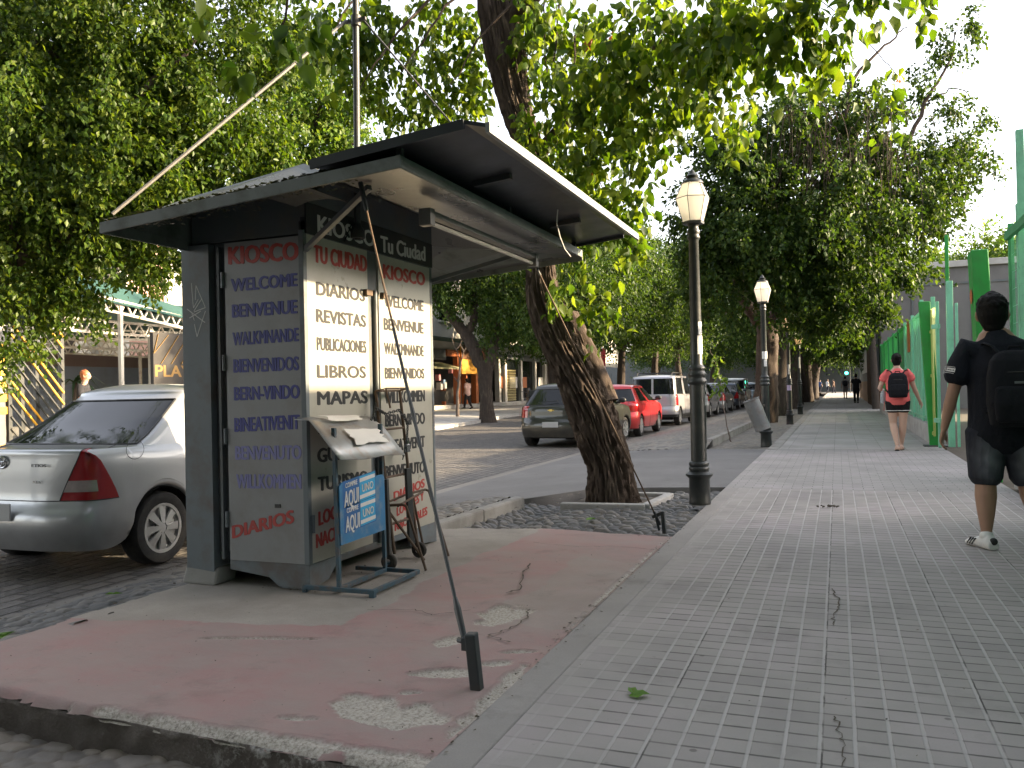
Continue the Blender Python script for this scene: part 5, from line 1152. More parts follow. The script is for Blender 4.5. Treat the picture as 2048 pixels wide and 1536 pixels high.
    # panel lines dent the belt a little for a crisp shoulder
    def kind(q, j):
        c = cols[j]; c2 = cols[min(j + 1, nc - 1)]
        if q == 6:
            if c[0] == 'r' and c[1] < 3 and not S.get('barn'): return 'rear_window'
            if c[0] == 'r' and c[1] < 3 and S.get('barn'): return 'rear_window' if c[1] in (0, 1, 2) else 'body'
            if c[0] == 'f' and c2[0] == 'f': return 'windshield'
            ym = (P[6, j, 1] + P[6, j + 1, 1] + P[7, j, 1] + P[7, j + 1, 1]) / 4
            for i, (a, b) in enumerate(S['win']):
                if a <= ym <= b and c[0] != 'r': return 'side_window%d' % i
        if (q, j) in S['tail']: return 'taillight'
        if q in (3,) and c[0] == 'f' and c[1] in (0, 1): return 'headlight'
        if q == 0 and S.get('skirt'): return 'skirt'
        return 'body'
    parts = {}
    R_, C_ = D.shape[:2]
    for i in range(R_ - 1):
        for j in range(C_ - 1):
            k = kind(i // sub, j // sub)
            for sgn in (1, -1):
                kk = k if k in ('body', 'rear_window', 'windshield', 'skirt') else (k, sgn)
                q = [(i, j), (i, j + 1), (i + 1, j + 1), (i + 1, j)]
                if sgn < 0: q = q[::-1]
                parts.setdefault(kk, []).append([(a, b, sgn if 0 < b < C_ - 1 else 1) for a, b in q])
    obs = {}
    for kk, quads in parts.items():
        idx = {}; vs = []; fs = []
        for q in quads:
            f = []
            for a, b, s_ in q:
                if (a, b, s_) not in idx: idx[(a, b, s_)] = len(vs); vs.append((D[a, b, 0] * s_, D[a, b, 1], D[a, b, 2]))
                f.append(idx[(a, b, s_)])
            fs.append(tuple(f))
        nm = kk if isinstance(kk, str) else kk[0]
        nm2 = 'side_window' if nm.startswith('side') else nm
        mt = {'body': paint, 'rear_window': M['glass_dark'], 'windshield': M['glass_dark'], 'side_window': M['glass_dark'], 'taillight': M['tail_red'], 'headlight': M['lamp_clear'], 'skirt': M['trim']}[nm2]
        mb = MB(); mb.add(vs, fs); obs[kk] = mb.build(nm2, mt, t, smooth=65)
    # underside, wheel wells
    mb = MB(); mb.box2((-hw + .22, yo + .35, .2), (hw - .22, yo + L - .35, .62)); mb.box2((-hw + .05, yo + yr + r + .03, .21), (hw - .05, yo + yf - r - .03, .5)); mb.box2((-hw + .1, yo + .22, S['zb'] + .02), (hw - .1, yo + yr - r - .03, .5))
    for y in (yr, yf):
        for s_ in (1, -1):
            vs = []
            for a in range(0, 181, 15): vs += [(s_ * hw * .985, yo + y + r * .99 * math.cos(math.radians(a)), zw + r * .99 * math.sin(math.radians(a))), (s_ * (hw - .3), yo + y + r * math.cos(math.radians(a)), zw + r * math.sin(math.radians(a)))]
            mb.add(vs, [(2 * i, 2 * i + 1, 2 * i + 3, 2 * i + 2) for i in range(12)])
    mb.build('underbody', M['under'], t)
    for y in (yr, yf):
        for s_ in (1, -1):
            rr = S['r']; o = (s_ * (hw - .115), yo + y, rr); RX = Matrix.Rotation(s_ * PI / 2, 3, 'Y')
            mb = MB(); mb.lathe([(rr * .66, -.09), (rr * .93, -.095), (rr * .99, -.07), (rr, -.03), (rr, .03), (rr * .99, .07), (rr * .93, .094), (rr * .72, .098), (rr * .66, .085), (rr * .64, .0)], o, 30, R=RX, cap=False); wh = mb.build('wheel', M['rubber'], t, smooth=40)
            mb = MB(); mb.lathe([(rr * .66, .080), (rr * .68, .094), (rr * .60, .092), (rr * .58, .06), (rr * .2, .05)], o, 30, R=RX, cap=False)
            mb.lathe([(0, .092), (rr * .15, .09), (rr * .19, .07)], o, 16, R=RX, cap=False)
            ns = S.get('spokes', 7)
            for k in range(ns):
                a = 2 * PI * k / ns; b_ = a + .30
                vs = [(rr * .12, a - .55), (rr * .60, a - .20), (rr * .61, a + .20), (rr * .16, a + .35)]
                q = [Vector((p_ * math.cos(an_), p_ * math.sin(an_), .086 + (.01 if i_ in (0, 3) else 0))) for i_, (p_, an_) in enumerate(vs)]
                mb.prism([RX @ v + Vector(o) for v in q], RX @ Vector((0, 0, -.02)))
            mb.build('rim', M['alloy'], wh, smooth=35)
            mb = MB(); mb.lathe([(0, .03), (rr * .62, .03)], o, 20, R=RX, cap=False); mb.build('brake_disc', M['under'], wh)
    # mirrors, handles, plate, seams
    ym = yo + wb - .42
    for s_ in (1, -1):
        mb = MB(); mb.ball((s_ * (hw + .07), ym, belt_r + .07), (.10, .055, .07), 0, 12, 8); mb.bar((s_ * (hw * .9), ym + .03, belt_r + .0), (s_ * (hw + .05), ym, belt_r + .03), .04); mb.build('mirror', M['trim'] if not S.get('mirror_paint') else paint, t, smooth=60)
        for yy in S['handles']:
            mb = MB(); mb.ball((s_ * hw * .995, yo + yy, belt_r - .10), (.018, .085, .018), 0, 10, 6); mb.build('door_handle', paint, t, smooth=60)
    pz = S.get('plz', .56)
    jj = np.argmin(abs(D[:, 0, 2] - pz)); py = D[:, 0, 1][(D[:, 0, 2] > pz - .08) & (D[:, 0, 2] < pz + .08)].min() - .012
    mb = MB(); mb.box((0, py, pz), (.40, .012, .13)); mb.build('number_plate', M['plate'], t, bevel=.004)
    sm = MB(); i3 = 3 * sub
    pts = [Vector(D[i3, j]) + Vector((.0, -.002, 0)) for j in range(0, 4 * sub + 1)]; sm.tube([Vector((-p.x, p.y, p.z)) for p in pts[::-1]] + pts[1:], .004, 5)
    for yy in S['seams']:
        js = int(np.argmin(abs(D[4 * sub, :, 1] - yo - yy))); pp = [Vector(D[i, js]) + Vector((.001, 0, 0)) for i in range(0, 6 * sub + 1)]
        sm.tube(pp, .0035, 5); sm.tube([Vector((-p.x, p.y, p.z)) for p in pp], .0035, 5)
    j2 = 2 * sub
    pp = [Vector(D[i, j2]) + Vector((.0, -.003, 0)) for i in range(i3, 6 * sub + 1)]; sm.tube(pp, .0035, 5); sm.tube([Vector((-p.x, p.y, p.z)) for p in pp], .0035, 5)
    # rubber seal round the rear window
    rim = [Vector(D[6 * sub, j]) for j in range(0, 3 * sub + 1)] + [Vector(D[i, 3 * sub]) for i in range(6 * sub, 7 * sub + 1)] + [Vector(D[7 * sub, j]) for j in range(3 * sub, -1, -1)]
    sm.tube([p + Vector((0, -.002, .002)) for p in rim], .008, 5); sm.tube([Vector((-p.x, p.y - .002, p.z + .002)) for p in rim], .008, 5)
    sm.build('panel_seam', M['trim'], obs['body'])
    if extra: extra(t, D, yo, sub, obs)
    return t
TAIL_SEDAN = {(3, 2), (4, 2), (3, 3), (4, 3)}
SEDAN = dict(tri=True, Z0=[.23, .38, .50, .61], L=4.27, W=1.70, H=1.50, r=.30, yr=.86, yf=3.41, belt=.985, deckz=1.00, hood=.80, wb=3.28, ft=2.62, rt=1.22, deck=.60, zb=.23, win=[(1.38, 2.0), (2.1, 2.95)], tail=TAIL_SEDAN, handles=(1.75, 2.65), seams=(1.38, 2.12, 3.05), spokes=8, topx=.74, mirror_paint=True, plz=.53)
HATCH = dict(L=3.93, W=1.72, H=1.51, r=.30, yr=.62, yf=3.12, belt=.98, hood=.78, wb=3.02, ft=2.30, rt=.50, deck=.17, zb=.24, win=[(.85, 1.6), (1.7, 2.65)], tail={(4, 2), (4, 3), (3, 3), (3, 2)}, handles=(1.3, 2.2), seams=(1.0, 1.72, 2.75), YI=[.05, 0, 0, .05, .06, .10], plz=.54, topx=.72)
RED = dict(HATCH, H=1.47, L=4.0, yf=3.2, wb=3.1, deck=.22, rt=.58, topx=.68, spokes=9)
VAN = dict(L=4.14, W=1.72, H=1.80, r=.31, yr=.72, yf=3.40, belt=1.10, hood=.92, wb=3.25, ft=2.75, rt=.15, deck=.07, zb=.30, win=[(.5, 1.5), (1.9, 2.85)], tail={(3, 3), (4, 3)}, handles=(1.7, 2.3), seams=(1.6, 2.75), YI=[.03, 0, 0, .03, .04, .05], topx=.86, barn=True, skirt=True, plz=.62)
def sedan_extra(t, D, yo, sub, obs):
    for s_ in (1, -1):  # clear reversing lens inside each lamp
        pass
    lens = [o for k, o in obs.items() if k == ('taillight', 1)][0]
    j2, j4 = 2 * sub, 4 * sub; i = 3 * sub
    for s_ in (1, -1):
        mb = MB(); rows = [int(3.30 * sub), int(3.30 * sub) + 1]; vs = []; fs = []
        jj = list(range(j2, int(3.4 * sub) + 1))
        for b in jj:
            for tt in (.22, .50):
                a0 = D[3 * sub, b] * (1 - tt) + D[4 * sub, b] * tt; vs.append((a0[0] * s_ * 1.0015 + s_ * .002, a0[1] - .006, a0[2]))
        for k in range(len(jj) - 1):
            q = (2 * k, 2 * k + 2, 2 * k + 3, 2 * k + 1); fs.append(q if s_ > 0 else q[::-1])
        mb.add(vs, fs); mb.build('reversing_lens', M['tail_clear'], obs[('taillight', s_)], smooth=60)
    # emblem and name letters on the boot
    yb = D[4 * sub, 0, 1] - .012
    mb = MB(); mb.tube([(.068 * math.cos(a), yb, .90 + .046 * math.sin(a)) for a in [2 * PI * k / 24 for k in range(25)]], .007, 6, cap=False)
    mb.tube([(.026 * math.cos(a), yb, .905 + .036 * math.sin(a)) for a in [2 * PI * k / 18 for k in range(19)]], .006, 6, cap=False); mb.tube([(.052 * math.cos(a), yb, .918 + .017 * math.sin(a)) for a in [2 * PI * k / 18 for k in range(19)]], .006, 6, cap=False)
    mb.build('emblem', M['chrome'], t, smooth=40)
    def rear_pt(x, z):
        c = D[int(3.0 * sub):5 * sub + 1, :3 * sub].reshape(-1, 3); k = np.argmin((c[:, 0] - x) ** 2 + (c[:, 2] - z) ** 2); return c[k, 1]
    mb = MB(); a = Vector((.335, rear_pt(.335, .88) - .014, .868)); b = Vector((.475, rear_pt(.475, .88) - .014, .868)); mb.text('ETIOS', a, b - a, (0, 0, .022), 0, .03, .003); mb.build('lettering', M['black_ink'], t)
    mb = MB(); a = Vector((.345, rear_pt(.345, .76) - .014, .745)); b = Vector((.42, rear_pt(.42, .76) - .014, .745)); mb.text('XLS', a, b - a, (0, 0, .02), 0, .02, .003); mb.build('lettering', M['chrome'], t)
    mb = MB(); mb.tube([(x * s_, D[0, 0, 1] + .02 + .08 * (x / .7) ** 2, .30 - .03 * (x < .3)) for s_ in (1,) for x in (0, .2, .35, .5, .62)], .014, 6); mb.tube([(-x, D[0, 0, 1] + .02 + .08 * (x / .7) ** 2, .30 - .03 * (x < .3)) for x in (0, .2, .35, .5, .62)], .014, 6); mb.build('bumper_trim', M['trim'], t)
    mb = MB(); j = int(8.3 * sub); mb.tube([Vector(D[4 * sub, int(5.5 * sub)]) + Vector((.002, .02 + .09 * math.cos(a), .06 + .075 * math.sin(a))) for a in [2 * PI * k / 20 for k in range(21)]], .0022, 4, cap=False); mb.build('fuel_flap', M['trim'], t)
sx = -6.03; car('silver sedan parked at the kerb left of the kiosk', (sx, 4.55 + 4.27 / 2, -.162), 0.0, SEDAN, car_paint('silver_paint', (.44, .45, .46)), 'cars parked along the kerb', extra=sedan_extra, sub=4)
def bow(t, D, yo, sub, obs):
    yb = D[4 * sub, 0, 1] - .012; mb = MB(); mb.prism([(-.075, yb, .885), (-.03, yb, .885), (-.03, yb, .90), (.03, yb, .90), (.03, yb, .885), (.075, yb, .885), (.075, yb, .862), (.03, yb, .862), (.03, yb, .847), (-.03, yb, .847), (-.03, yb, .862), (-.075, yb, .862)][::-1], (0, -.012, 0)); mb.build('emblem', pbr('gold_badge', (.55, .42, .12), .3, .6), t)
    mb = MB(); mb.bar((-.35, D[6 * sub, 0, 1] - .03, 1.06), (.12, D[6 * sub, 0, 1] + .03, 1.09), .012); mb.build('wiper', M['trim'], t)
car('dark grey green hatchback pulling in behind the leaning tree', (-6.12, 18.55 + 1.97, -.15), math.radians(-4), HATCH, car_paint('greygreen_paint', (.028, .030, .026)), 'cars parked along the kerb', extra=bow)
def ant(t, D, yo, sub, obs):
    mb = MB(); mb.tube([(0, yo + .75, 1.46), (0, yo + .62, 1.78)], .005, 5); mb.build('aerial', M['trim'], t)
car('bright red hatchback parked in front of the silver van', (-6.0, 22.65 + 2.0, -.155), math.radians(0.5), RED, car_paint('red_paint', (.55, .012, .018), .1), 'cars parked along the kerb', extra=ant)
def rack(t, D, yo, sub, obs):
    mb = MB()
    for s_ in (1, -1): mb.tube([(s_ * .62, yo + .4, 1.78), (s_ * .62, yo + .5, 1.87), (s_ * .62, yo + 2.4, 1.87), (s_ * .62, yo + 2.5, 1.79)], .016, 6)
    for y in (.6, 1.2, 1.8, 2.3): mb.bar((-.62, yo + y, 1.865), (.62, yo + y, 1.865), .025)
    mb.build('roof_rack', M['trim'], t, smooth=40)
    mb = MB(); yb = D[7 * sub, 0, 1]; y6 = D[6 * sub, 0, 1]; mb.bar((0, y6 - .012, 1.08), (0, yb - .012, 1.70), .07, .02); mb.build('door_pillar', obs['body'].data.materials[0], t)
    mb = MB(); mb.bar((0, D[3 * sub, 0, 1] - .004, .55), (0, y6 - .006, 1.1), .008, .01); mb.build('door_seam', M['trim'], t)
car('silver van with roof rack parked between the red car and the lamp', (-6.05, 29.3 + 2.07, -.15), math.radians(-1), VAN, car_paint('van_silver', (.46, .46, .50)), 'cars parked along the kerb', cat='van', name='parked_van', extra=rack)
car('grey hatchback parked just right of the nearest lamp post', (-6.05, 36.8 + 1.97, -.14), 0, dict(HATCH, tail={(3, 3), (4, 3), (5, 3)}), car_paint('grey_paint_car', (.33, .33, .34)), 'cars parked along the kerb', sub=2)
car('grey sedan parked behind the young sapling', (-6.0, 42.0 + 2.1, -.13), 0, SEDAN, car_paint('dull_grey', (.24, .245, .25)), 'cars parked along the kerb', sub=2)
car('dark blue sedan parked near the litter bin', (-6.0, 48 + 2.1, -.12), 0, SEDAN, car_paint('navy_paint', (.03, .05, .08)), 'cars parked along the kerb', sub=2)
car('white van parked farthest along the kerb', (-6.3, 55 + 2.1, -.11), 0, VAN, car_paint('white_car', (.75, .76, .77), .1), 'cars parked along the kerb', cat='van', name='parked_van', sub=2)
car('pale blue hatchback parked beyond the white van', (-6.0, 61 + 2.1, -.1), 0, HATCH, car_paint('paleblue', (.35, .42, .48)), 'cars parked along the kerb', sub=2)
# ================================================================== TREES
def bark_mat(name, a, b):
    m = NT(name); co = m.coord(); base = m.ramp(m.noise(m.mapping(co, (1, 1, .25)), 14, 6, .65), [(.3, c4(a, .7)), (.5, c4(a)), (.72, c4(b))])
    base = m.mix(m.math('MULTIPLY', m.noise(co, 1.5, 3), .4), base, c4(a, .8)); p = m.princ(**{'Base Color': base, 'Roughness': .92, 'Specular IOR Level': .2})
    h = m.math('ADD', m.noise(m.mapping(co, (1, 1, .18)), 45, 6, .7), m.noise(co, 90, 3)); m.set(p.inputs['Normal'], m.bump(h, .7, .012)); return m.done(p.outputs[0])
M['bark'] = bark_mat('bark', (.058, .043, .033), (.135, .104, .078))
M['bark_dark'] = bark_mat('bark_dark', (.05, .04, .033), (.10, .08, .062))
M['bark_pale'] = bark_mat('bark_pale', (.16, .13, .11), (.28, .23, .2))
M['leaf_broad'] = leaf_mat('leaf_broad', [(.026, .060, .008), (.050, .10, .011), (.080, .135, .015), (.115, .165, .024), (.13, .18, .042)], .55, (2.0, 1.85, .4), .45)
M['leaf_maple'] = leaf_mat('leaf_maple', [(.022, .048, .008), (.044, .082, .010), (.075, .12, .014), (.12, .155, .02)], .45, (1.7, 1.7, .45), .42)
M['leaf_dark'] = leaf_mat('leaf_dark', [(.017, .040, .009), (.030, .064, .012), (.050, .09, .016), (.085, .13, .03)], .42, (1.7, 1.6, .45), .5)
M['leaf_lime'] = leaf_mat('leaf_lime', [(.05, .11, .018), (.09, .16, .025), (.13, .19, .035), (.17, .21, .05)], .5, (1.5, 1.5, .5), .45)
HEART = (np.array([(0, 0, 0), (.34, .30, .03), (.27, .66, .05), (0, 1.05, -.10), (-.27, .66, .05), (-.34, .30, .03), (0, .5, -.02)]), np.array([0, 6, 1, 1, 6, 2, 2, 6, 3, 3, 6, 4, 4, 6, 5, 5, 6, 0]))
OVAL = (np.array([(0, 0, 0), (.30, .45, .06), (0, 1, -.03), (-.30, .45, .06)]), np.array([0, 1, 2, 0, 2, 3]))
def unit(v): return v / np.maximum(np.linalg.norm(v, axis=-1, keepdims=True), 1e-6)
def foliage(name, ells, lpt, tlen, size, mat, parent, org, seed=1, droop=.3, shape=OVAL, spread=.5, shell=.55):
    """leaves along many short twigs spread through a set of ellipsoids (x,y,z, rx,ry,rz, twigs)"""
    rg = np.random.RandomState(seed); Ps = []; Ds = []; Ss = []
    for e in ells:
        c = np.array(e[:3]); r = np.array(e[3:6]); n_ = int(e[6])
        d = unit(rg.randn(n_, 3)); rad = (shell + (1 - shell) * rg.rand(n_) ** .6); rad = np.where(rg.rand(n_) < .3, rg.rand(n_) ** .5, rad)
        # uneven outline: lobes
        lob = 1 + .28 * np.sin(d[:, 0] * 5 + seed) * np.cos(d[:, 1] * 6 + seed * 2) + .2 * np.sin(d[:, 2] * 7 + seed)
        st_ = c + d * r * (rad * lob)[:, None]
        td = unit(d * .8 + rg.randn(n_, 3) * .6 + np.array([0, 0, -droop * 1.6])); L = tlen * (.5 + rg.rand(n_))
        m_ = np.maximum(2, (lpt * (.5 + rg.rand(n_))).astype(int))
        ti = np.repeat(np.arange(n_), m_); tt = rg.rand(len(ti))
        p = st_[ti] + td[ti] * (L[ti] * tt)[:, None] + rg.randn(len(ti), 3) * (tlen * .16 * spread) - np.array([0, 0, 1]) * (tt ** 2 * L[ti] * droop * .5)[:, None]
        dd = unit(td[ti] * .5 + rg.randn(len(ti), 3) * .75 + np.array([0, 0, -droop * 1.8]))
        Ps.append(p); Ds.append(dd); Ss.append(size * (.55 + .75 * rg.rand(len(ti))))
    Pp = np.concatenate(Ps); Dd = np.concatenate(Ds); S = np.concatenate(Ss); n_ = len(Pp)
    nrm = unit(rg.randn(n_, 3) * .8 + np.array([0, -.1, .75])); X = unit(np.cross(Dd, nrm)); N = np.cross(X, Dd)
    T, F_ = shape; k = len(T)
    fold = 1 + rg.rand(n_) * 2.0
    V = Pp[:, None, :] + S[:, None, None] * (T[None, :, 0:1] * X[:, None, :] + T[None, :, 1:2] * Dd[:, None, :] + T[None, :, 2:3] * fold[:, None, None] * N[:, None, :])
    Fq = (F_[None, :] + (np.arange(n_) * k)[:, None]).reshape(-1)
    return raw_mesh(name, V.reshape(-1, 3) - np.array(org), Fq, 3, mat, parent)
def limb(mb, pts, rad, n=10, wob=.0, seg=5, seed=0):
    P = np.array([list(p) + [r] for p, r in zip(pts, rad)], float); Q = crm(P, seg); rg = np.random.RandomState(seed)
    if wob: Q[1:-1, :3] += rg.randn(len(Q) - 2, 3) * wob
    mb.tube([Vector(q[:3]) for q in Q], [max(.004, q[3]) for q in Q], n)
def rough_trunk(mb, pts, rad, n=64, seg=26, amp=.12, seed=0, fr=1.0):
    P = np.array([list(p) + [r] for p, r in zip(pts, rad)], float); Q = crm(P, seg); rings = len(Q)
    b = len(mb.v); X0 = Vector((1, 0, 0)); L = 0
    for i, q in enumerate(Q):
        a = Q[max(0, i - 1), :3]; c = Q[min(rings - 1, i + 1), :3]; t = Vector(c - a).normalized(); X0 = (X0 - t * X0.dot(t)).normalized(); Y0 = t.cross(X0)
        if i: L += float(np.linalg.norm(Q[i, :3] - Q[i - 1, :3]))
        for k in range(n):
            an = 2 * PI * k / n; cs, sn = math.cos(an), math.sin(an); r = q[3]
            big = mnoise.noise(Vector((cs * 1.3, sn * 1.3, L * 1.1 + seed)))
            tw = an + L * .25
            w1 = mnoise.noise(Vector((math.cos(tw) * 7 * fr, math.sin(tw) * 7 * fr, L * 1.7 + seed)))
            w2 = mnoise.noise(Vector((math.cos(tw) * 15 * fr, math.sin(tw) * 15 * fr, L * 4 + seed)))
            rid = (1 - abs(w1) * 2.4) * .6 + (1 - abs(w2) * 2.2) * .35
            rr = r * (1 + .16 * big) + amp * r * (rid - .5)
            mb.v.append(tuple(Vector(q[:3]) + X0 * (rr * cs) + Y0 * (rr * sn)))
    for i in range(rings - 1):
        for k in range(n): mb.f.append((b + i * n + k, b + i * n + (k + 1) % n, b + (i + 1) * n + (k + 1) % n, b + (i + 1) * n + k)); mb.m.append(0)
    e = b + (rings - 1) * n; mb.f.append(tuple(range(e, e + n))); mb.m.append(0)
# ---- the leaning tree
dT = (Vector((-2.3, 9.02, 0)) - EYEP).dot(_fw)
def tp(u, v, d=0.0): return AD(u, v, dT + d)
k_ = dT / F_PX; T1 = tuple(G(1222, 1003, -.06))
t1 = thing('leaning_tree', 'tree with thick leaning furrowed trunk between the kiosk and the nearest lamp', 'tree', T1)
mb = MB()
pts = [tp(1228, 1030), tp(1222, 1000), tp(1218, 936), tp(1201, 880), tp(1184, 823), tp(1146, 738), tp(1112, 667), tp(1087, 597), tp(1080, 540), tp(1078, 440), tp(1072, 330), tp(1032, 215), tp(1003, 60), tp(985, -120), tp(1000, -350)]
rad = [r * k_ for r in (58, 51, 43, 43, 44, 40, 37, 33, 28, 26, 25, 32, 40, 36, 28)]
rough_trunk(mb, pts, rad, 120, 26, .24, 1.3)
rough_trunk(mb, [tp(1196, 810, .02), tp(1176, 735, .1), tp(1160, 685, .18), tp(1148, 650, .25), tp(1143, 628, .3)], [r * k_ for r in (38, 30, 25, 20, 15)], 40, 16, .17, 4.1)
for a, b, c_, r in ((tp(1000, 20), tp(900, -120, -.2), tp(720, -260, -.5), .12), (tp(1060, 330), tp(1180, 200, -.3), tp(1350, 60, -1.0), .09), (tp(1000, 60), tp(1150, -60, -.5), tp(1500, -80, -1.2), .12), (tp(990, -60), tp(900, -200, .5), tp(760, -380, 1), .14), (tp(990, -100), tp(1080, -260, -.4), tp(1250, -420, -1.2), .14)):
    limb(mb, [a, b, c_], [r, r * .7, r * .3], 12, .01, 6, 3)
tr1 = mb.build('trunk', M['bark'], t1, T1, 70)
mb = MB(); rg = random.Random(8)
for (u, v, d) in ((1200, 420, -.6), (1280, 380, -.9), (1230, 300, -.6), (1150, 330, -.4), (1330, 250, -1), (1420, 200, -1.2), (1120, 250, -.3), (1090, 200, -.2)):
    a = tp(u, v - 260, d); limb(mb, [a, tp(u + rg.uniform(-25, 25), v - 120, d), tp(u + rg.uniform(-30, 30), v + 20, d + .1)], [.012, .008, .004], 5, .012, 5, rg.randrange(99))
limb(mb, [tp(1560, -60, -1.5), tp(1690, 40, -1.6), tp(1760, 110, -1.6), tp(1792, 150, -1.6)], [.006, .004, .003, .002], 5, .004, 5, 2)
limb(mb, [tp(1440, 30, -1.2), tp(1455, 120, -1.2), tp(1470, 240, -1.2)], [.005, .004, .003], 5, .004, 5, 2)
for q in ((720, 120), (800, 90), (900, 110), (640, 40)):
    a = tp(q[0] + 150, q[1] - 140, -.5); limb(mb, [a, tp(q[0] + 60, q[1] - 30, -.5), tp(q[0], q[1] + 60, -.45)], [.018, .012, .005], 5, .015, 5, q[0])
mb.build('twigs', M['bark'], tr1, T1)
def el(u, v, d, rx, rz, n_, ry=None, f=tp): p = f(u, v, d); return (p.x, p.y, p.z, rx, ry or rx, rz, n_)
E1 = [el(740, 110, .3, .50, .42, 46), el(860, 60, .8, .6, .5, 60), el(800, 205, .7, .40, .22, 24), el(900, 190, 1.0, .40, .3, 34), el(980, 110, .9, .45, .4, 36), el(690, 30, .0, .5, .3, 36), el(640, 60, -.3, .35, .3, 14),
      el(1110, 50, -.1, .50, .45, 60), el(1150, 180, -.6, .34, .40, 44), el(1230, 110, -1.3, .36, .42, 50), el(1220, 260, -1.0, .27, .36, 36), el(1310, 60, -1.9, .38, .34, 56), el(1330, 190, -1.6, .28, .30, 30), el(1180, 330, -.7, .20, .30, 20), el(1250, 390, -1.2, .15, .22, 15), el(1290, 300, -1.4, .16, .2, 10),
      el(1440, 20, -2.5, .36, .28, 46), el(1430, 120, -2.3, .25, .24, 24), el(1560, 20, -3.0, .30, .22, 36), el(1620, 70, -3.0, .20, .13, 14), el(1490, 200, -2.0, .20, .12, 6), el(1690, -10, -3.2, .2, .09, 8), el(1090, 290, -.1, .2, .25, 12),
      el(1200, 420, -.9, .12, .2, 8), el(1065, 430, -.5, .14, .26, 12), el(1100, 330, -.5, .16, .26, 12), el(1040, 240, -.5, .14, .2, 8), el(1060, 40, -.6, .2, .2, 10), el(1150, 470, -.8, .12, .2, 12), el(1120, 400, -.6, .16, .25, 16), el(1262, 462, -1.3, .09, .11, 7), el(1800, -30, -3.2, .2, .08, 5), el(1130, -160, .6, 1.0, .5, 60), el(1000, -250, 1.0, 1.3, .6, 70), el(700, -180, .6, 1.1, .6, 60),
      el(1125, 575, -.25, .07, .11, 6), el(1205, 600, -.2, .07, .13, 6), el(1180, 640, -.1, .05, .05, 3), el(1790, 150, -1.6, .06, .05, 3), el(1470, 250, -1.2, .07, .07, 3)]
foliage('crown', E1, 11, .30, .108, M['leaf_broad'], t1, T1, 21, .7, HEART, 1.0, .35)
M['dead_leaf'] = leaf_mat('dead_leaf', [(.22, .07, .02), (.30, .11, .03)], .4)
dl = foliage('dead_leaves', [el(1180, 70, -.9, .06, .06, 4), el(1230, 70, -.9, .06, .05, 4), el(1180, 330, -.9, .04, .05, 3), el(1795, 148, -1.6, .02, .02, 1)], 5, .07, .06, M['dead_leaf'], t1, T1, 4, .6, HEART); dl['label'] = 'withered rust brown leaves'
# overhanging spray close to the camera
mb = MB(); q = [AD(560, -60, 3.4), AD(575, 10, 3.4), AD(560, 60, 3.4), AD(545, 110, 3.4)]; o = tuple(q[0])
sp_ = thing('leafy_twig', 'bright leafy twig hanging close overhead above the kiosk', 'twig', o)
limb(mb, [tp(720, -260, -.5), AD(690, -330, 6.0), AD(600, -220, 4.2), q[0]], [.03, .02, .010, .006], 7, .006, 6, 4); limb(mb, [AD(600, -220, 4.2), AD(480, -170, 3.8), AD(420, -80, 3.6)], [.010, .007, .005], 6, .003, 5, 5)
limb(mb, q, [.006, .005, .004, .002], 6, .003, 5, 1); limb(mb, [AD(420, -80, 3.6), AD(430, -30, 3.6), AD(425, 0, 3.6)], [.005, .004, .002], 6, .003, 4, 1); mb.build('stem', M['bark'], sp_, o)
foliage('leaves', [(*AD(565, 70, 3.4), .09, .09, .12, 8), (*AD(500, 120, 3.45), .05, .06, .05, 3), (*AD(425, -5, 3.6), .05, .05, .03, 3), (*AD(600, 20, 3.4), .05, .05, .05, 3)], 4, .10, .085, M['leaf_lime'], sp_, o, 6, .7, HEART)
# ---- generic street tree, built once per kind then copied
def street_tree(name, label, loc, h, cr, seed, leafm, n_tw, lpt, lsz, lean=(0, 0), trunk_r=.24, bark='bark_dark', group=None, base_h=.38, tl=.9):
    t = thing(name, label, 'tree', loc, 0, group); rg = random.Random(seed); mb = MB(); fk = h * base_h
    top = Vector((lean[0], lean[1], fk))
    rough_trunk(mb, [Vector((0, 0, -.2)), Vector((lean[0] * .25, lean[1] * .25, fk * .4)), top], [trunk_r * 1.3, trunk_r, trunk_r * .85], 22, 8, .14, seed)
    E_ = []
    for k in range(5):
        a = k * 2 * PI / 5 + rg.uniform(-.4, .4); ro = cr * rg.uniform(.42, .62); zt = h * rg.uniform(.66, .82); tip = top + Vector((math.cos(a) * ro, math.sin(a) * ro, zt - fk))
        mid = top.lerp(tip, .5) + Vector((math.cos(a) * ro * .12, math.sin(a) * ro * .12, -.05 * h)); limb(mb, [top - Vector((0, 0, .25)), mid, tip], [trunk_r * .62, trunk_r * .38, trunk_r * .12], 8, .02, 5, seed + k)
        E_.append((tip.x, tip.y, tip.z, cr * .52, cr * .52, h * .17, n_tw)); E_.append((mid.x * 1.35, mid.y * 1.35, mid.z, cr * .42, cr * .42, h * .13, n_tw * .55))
    E_.append((lean[0], lean[1], h * .88, cr * .55, cr * .55, h * .15, n_tw)); E_.append((lean[0], lean[1], h * .62, cr * .6, cr * .6, h * .16, n_tw * .6))
    mb.build('trunk', M[bark], t, smooth=70)
    foliage('crown', E_, lpt, tl, lsz, M[leafm], t, (0, 0, 0), seed, .35, OVAL, 1.0, .4)
    return t
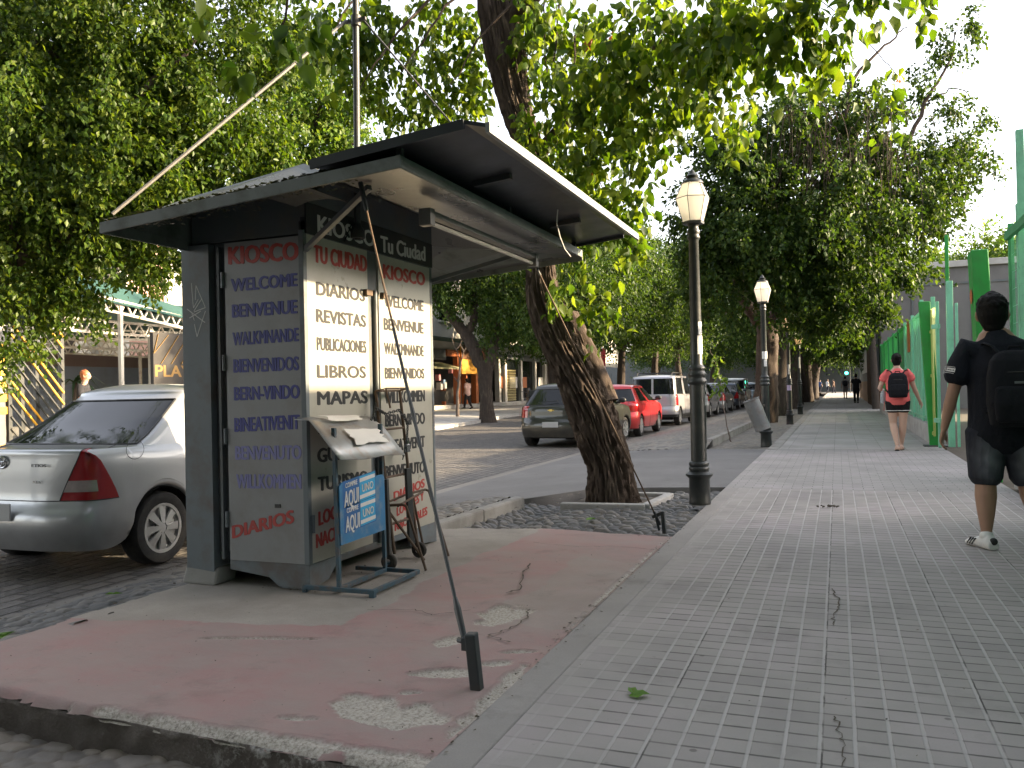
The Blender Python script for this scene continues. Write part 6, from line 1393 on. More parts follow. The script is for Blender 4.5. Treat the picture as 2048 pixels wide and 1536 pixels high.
# ---- big bushy tree filling the upper left, across the street
dL = 15.5
def lp(u, v, d=0.0): return AD(u, v, dL + d)
b0 = AD(-70, 860, dL + .5); b0.z = .05
t5 = thing('bushy_tree', 'big bushy green tree filling the upper left beside the parking lot', 'tree', tuple(b0)); mb = MB()
limb(mb, [b0, lp(-50, 700, .3), lp(0, 560, .2), lp(40, 440, .2), lp(60, 250, .3), lp(90, 60, .4)], [.30, .25, .22, .19, .16, .10], 14, .02, 6, 2)
for q in ((lp(40, 440), lp(140, 300, -.2), lp(300, 170, -.4), lp(420, 60)), (lp(55, 330), lp(180, 210, .6), lp(330, 260, .8), lp(470, 220, 1)), (lp(20, 500), lp(-120, 330), lp(-260, 180)), (lp(60, 250), lp(0, 80), lp(-60, -80)), (lp(70, 150), lp(200, 20), lp(330, -120)), (lp(10, 540), lp(120, 480, -.3), lp(260, 430, -.4))):
    limb(mb, q, [.11, .085, .06, .03][:len(q)], 9, .03, 6, 7)
mb.build('trunk', M['bark'], t5, b0, 70)
f5 = lp
E5 = [el(60, 60, 0, 1.7, 1.3, 200, f=f5), el(260, 90, .3, 1.6, 1.3, 200, f=f5), el(430, 140, .6, 1.2, 1.1, 120, f=f5), el(130, 260, -.3, 1.5, 1.2, 190, f=f5), el(330, 300, .2, 1.4, 1.1, 170, f=f5), el(500, 300, .8, .9, .9, 80, f=f5), el(10, 420, -.2, 1.2, 1.1, 120, f=f5), el(200, 430, .2, 1.1, .75, 90, f=f5), el(390, 410, .6, 1.1, .7, 85, f=f5), el(540, 380, 1, .55, .5, 30, f=f5),
      el(20, 590, -.3, .8, .55, 56, f=f5), el(130, 570, 0, .55, .45, 34, f=f5), el(20, 690, -.6, .30, .14, 9, f=f5), el(310, 520, .4, .5, .3, 20, f=f5), el(-150, 300, 0, 1.8, 2.4, 240, f=f5), el(120, -180, .3, 2.6, 1.5, 240, f=f5), el(430, -120, .6, 1.9, 1.3, 160, f=f5), el(560, 60, .9, .8, .8, 40, f=f5)]
foliage('crown', E5, 56, .55, .118, M['leaf_maple'], t5, tuple(b0), 31, .45, OVAL, 1.1, .35)
# bright sunlit tree to the right of it
dS = 21.0; fS = lambda u, v, d=0.0: AD(u, v, dS + d)
b0 = AD(560, 845, dS + 3); b0.z = .08
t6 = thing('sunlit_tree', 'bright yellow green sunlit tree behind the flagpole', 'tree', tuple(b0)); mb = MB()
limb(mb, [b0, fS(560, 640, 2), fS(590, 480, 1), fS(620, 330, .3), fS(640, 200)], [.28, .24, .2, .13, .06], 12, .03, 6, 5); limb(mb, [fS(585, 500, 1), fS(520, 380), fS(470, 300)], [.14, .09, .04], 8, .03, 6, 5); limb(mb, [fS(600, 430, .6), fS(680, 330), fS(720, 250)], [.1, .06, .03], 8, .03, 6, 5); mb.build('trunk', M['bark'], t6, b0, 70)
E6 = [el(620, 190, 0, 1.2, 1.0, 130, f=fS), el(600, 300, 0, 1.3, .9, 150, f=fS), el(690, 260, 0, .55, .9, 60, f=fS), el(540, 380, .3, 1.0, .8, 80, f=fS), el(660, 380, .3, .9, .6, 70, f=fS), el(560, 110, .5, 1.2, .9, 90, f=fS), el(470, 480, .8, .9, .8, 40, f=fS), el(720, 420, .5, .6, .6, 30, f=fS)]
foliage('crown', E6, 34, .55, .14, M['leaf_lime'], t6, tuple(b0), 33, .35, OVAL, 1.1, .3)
# ---- dark spreading tree above the far lamps
dR = 23.0; fR = lambda u, v, d=0.0: AD(u, v, dR + d)
b0 = G(1528, 846, -.05)
t2 = thing('spreading_tree', 'broad dark spreading tree over the pavement behind the second lamp', 'tree', tuple(b0)); mb = MB()
db = (b0 - EYEP).dot(_fw) - dR
rough_trunk(mb, [b0 + Vector((0, 0, -.2)), fR(1532, 760, db), fR(1536, 690, db), fR(1530, 640, db - .5)], [.46, .36, .36, .30], 30, 12, .15, 3)
for q, r in (((fR(1530, 650, db), fR(1490, 600, 3), fR(1470, 520, 1), fR(1480, 400, -.5)), .24), ((fR(1535, 660, db), fR(1590, 580, 3), fR(1640, 480, 1), fR(1690, 330, 0), fR(1740, 200, 0)), .26), ((fR(1640, 480, 1), fR(1760, 420, .5), fR(1850, 330, 1)), .13), ((fR(1690, 330, 0), fR(1700, 180, -.2), fR(1770, 90, -.2), fR(1815, 55, -.2)), .07), ((fR(1800, 330, .8), fR(1850, 210, 1), fR(1895, 130, 1), fR(1915, 60, 1)), .075), ((fR(1850, 210, 1), fR(1900, 180, 1), fR(1950, 190, 1)), .035), ((fR(1590, 580, 3), fR(1560, 420, .5), fR(1530, 260, 0)), .13)):
    limb(mb, q, [r * (1 - .8 * i / (len(q) - 1)) for i in range(len(q))], 9, .03, 6, 11)
# bare hanging twigs
rg = random.Random(31)
for k in range(70):
    u = rg.uniform(1560, 1830); v = rg.uniform(220, 360); a = fR(u, v, -1.6); L = rg.uniform(60, 190); s = rg.uniform(-45, 45)
    limb(mb, [a, fR(u + s * .6, v - 22, -1.75), fR(u + s, v + L * .4, -1.9), fR(u + s * 1.1 + rg.uniform(-20, 20), v + L, -1.8)], [.012, .010, .008, .004], 4, .01, 4, k)
mb.build('trunk', M['bark'], t2, b0, 70)
E2 = [el(1470, 330, -1, 1.1, 1.1, 130, f=fR), el(1570, 290, -.5, 1.4, 1.0, 170, f=fR), el(1700, 280, 0, 1.3, .9, 150, f=fR), el(1500, 450, -1, 1.4, 1.1, 170, f=fR), el(1640, 420, -.8, 1.7, 1.2, 230, f=fR), el(1780, 390, 0, 1.3, 1.2, 170, f=fR), el(1890, 330, .8, .85, .75, 80, f=fR), el(1930, 300, 1, .4, .35, 20, f=fR), el(1850, 430, .8, .6, .6, 44, f=fR), el(1690, 530, -.3, 1.2, .8, 120, f=fR), el(1790, 530, .5, .7, .6, 56, f=fR), el(1560, 560, 0, 1.1, .7, 90, f=fR), el(1410, 450, -.5, .9, .9, 70, f=fR), el(1420, 560, 0, .9, .8, 60, f=fR), el(1640, 620, 1, .9, .5, 56, f=fR), el(1740, 610, 1, .5, .35, 24, f=fR), el(1720, 190, 0, .6, .3, 22, f=fR), el(1600, 200, -.3, .8, .35, 30, f=fR), el(1900, 90, 1, .45, .5, 11, f=fR), el(1905, 210, 1, .4, .4, 12, f=fR), el(1960, 240, 1, .4, .15, 6, f=fR), el(1845, 185, 1, .2, .3, 9, f=fR), el(1665, 145, 0, .3, .15, 6, f=fR), el(1930, 40, 1, .4, .3, 8, f=fR)]
foliage('crown', E2, 42, .55, .14, M['leaf_dark'], t2, tuple(b0), 35, .4, OVAL, 1.1, .35)
# ---- forked tree across the street
b0 = G(975, 836, .12); dF = (b0 - EYEP).dot(_fw); fF = lambda u, v, d=0.0: AD(u, v, dF + d)
t4 = thing('forked_tree', 'dark forked tree in front of the shops across the street', 'tree', tuple(b0)); mb = MB(); kF = dF / F_PX
rough_trunk(mb, [fF(976, 850), fF(975, 830), fF(972, 790), fF(970, 750), fF(968, 722)], [r * kF for r in (20, 15, 13, 15, 18)], 24, 10, .13, 2)
for q, rr in (((fF(962, 735), fF(945, 690), fF(922, 655), fF(893, 622), fF(868, 590), fF(845, 540)), (12, 13, 11, 9, 8, 5)), ((fF(978, 735), fF(986, 700), fF(994, 665), fF(1003, 625), fF(1005, 560)), (10, 10, 7, 6, 4)), ((fF(935, 672), fF(947, 640), fF(948, 600), fF(950, 540)), (8, 8, 7, 5))):
    limb(mb, q, [r * kF for r in rr], 12, .02, 6, 3)
mb.build('trunk', M['bark_dark'], t4, b0, 70)
E4 = [el(880, 520, -.5, 1.9, 1.0, 150, f=fF), el(960, 470, 0, 2.2, 1.2, 190, f=fF), el(1050, 520, 0, 1.8, 1.2, 170, f=fF), el(1030, 610, -.3, 1.0, .7, 56, f=fF), el(1060, 650, -.3, .9, .45, 40, f=fF), el(960, 585, -.5, .9, .5, 34, f=fF), el(885, 580, -1, .5, .6, 26, f=fF), el(1000, 360, .5, 2.6, 1.6, 200, f=fF), el(800, 480, 0, 2.2, 1.6, 140, f=fF), el(985, 640, -.3, .4, .4, 12, f=fF)]
foliage('crown', E4, 34, .75, .16, M['leaf_dark'], t4, tuple(b0), 41, .45, OVAL, 1.1, .35)
# ---- saplings
b0 = G(915, 834, .1); d_ = (b0 - EYEP).dot(_fw); f_ = lambda u, v, d=0.0: AD(u, v, d_ + d)
s1 = thing('sapling', 'thin bare sapling left of the forked tree across the street', 'sapling', tuple(b0)); mb = MB()
limb(mb, [b0, f_(915, 790), f_(918, 760), f_(921, 725)], [.085, .065, .055, .045], 8, .01, 5, 1)
for q in ((f_(921, 728), f_(915, 705), f_(908, 690), f_(903, 670)), (f_(921, 728), f_(927, 705), f_(932, 695), f_(936, 675)), (f_(917, 765), f_(911, 758), f_(907, 752)), (f_(912, 698), f_(920, 690), f_(924, 680)), (f_(928, 703), f_(923, 694), f_(918, 686))): limb(mb, q, [.03, .022, .015, .008][:len(q)], 6, .006, 4, 2)
mb.build('stem', M['bark_pale'], s1, b0, 70)
b0 = G(1462, 886, -.05); d_ = (b0 - EYEP).dot(_fw)
s2 = thing('sapling', 'slender sapling with fresh yellow green leaves right of the nearest lamp', 'sapling', tuple(b0)); mb = MB()
limb(mb, [b0, f_(1456, 860), f_(1447, 815), f_(1443, 780), f_(1436, 740), f_(1420, 700)], [.016, .014, .012, .010, .008, .004], 7, .006, 5, 1); mb.build('stem', M['bark_pale'], s2, b0, 70)
E_ = [el(1440, 770, 0, .09, .15, 10, f=f_), el(1437, 740, 0, .10, .12, 9, f=f_), el(1428, 715, 0, .07, .1, 6, f=f_), el(1418, 705, 0, .05, .07, 4, f=f_), el(1450, 755, 0, .06, .06, 4, f=f_)]
foliage('leaves', E_, 7, .14, .075, M['leaf_lime'], s2, tuple(b0), 5, .5, HEART)
# ---- other trees: one of each kind, then copies
X1 = street_tree('street_tree', 'tall dark street tree on the near verge just past the bin lamp', (-2.3, 35.2, -.1), 8.6, 4.0, 51, 'leaf_dark', 120, 24, .17, (.3, -.3), .36, group='street trees farther along')
X2 = street_tree('street_tree', 'leafy street tree across the road above the red hatchback', (-14.6, 44, .15), 11.5, 5.6, 52, 'leaf_dark', 190, 26, .22, (-.2, .2), .28, group='street trees farther along')
def more(src, loc, rz, sc, label):
    c = copy_tree(src); c.location = loc; c.rotation_euler = (0, 0, rz); c.scale = (sc, sc, sc * random.uniform(.95, 1.1)); c['label'] = label; return c
more(X1, (-2.2, 44.5, -.1), 1.3, 1.0, 'second tree of the near verge row past the last lamp'); more(X1, (-2.4, 54, -.1), 2.9, 1.05, 'third tree of the near verge row past the last lamp')
more(X1, (-2.4, 64, -.1), 4.2, 1.1, 'fourth tree of the near verge row past the last lamp'); more(X1, (-2.4, 76, -.1), 5.5, 1.1, 'fifth tree of the near verge row past the last lamp'); more(X1, (-2.3, 90, -.1), .6, 1.15, 'sixth tree of the near verge row past the last lamp')
more(X2, (-13.4, 40.5, .12), 2.2, .72, 'low tree across the road right of the forked tree'); more(X2, (-15.6, 54, .15), 2.2, 1.05, 'tree across the road above the silver van'); more(X2, (-16, 65, .15), 3.4, 1.1, 'tree across the road beyond the silver van'); more(X2, (-16, 78, .15), 4.7, 1.15, 'tree across the road above the white van'); more(X2, (-16, 92, .15), .7, 1.2, 'farthest tree of the row across the road'); more(X2, (-38, 33, .15), 1.7, 1.9, 'tall tree behind the parking lot, rising over the brick house')
for i, (x, y, s, l) in enumerate(((-26, 128, 1.5, 'wide dark tree at the far crossing, left of the road'), (-18, 131, 1.4, 'dark tree at the far crossing behind the roadside row'), (-10, 129, 1.5, 'dark tree closing the far end of the road'), (-3, 132, 1.5, 'dark tree at the far crossing behind the traffic light'), (4, 128, 1.4, 'dark tree closing the far end of the pavement'), (12, 130, 1.4, 'dark tree at the far crossing behind the brick front'))):
    more(X1, (x, y, -.2), i * 1.1, s, l)
more(X1, (2.9, 62, 0), 2.0, .8, 'dark tree leaning over the brick front beside the pavement'); more(X1, (3.6, 80, 0), 3.0, .95, 'dark tree rising behind the far brick front')
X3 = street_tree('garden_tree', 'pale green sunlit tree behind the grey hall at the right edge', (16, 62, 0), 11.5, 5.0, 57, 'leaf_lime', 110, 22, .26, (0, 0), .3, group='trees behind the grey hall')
more(X3, (9.5, 62, 0), 2.0, .98, 'sunlit tree above the middle of the grey hall roof'); more(X3, (4.2, 60, 0), 4.0, .92, 'sunlit yellowish tree over the left end of the grey hall')
# ================================================================== PEOPLE
def organic(name, mb, voxel, mats, parent, smooth=4, paint=None):
    """fuse closed tubes into one continuous skin"""
    me = bpy.data.meshes.new('blend'); me.from_pydata(mb.v, [], mb.f); me.update()
    ob = bpy.data.objects.new('blend', me); COL.objects.link(ob)
    r = ob.modifiers.new('r', 'REMESH'); r.mode = 'VOXEL'; r.voxel_size = voxel
    if smooth: s = ob.modifiers.new('s', 'SMOOTH'); s.iterations = smooth; s.factor = .5
    dg = bpy.context.evaluated_depsgraph_get(); ev = ob.evaluated_get(dg); m2 = bpy.data.meshes.new_from_object(ev)
    bpy.data.objects.remove(ob); bpy.data.meshes.remove(me); m2.name = name; m2.materials.clear()
    for m in (mats if isinstance(mats, (list, tuple)) else [mats]): m2.materials.append(m)
    m2.shade_smooth()
    if paint:
        for p in m2.polygons: p.material_index = paint(p.center)
    o = bpy.data.objects.new(name, m2); COL.objects.link(o)
    if parent: o.parent = parent
    return o
def ctube(mb, pts, n=14):
    """closed rounded tube; pts = (x,y,z,rx[,ry])"""
    P = [Vector(p[:3]) for p in pts]; R_ = [(p[3], p[4] if len(p) > 4 else p[3]) for p in pts]
    d0 = (P[0] - P[1]).normalized(); d1 = (P[-1] - P[-2]).normalized(); Q = []; RR = []
    for c, s in ((.75, .45), (.45, .8)): Q.append(P[0] + d0 * R_[0][0] * c * .8); RR.append((R_[0][0] * s, R_[0][1] * s))
    Q += P; RR += R_
    for c, s in ((.45, .8), (.75, .45)): Q.append(P[-1] + d1 * R_[-1][0] * c * .8); RR.append((R_[-1][0] * s, R_[-1][1] * s))
    mb.tube(Q, RR, n)
def skin_mat(name, col):
    m = NT(name); co = m.coord(); b = m.mix(m.noise(co, 9, 4), c4(col, .9), c4(col, 1.08)); p = m.princ(**{'Base Color': b, 'Roughness': .52, 'Subsurface Weight': .08, 'Subsurface Scale': .02}); p.inputs['Subsurface Radius'].default_value = (1, .35, .2)
    m.set(p.inputs['Normal'], m.bump(m.noise(co, 160, 3), .1, .002)); return m.done(p.outputs[0])
def cloth(name, col, bump=.35, var=.15, wash=None):
    m = NT(name); co = m.coord(); b = m.mix(m.noise(co, 5, 4), c4(col, 1 - var), c4(col, 1 + var))
    if wash:
        b = m.mix(m.attr('wash'), b, c4(wash))
    p = m.princ(**{'Base Color': b, 'Roughness': .9, 'Specular IOR Level': .2})
    h = m.math('ADD', m.math('MULTIPLY', m.noise(m.mapping(co, (1, 1, .55)), 9, 4, .6), 1.6), m.math('MULTIPLY', m.noise(co, 300, 2), .06)); m.set(p.inputs['Normal'], m.bump(h, bump, .03)); return m.done(p.outputs[0])
M['hair'] = pbr('hair', (.006, .0055, .005), .75, 0, .3, 40, .9, 120, spec=.2)
def hand(mb, wr, el, side, k, thumb_dir, curl=.5, spread=(0, 1, 0)):
    wr = Vector(wr); d = (wr - Vector(el)).normalized(); w = Vector(spread); w = (w - d * w.dot(d)).normalized(); inn = d.cross(w) * side
    if inn.x * side > 0: inn = -inn
    palm = wr + d * .085 * k
    ctube(mb, [(*(wr - d * .01), .027 * k, .022 * k), (*(wr + d * .03 * k), .036 * k, .018 * k), (*(wr + d * .07 * k), .040 * k, .017 * k), (*palm, .038 * k, .014 * k)])
    for i, (o, L) in enumerate(((.030, .072), (.010, .082), (-.011, .077), (-.031, .060))):
        b = palm + w * o * k - d * .004; c = curl * (1 + .18 * i); pts = [b]; dd = d.copy()
        for q, f in enumerate((.42, .33, .25)):
            a = c * (.35 + .35 * q); dd = (dd * math.cos(a) + inn * math.sin(a)).normalized(); pts.append(pts[-1] + dd * L * f * k)
        ctube(mb, [(*p, r * k) for p, r in zip(pts, (.0098, .0092, .0085, .0075))], 8)
    b = wr + d * .03 * k + w * .026 * k; td = (d * .75 + w * .55 + inn * .35).normalized(); p1 = b + td * .042 * k; td2 = (d * .95 + w * .12 + inn * .35).normalized()
    ctube(mb, [(*b, .014 * k), (*p1, .012 * k), (*(p1 + td2 * .034 * k), .009 * k)], 8)
def head(mb, c, k, up=(0, 0, 1)):
    x, y, z = c
    ctube(mb, [(x, y + .005, z - .085 * k, .040 * k, .05 * k), (x, y + .012 * k, z - .055 * k, .058 * k, .072 * k), (x, y, z, .073 * k, .094 * k), (x, y - .005 * k, z + .05 * k, .072 * k, .094 * k), (x, y - .006 * k, z + .085 * k, .05 * k, .065 * k)], 18)
    for s in (1, -1):
        ctube(mb, [(x + s * .074 * k, y - .012 * k, z - .03 * k, .010 * k, .014 * k), (x + s * .080 * k, y - .016 * k, z, .010 * k, .020 * k), (x + s * .079 * k, y - .012 * k, z + .025 * k, .008 * k, .014 * k)], 8)
        mb.ball((x + s * .03 * k, y + .082 * k, z + .005 * k), (.016 * k, .010 * k, .009 * k)); mb.ball((x + s * .03 * k, y + .086 * k, z + .022 * k), (.02 * k, .009 * k, .006 * k))
    ctube(mb, [(x, y + .092 * k, z + .01 * k, .009 * k), (x, y + .108 * k, z - .025 * k, .013 * k)], 8); mb.ball((x, y + .088 * k, z - .055 * k), (.024 * k, .01 * k, .009 * k))
def foot(mb, ank, dirv, k, pitch=0.0, wmul=1.0, extra=0.0):
    """foot or shoe from the ankle, sole flat unless pitched (heel raised)"""
    a = Vector(ank); f = Vector((dirv[0], dirv[1], 0)).normalized(); s = Vector((f.y, -f.x, 0)); h = a.z
    RY = Matrix.Rotation(pitch, 3, s); b = len(mb.v)
    prof = [(-.075, .030, .055), (-.05, .038, .085), (0, .039, .085), (.05, .042, .072), (.10, .047, .052), (.145, .046, .040), (.175, .036, .032), (.195, .020, .024)]
    n = 14; toe = Vector((0, 0, 0))
    for (y, w_, t) in prof:
        for q in range(n):
            an = 2 * PI * q / n; px = math.cos(an) * (w_ * wmul + extra) * k; pz = max(math.sin(an) * .55 + .45, 0.0) * (t + extra) * k
            loc = s * px + f * (y * k) + Vector((0, 0, pz - h)); mb.v.append(tuple(a + RY @ loc))
    for i in range(len(prof) - 1):
        for q in range(n): mb.f.append((b + i * n + q, b + i * n + (q + 1) % n, b + (i + 1) * n + (q + 1) % n, b + (i + 1) * n + q)); mb.m.append(0)
    mb.f.append(tuple(range(b + n - 1, b - 1, -1))); mb.m.append(0); e = b + (len(prof) - 1) * n; mb.f.append(tuple(range(e, e + n))); mb.m.append(0)
def lerp3(a, b, t): return tuple(a[i] + (b[i] - a[i]) * t for i in range(3))
def person(name, label, loc, rz, J, k, girth, skin, top, bottom, hairm, shoe, S, voxel=.009, group=None):
    """J: joints in local metres; girth multiplies widths; S: garment settings"""
    t = thing(name, label, 'person', loc, rz, group); g = girth; mb = MB()
    hip, neck, hd = J['pelvis'], J['neck'], J['head']; ch = J['chest']; ws = lerp3(hip, ch, .45)
    # torso, neck, head
    ctube(mb, [(hip[0], hip[1], hip[2] - .06 * k, .13 * g, .10 * g), (*hip, .160 * g, .115 * g), (*ws, .145 * g, .105 * g), (*ch, .165 * g, .115 * g), (*lerp3(ch, neck, .6), .150 * g, .090 * g), (*lerp3(ch, neck, .85), .10 * g, .075 * g)], 20)
    ctube(mb, [(*lerp3(ch, neck, .6), .08 * k * g, .07 * k), (*neck, .060 * k * g, .062 * k * g), (hd[0], hd[1] - .01, hd[2] - .07 * k, .054 * k, .060 * k)], 14); head(mb, hd, k * S.get('hk', 1))
    for s in ('L', 'R'):
        sg = -1 if s == 'L' else 1; sh, elb, wr = J['sh' + s], J['el' + s], J['wr' + s]
        ctube(mb, [(*lerp3(ch, sh, .55), .085 * k), (*sh, .062 * k), (*lerp3(sh, elb, .35), .053 * k * (g * .4 + .6)), (*lerp3(sh, elb, .8), .043 * k), (*elb, .041 * k), (*lerp3(elb, wr, .3), .042 * k), (*lerp3(elb, wr, .8), .030 * k), (*wr, .026 * k)], 14)
        hand(mb, wr, elb, sg, k, None, J.get('curl' + s, .55), J.get('spread' + s, (0, 1, 0)))
        hp, kn, an = J['hip' + s], J['kn' + s], J['an' + s]
        ctube(mb, [(*hp, .092 * g), (*lerp3(hp, kn, .35), .085 * g), (*lerp3(hp, kn, .8), .063 * g), (*kn, .057 * g), (*lerp3(kn, an, .28), .060 * g), (*lerp3(kn, an, .6), .047 * g), (*lerp3(kn, an, .9), .036 * k), (*an, .036 * k)], 16)
        foot(mb, an, J['dir' + s], k, J.get('pitch' + s, 0))
    organic('body', mb, voxel, skin, t, 4)
    # hair: cap over the back and top of the head
    k0 = k; k = k * S.get('hk', 1); mb = MB(); x, y, z = hd
    ctube(mb, [(x, y - .045 * k, z - .07 * k, .060 * k, .042 * k), (x, y - .035 * k, z - .02 * k, .080 * k, .076 * k), (x, y - .018 * k, z + .04 * k, .088 * k, .100 * k), (x, y - .01 * k, z + .09 * k, .078 * k, .090 * k), (x, y, z + (.125 if S.get('tuft') else .112) * k, .035 * k, .045 * k)], 18)
    rg = random.Random(3)
    for q in range(S.get('tufts', 40)):
        a = rg.uniform(0, 6.28); e = rg.uniform(.1, 1.4); r = .082 * k; c = Vector((x + r * math.cos(a) * math.cos(e), y - .018 * k + r * 1.15 * math.sin(a) * math.cos(e), z + .04 * k + r * math.sin(e) * 1.05))
        if c.y > y + .06 * k and c.z < z + .06 * k: continue
        mb.ball(c, rg.uniform(.008, .018) * k, 0, 6, 4)
    if S.get('bun'): mb.ball((x, y - .105 * k, z + .06 * k), .045 * k); 
    if S.get('pony'): ctube(mb, [(x, y - .1 * k, z + .05 * k, .03 * k), (x, y - .13 * k, z - .04 * k, .032 * k), (x, y - .12 * k, z - .14 * k, .018 * k)], 10)
    organic('hair', mb, max(.006, voxel * .9), hairm, t, 1); k = k0
    # top
    sl = S.get('sleeve', .62); ex = S.get('ease', .018); mb = MB(); hz = S['hem']
    hem = (hip[0], hip[1] - .005, hz)
    ctube(mb, [(*hem, .165 * g + ex * 1.2, .122 * g + ex * 1.4), (*lerp3(hem, ch, .35), .160 * g + ex, .118 * g + ex), (*lerp3(hem, ch, .7), .160 * g + ex, .118 * g + ex), (*ch, .170 * g + ex, .118 * g + ex), (*lerp3(ch, neck, .58), .158 * g + ex * .6, .095 * g + ex * .6), (*lerp3(ch, neck, .86), .085 * g + ex * .3, .075 * g + ex * .3)], 22)
    for s in ('L', 'R'):
        sh, elb = J['sh' + s], J['el' + s]
        ctube(mb, [(*lerp3(ch, sh, .5), .098 * k), (*sh, .062 * k + ex), (*lerp3(sh, elb, sl * .5), .058 * k * (g * .4 + .6) + ex), (*lerp3(sh, elb, sl), .054 * k * (g * .4 + .6) + ex * 1.3)], 16)
    o = organic('shirt', mb, voxel, top, t, 3)
    # bottoms
    mb = MB(); e2 = S.get('ease2', .02); fr = S['leg']
    ctube(mb, [(hip[0], hip[1], hip[2] - .09 * k, .15 * g, .12 * g), (*hip, .163 * g + e2 * .6, .118 * g + e2), (hip[0], hip[1], hip[2] + .10 * k, .15 * g + e2 * .5, .11 * g + e2 * .6)], 20)
    for s in ('L', 'R'):
        hp, kn, an = J['hip' + s], J['kn' + s], J['an' + s]; P_ = [hp, kn, an]
        def at(q): return lerp3(hp, kn, q) if q <= 1 else lerp3(kn, an, q - 1)
        st_ = [(*hp, .094 * g + e2)]; m_ = 4
        for i in range(1, m_ + 1):
            q = fr * i / m_; r = float(np.interp(q, [0, .35, .8, 1, 1.3, 1.6, 2], [.092, .085, .066, .060, .060, .050, .044])); st_.append((*at(q), r * g + e2 * (1 + .5 * S.get('flare', .3) * i / m_)))
        ctube(mb, st_, 16)
    o = organic('trousers' if fr > 1.3 else 'shorts', mb, voxel, bottom, t, 3)
    if S.get('wash'):
        at_ = o.data.attributes.new('wash', 'FLOAT', 'POINT'); vals = []
        for v in o.data.vertices:
            w_ = 0
            for s in ('L', 'R'):
                c = lerp3(J['hip' + s], J['kn' + s], .55); dx = (v.co.x - c[0]) / (.07 * g); dz = (v.co.z - c[2]) / .16
                w_ = max(w_, math.exp(-(dx * dx + dz * dz)))
            vals.append(w_ * (.75 + .5 * mnoise.noise(v.co * 14)))
        at_.data.foreach_set('value', np.clip(vals, 0, 1).astype(np.float32))
    for s in ('L', 'R'):
        an, dr, pt = J['an' + s], J['dir' + s], J.get('pitch' + s, 0); mb = MB()
        if S['shoes'] == 'sneaker':
            foot(mb, an, dr, k * 1.06, pt, 1.0, .006); ctube(mb, [(*an, .046 * k, .05 * k), (an[0], an[1], an[2] + .015, .044 * k, .05 * k)], 12)
            so = organic('shoe', mb, .006, shoe, t, 2); f = Vector((dr[0], dr[1], 0)).normalized(); sd_ = Vector((f.y, -f.x, 0)); RY = Matrix.Rotation(pt, 3, sd_)
            if S.get('stripes'):
                mb = MB(); a = Vector(an)
                for sg in (1, -1):
                    for q in range(3):
                        pA = Vector((0, 0, -an[2] + .018)) + f * (.085 + q * .026) * k + sd_ * sg * .054 * k; pB = Vector((0, 0, -an[2] + .066)) + f * (.05 + q * .026) * k + sd_ * sg * .047 * k; mb.bar(a + RY @ pA, a + RY @ pB, .012, .006)
                pc = a + RY @ (Vector((0, 0, -an[2] + .062)) - f * .076 * k); mb.ball(pc, (.026 * k, .016 * k, .026 * k)); mb.build('stripes', M['black_ink'], so)
        else:
            foot(mb, (an[0], an[1], .03 if not pt else an[2]), dr, k * 1.04, pt, 1.0, .003)
            b0_ = MB(); f = Vector((dr[0], dr[1], 0)).normalized(); sd_ = Vector((f.y, -f.x, 0)); RY = Matrix.Rotation(pt, 3, sd_); a = Vector(an)
            pts = []
            for q in range(20):
                an_ = 2 * PI * q / 20; ly = .06 + .14 * math.sin(an_); lx = (.044 + .006 * math.sin(an_)) * math.cos(an_); pts.append(a + RY @ (f * ly * k + sd_ * lx * k + Vector((0, 0, -an[2] - .012))))
            b0_.prism(pts, RY @ Vector((0, 0, .016))); b0_.build('sandal', shoe, t)
    return t
# ---- man in black
R0 = Vector((1.10, 6.93, 0))
JM = dict(pelvis=(.0, 0, .86), chest=(0, .02, 1.30), neck=(-.03, .03, 1.545), head=(-.04, .045, 1.67), shL=(-.225, .01, 1.43), elL=(-.32, -.015, 1.09), wrL=(-.375, .0, .85), shR=(.225, .01, 1.43), elR=(.33, -.03, 1.08), wrR=(.36, .07, .84), curlL=.62, spreadL=(.35, 1, 0), spreadR=(0, 1, 0),
          hipL=(-.10, 0, .83), knL=(-.115, .0, .47), anL=(-.135, -.12, .085), dirL=(-.45, 1), hipR=(.11, .0, .83), knR=(.155, .03, .47), anR=(.205, -.10, .13), dirR=(.15, 1), pitchR=-.45)
person('person', 'man in black t-shirt and denim shorts walking away at the right edge', tuple(R0), 0, JM, 1.04, 1.22, skin_mat('skin_tan', (.33, .19, .125)), cloth('black_tee', (.011, .013, .018), .55), cloth('dark_denim', (.014, .016, .023), .45, .2, (.15, .16, .18)), M['hair'], M['white_paint'],
       dict(hem=.80, sleeve=.62, ease=.022, leg=.93, ease2=.026, flare=.9, shoes='sneaker', stripes=True, wash=True, tuft=True, tufts=140, hk=1.16), .0075)
# lettering strip on the sleeve cuff
pm_ = [o for o in COL.objects if o.get('label', '').startswith('man in black')][0]
shr = [o for o in pm_.children if o.name.startswith('shirt')][0]
mb = MB(); a = Vector(JM['shL']).lerp(Vector(JM['elL']), .50); ax = (Vector(JM['elL']) - Vector(JM['shL'])).normalized()
e1 = Vector((0, 1, 0)); e1 = (e1 - ax * e1.dot(ax)).normalized(); e2_ = ax.cross(e1); vs = []; rg = random.Random(6)
rr = .058 * 1.04 * 1.09 + .031
for q in range(26):
    an_ = -PI * .95 + 2.2 * q / 25 + .25
    if rg.random() < .22: continue
    c = a + (e1 * math.cos(an_) + e2_ * math.sin(an_)) * rr; tn = (-e1 * math.sin(an_) + e2_ * math.cos(an_)) * .0042
    for (h0, h1) in ((-.014, rg.uniform(-.004, .004)), (rg.uniform(.002, .006), .014)): mb.quad(c - tn + ax * h0, c + tn + ax * h0, c + tn + ax * h1, c - tn + ax * h1)
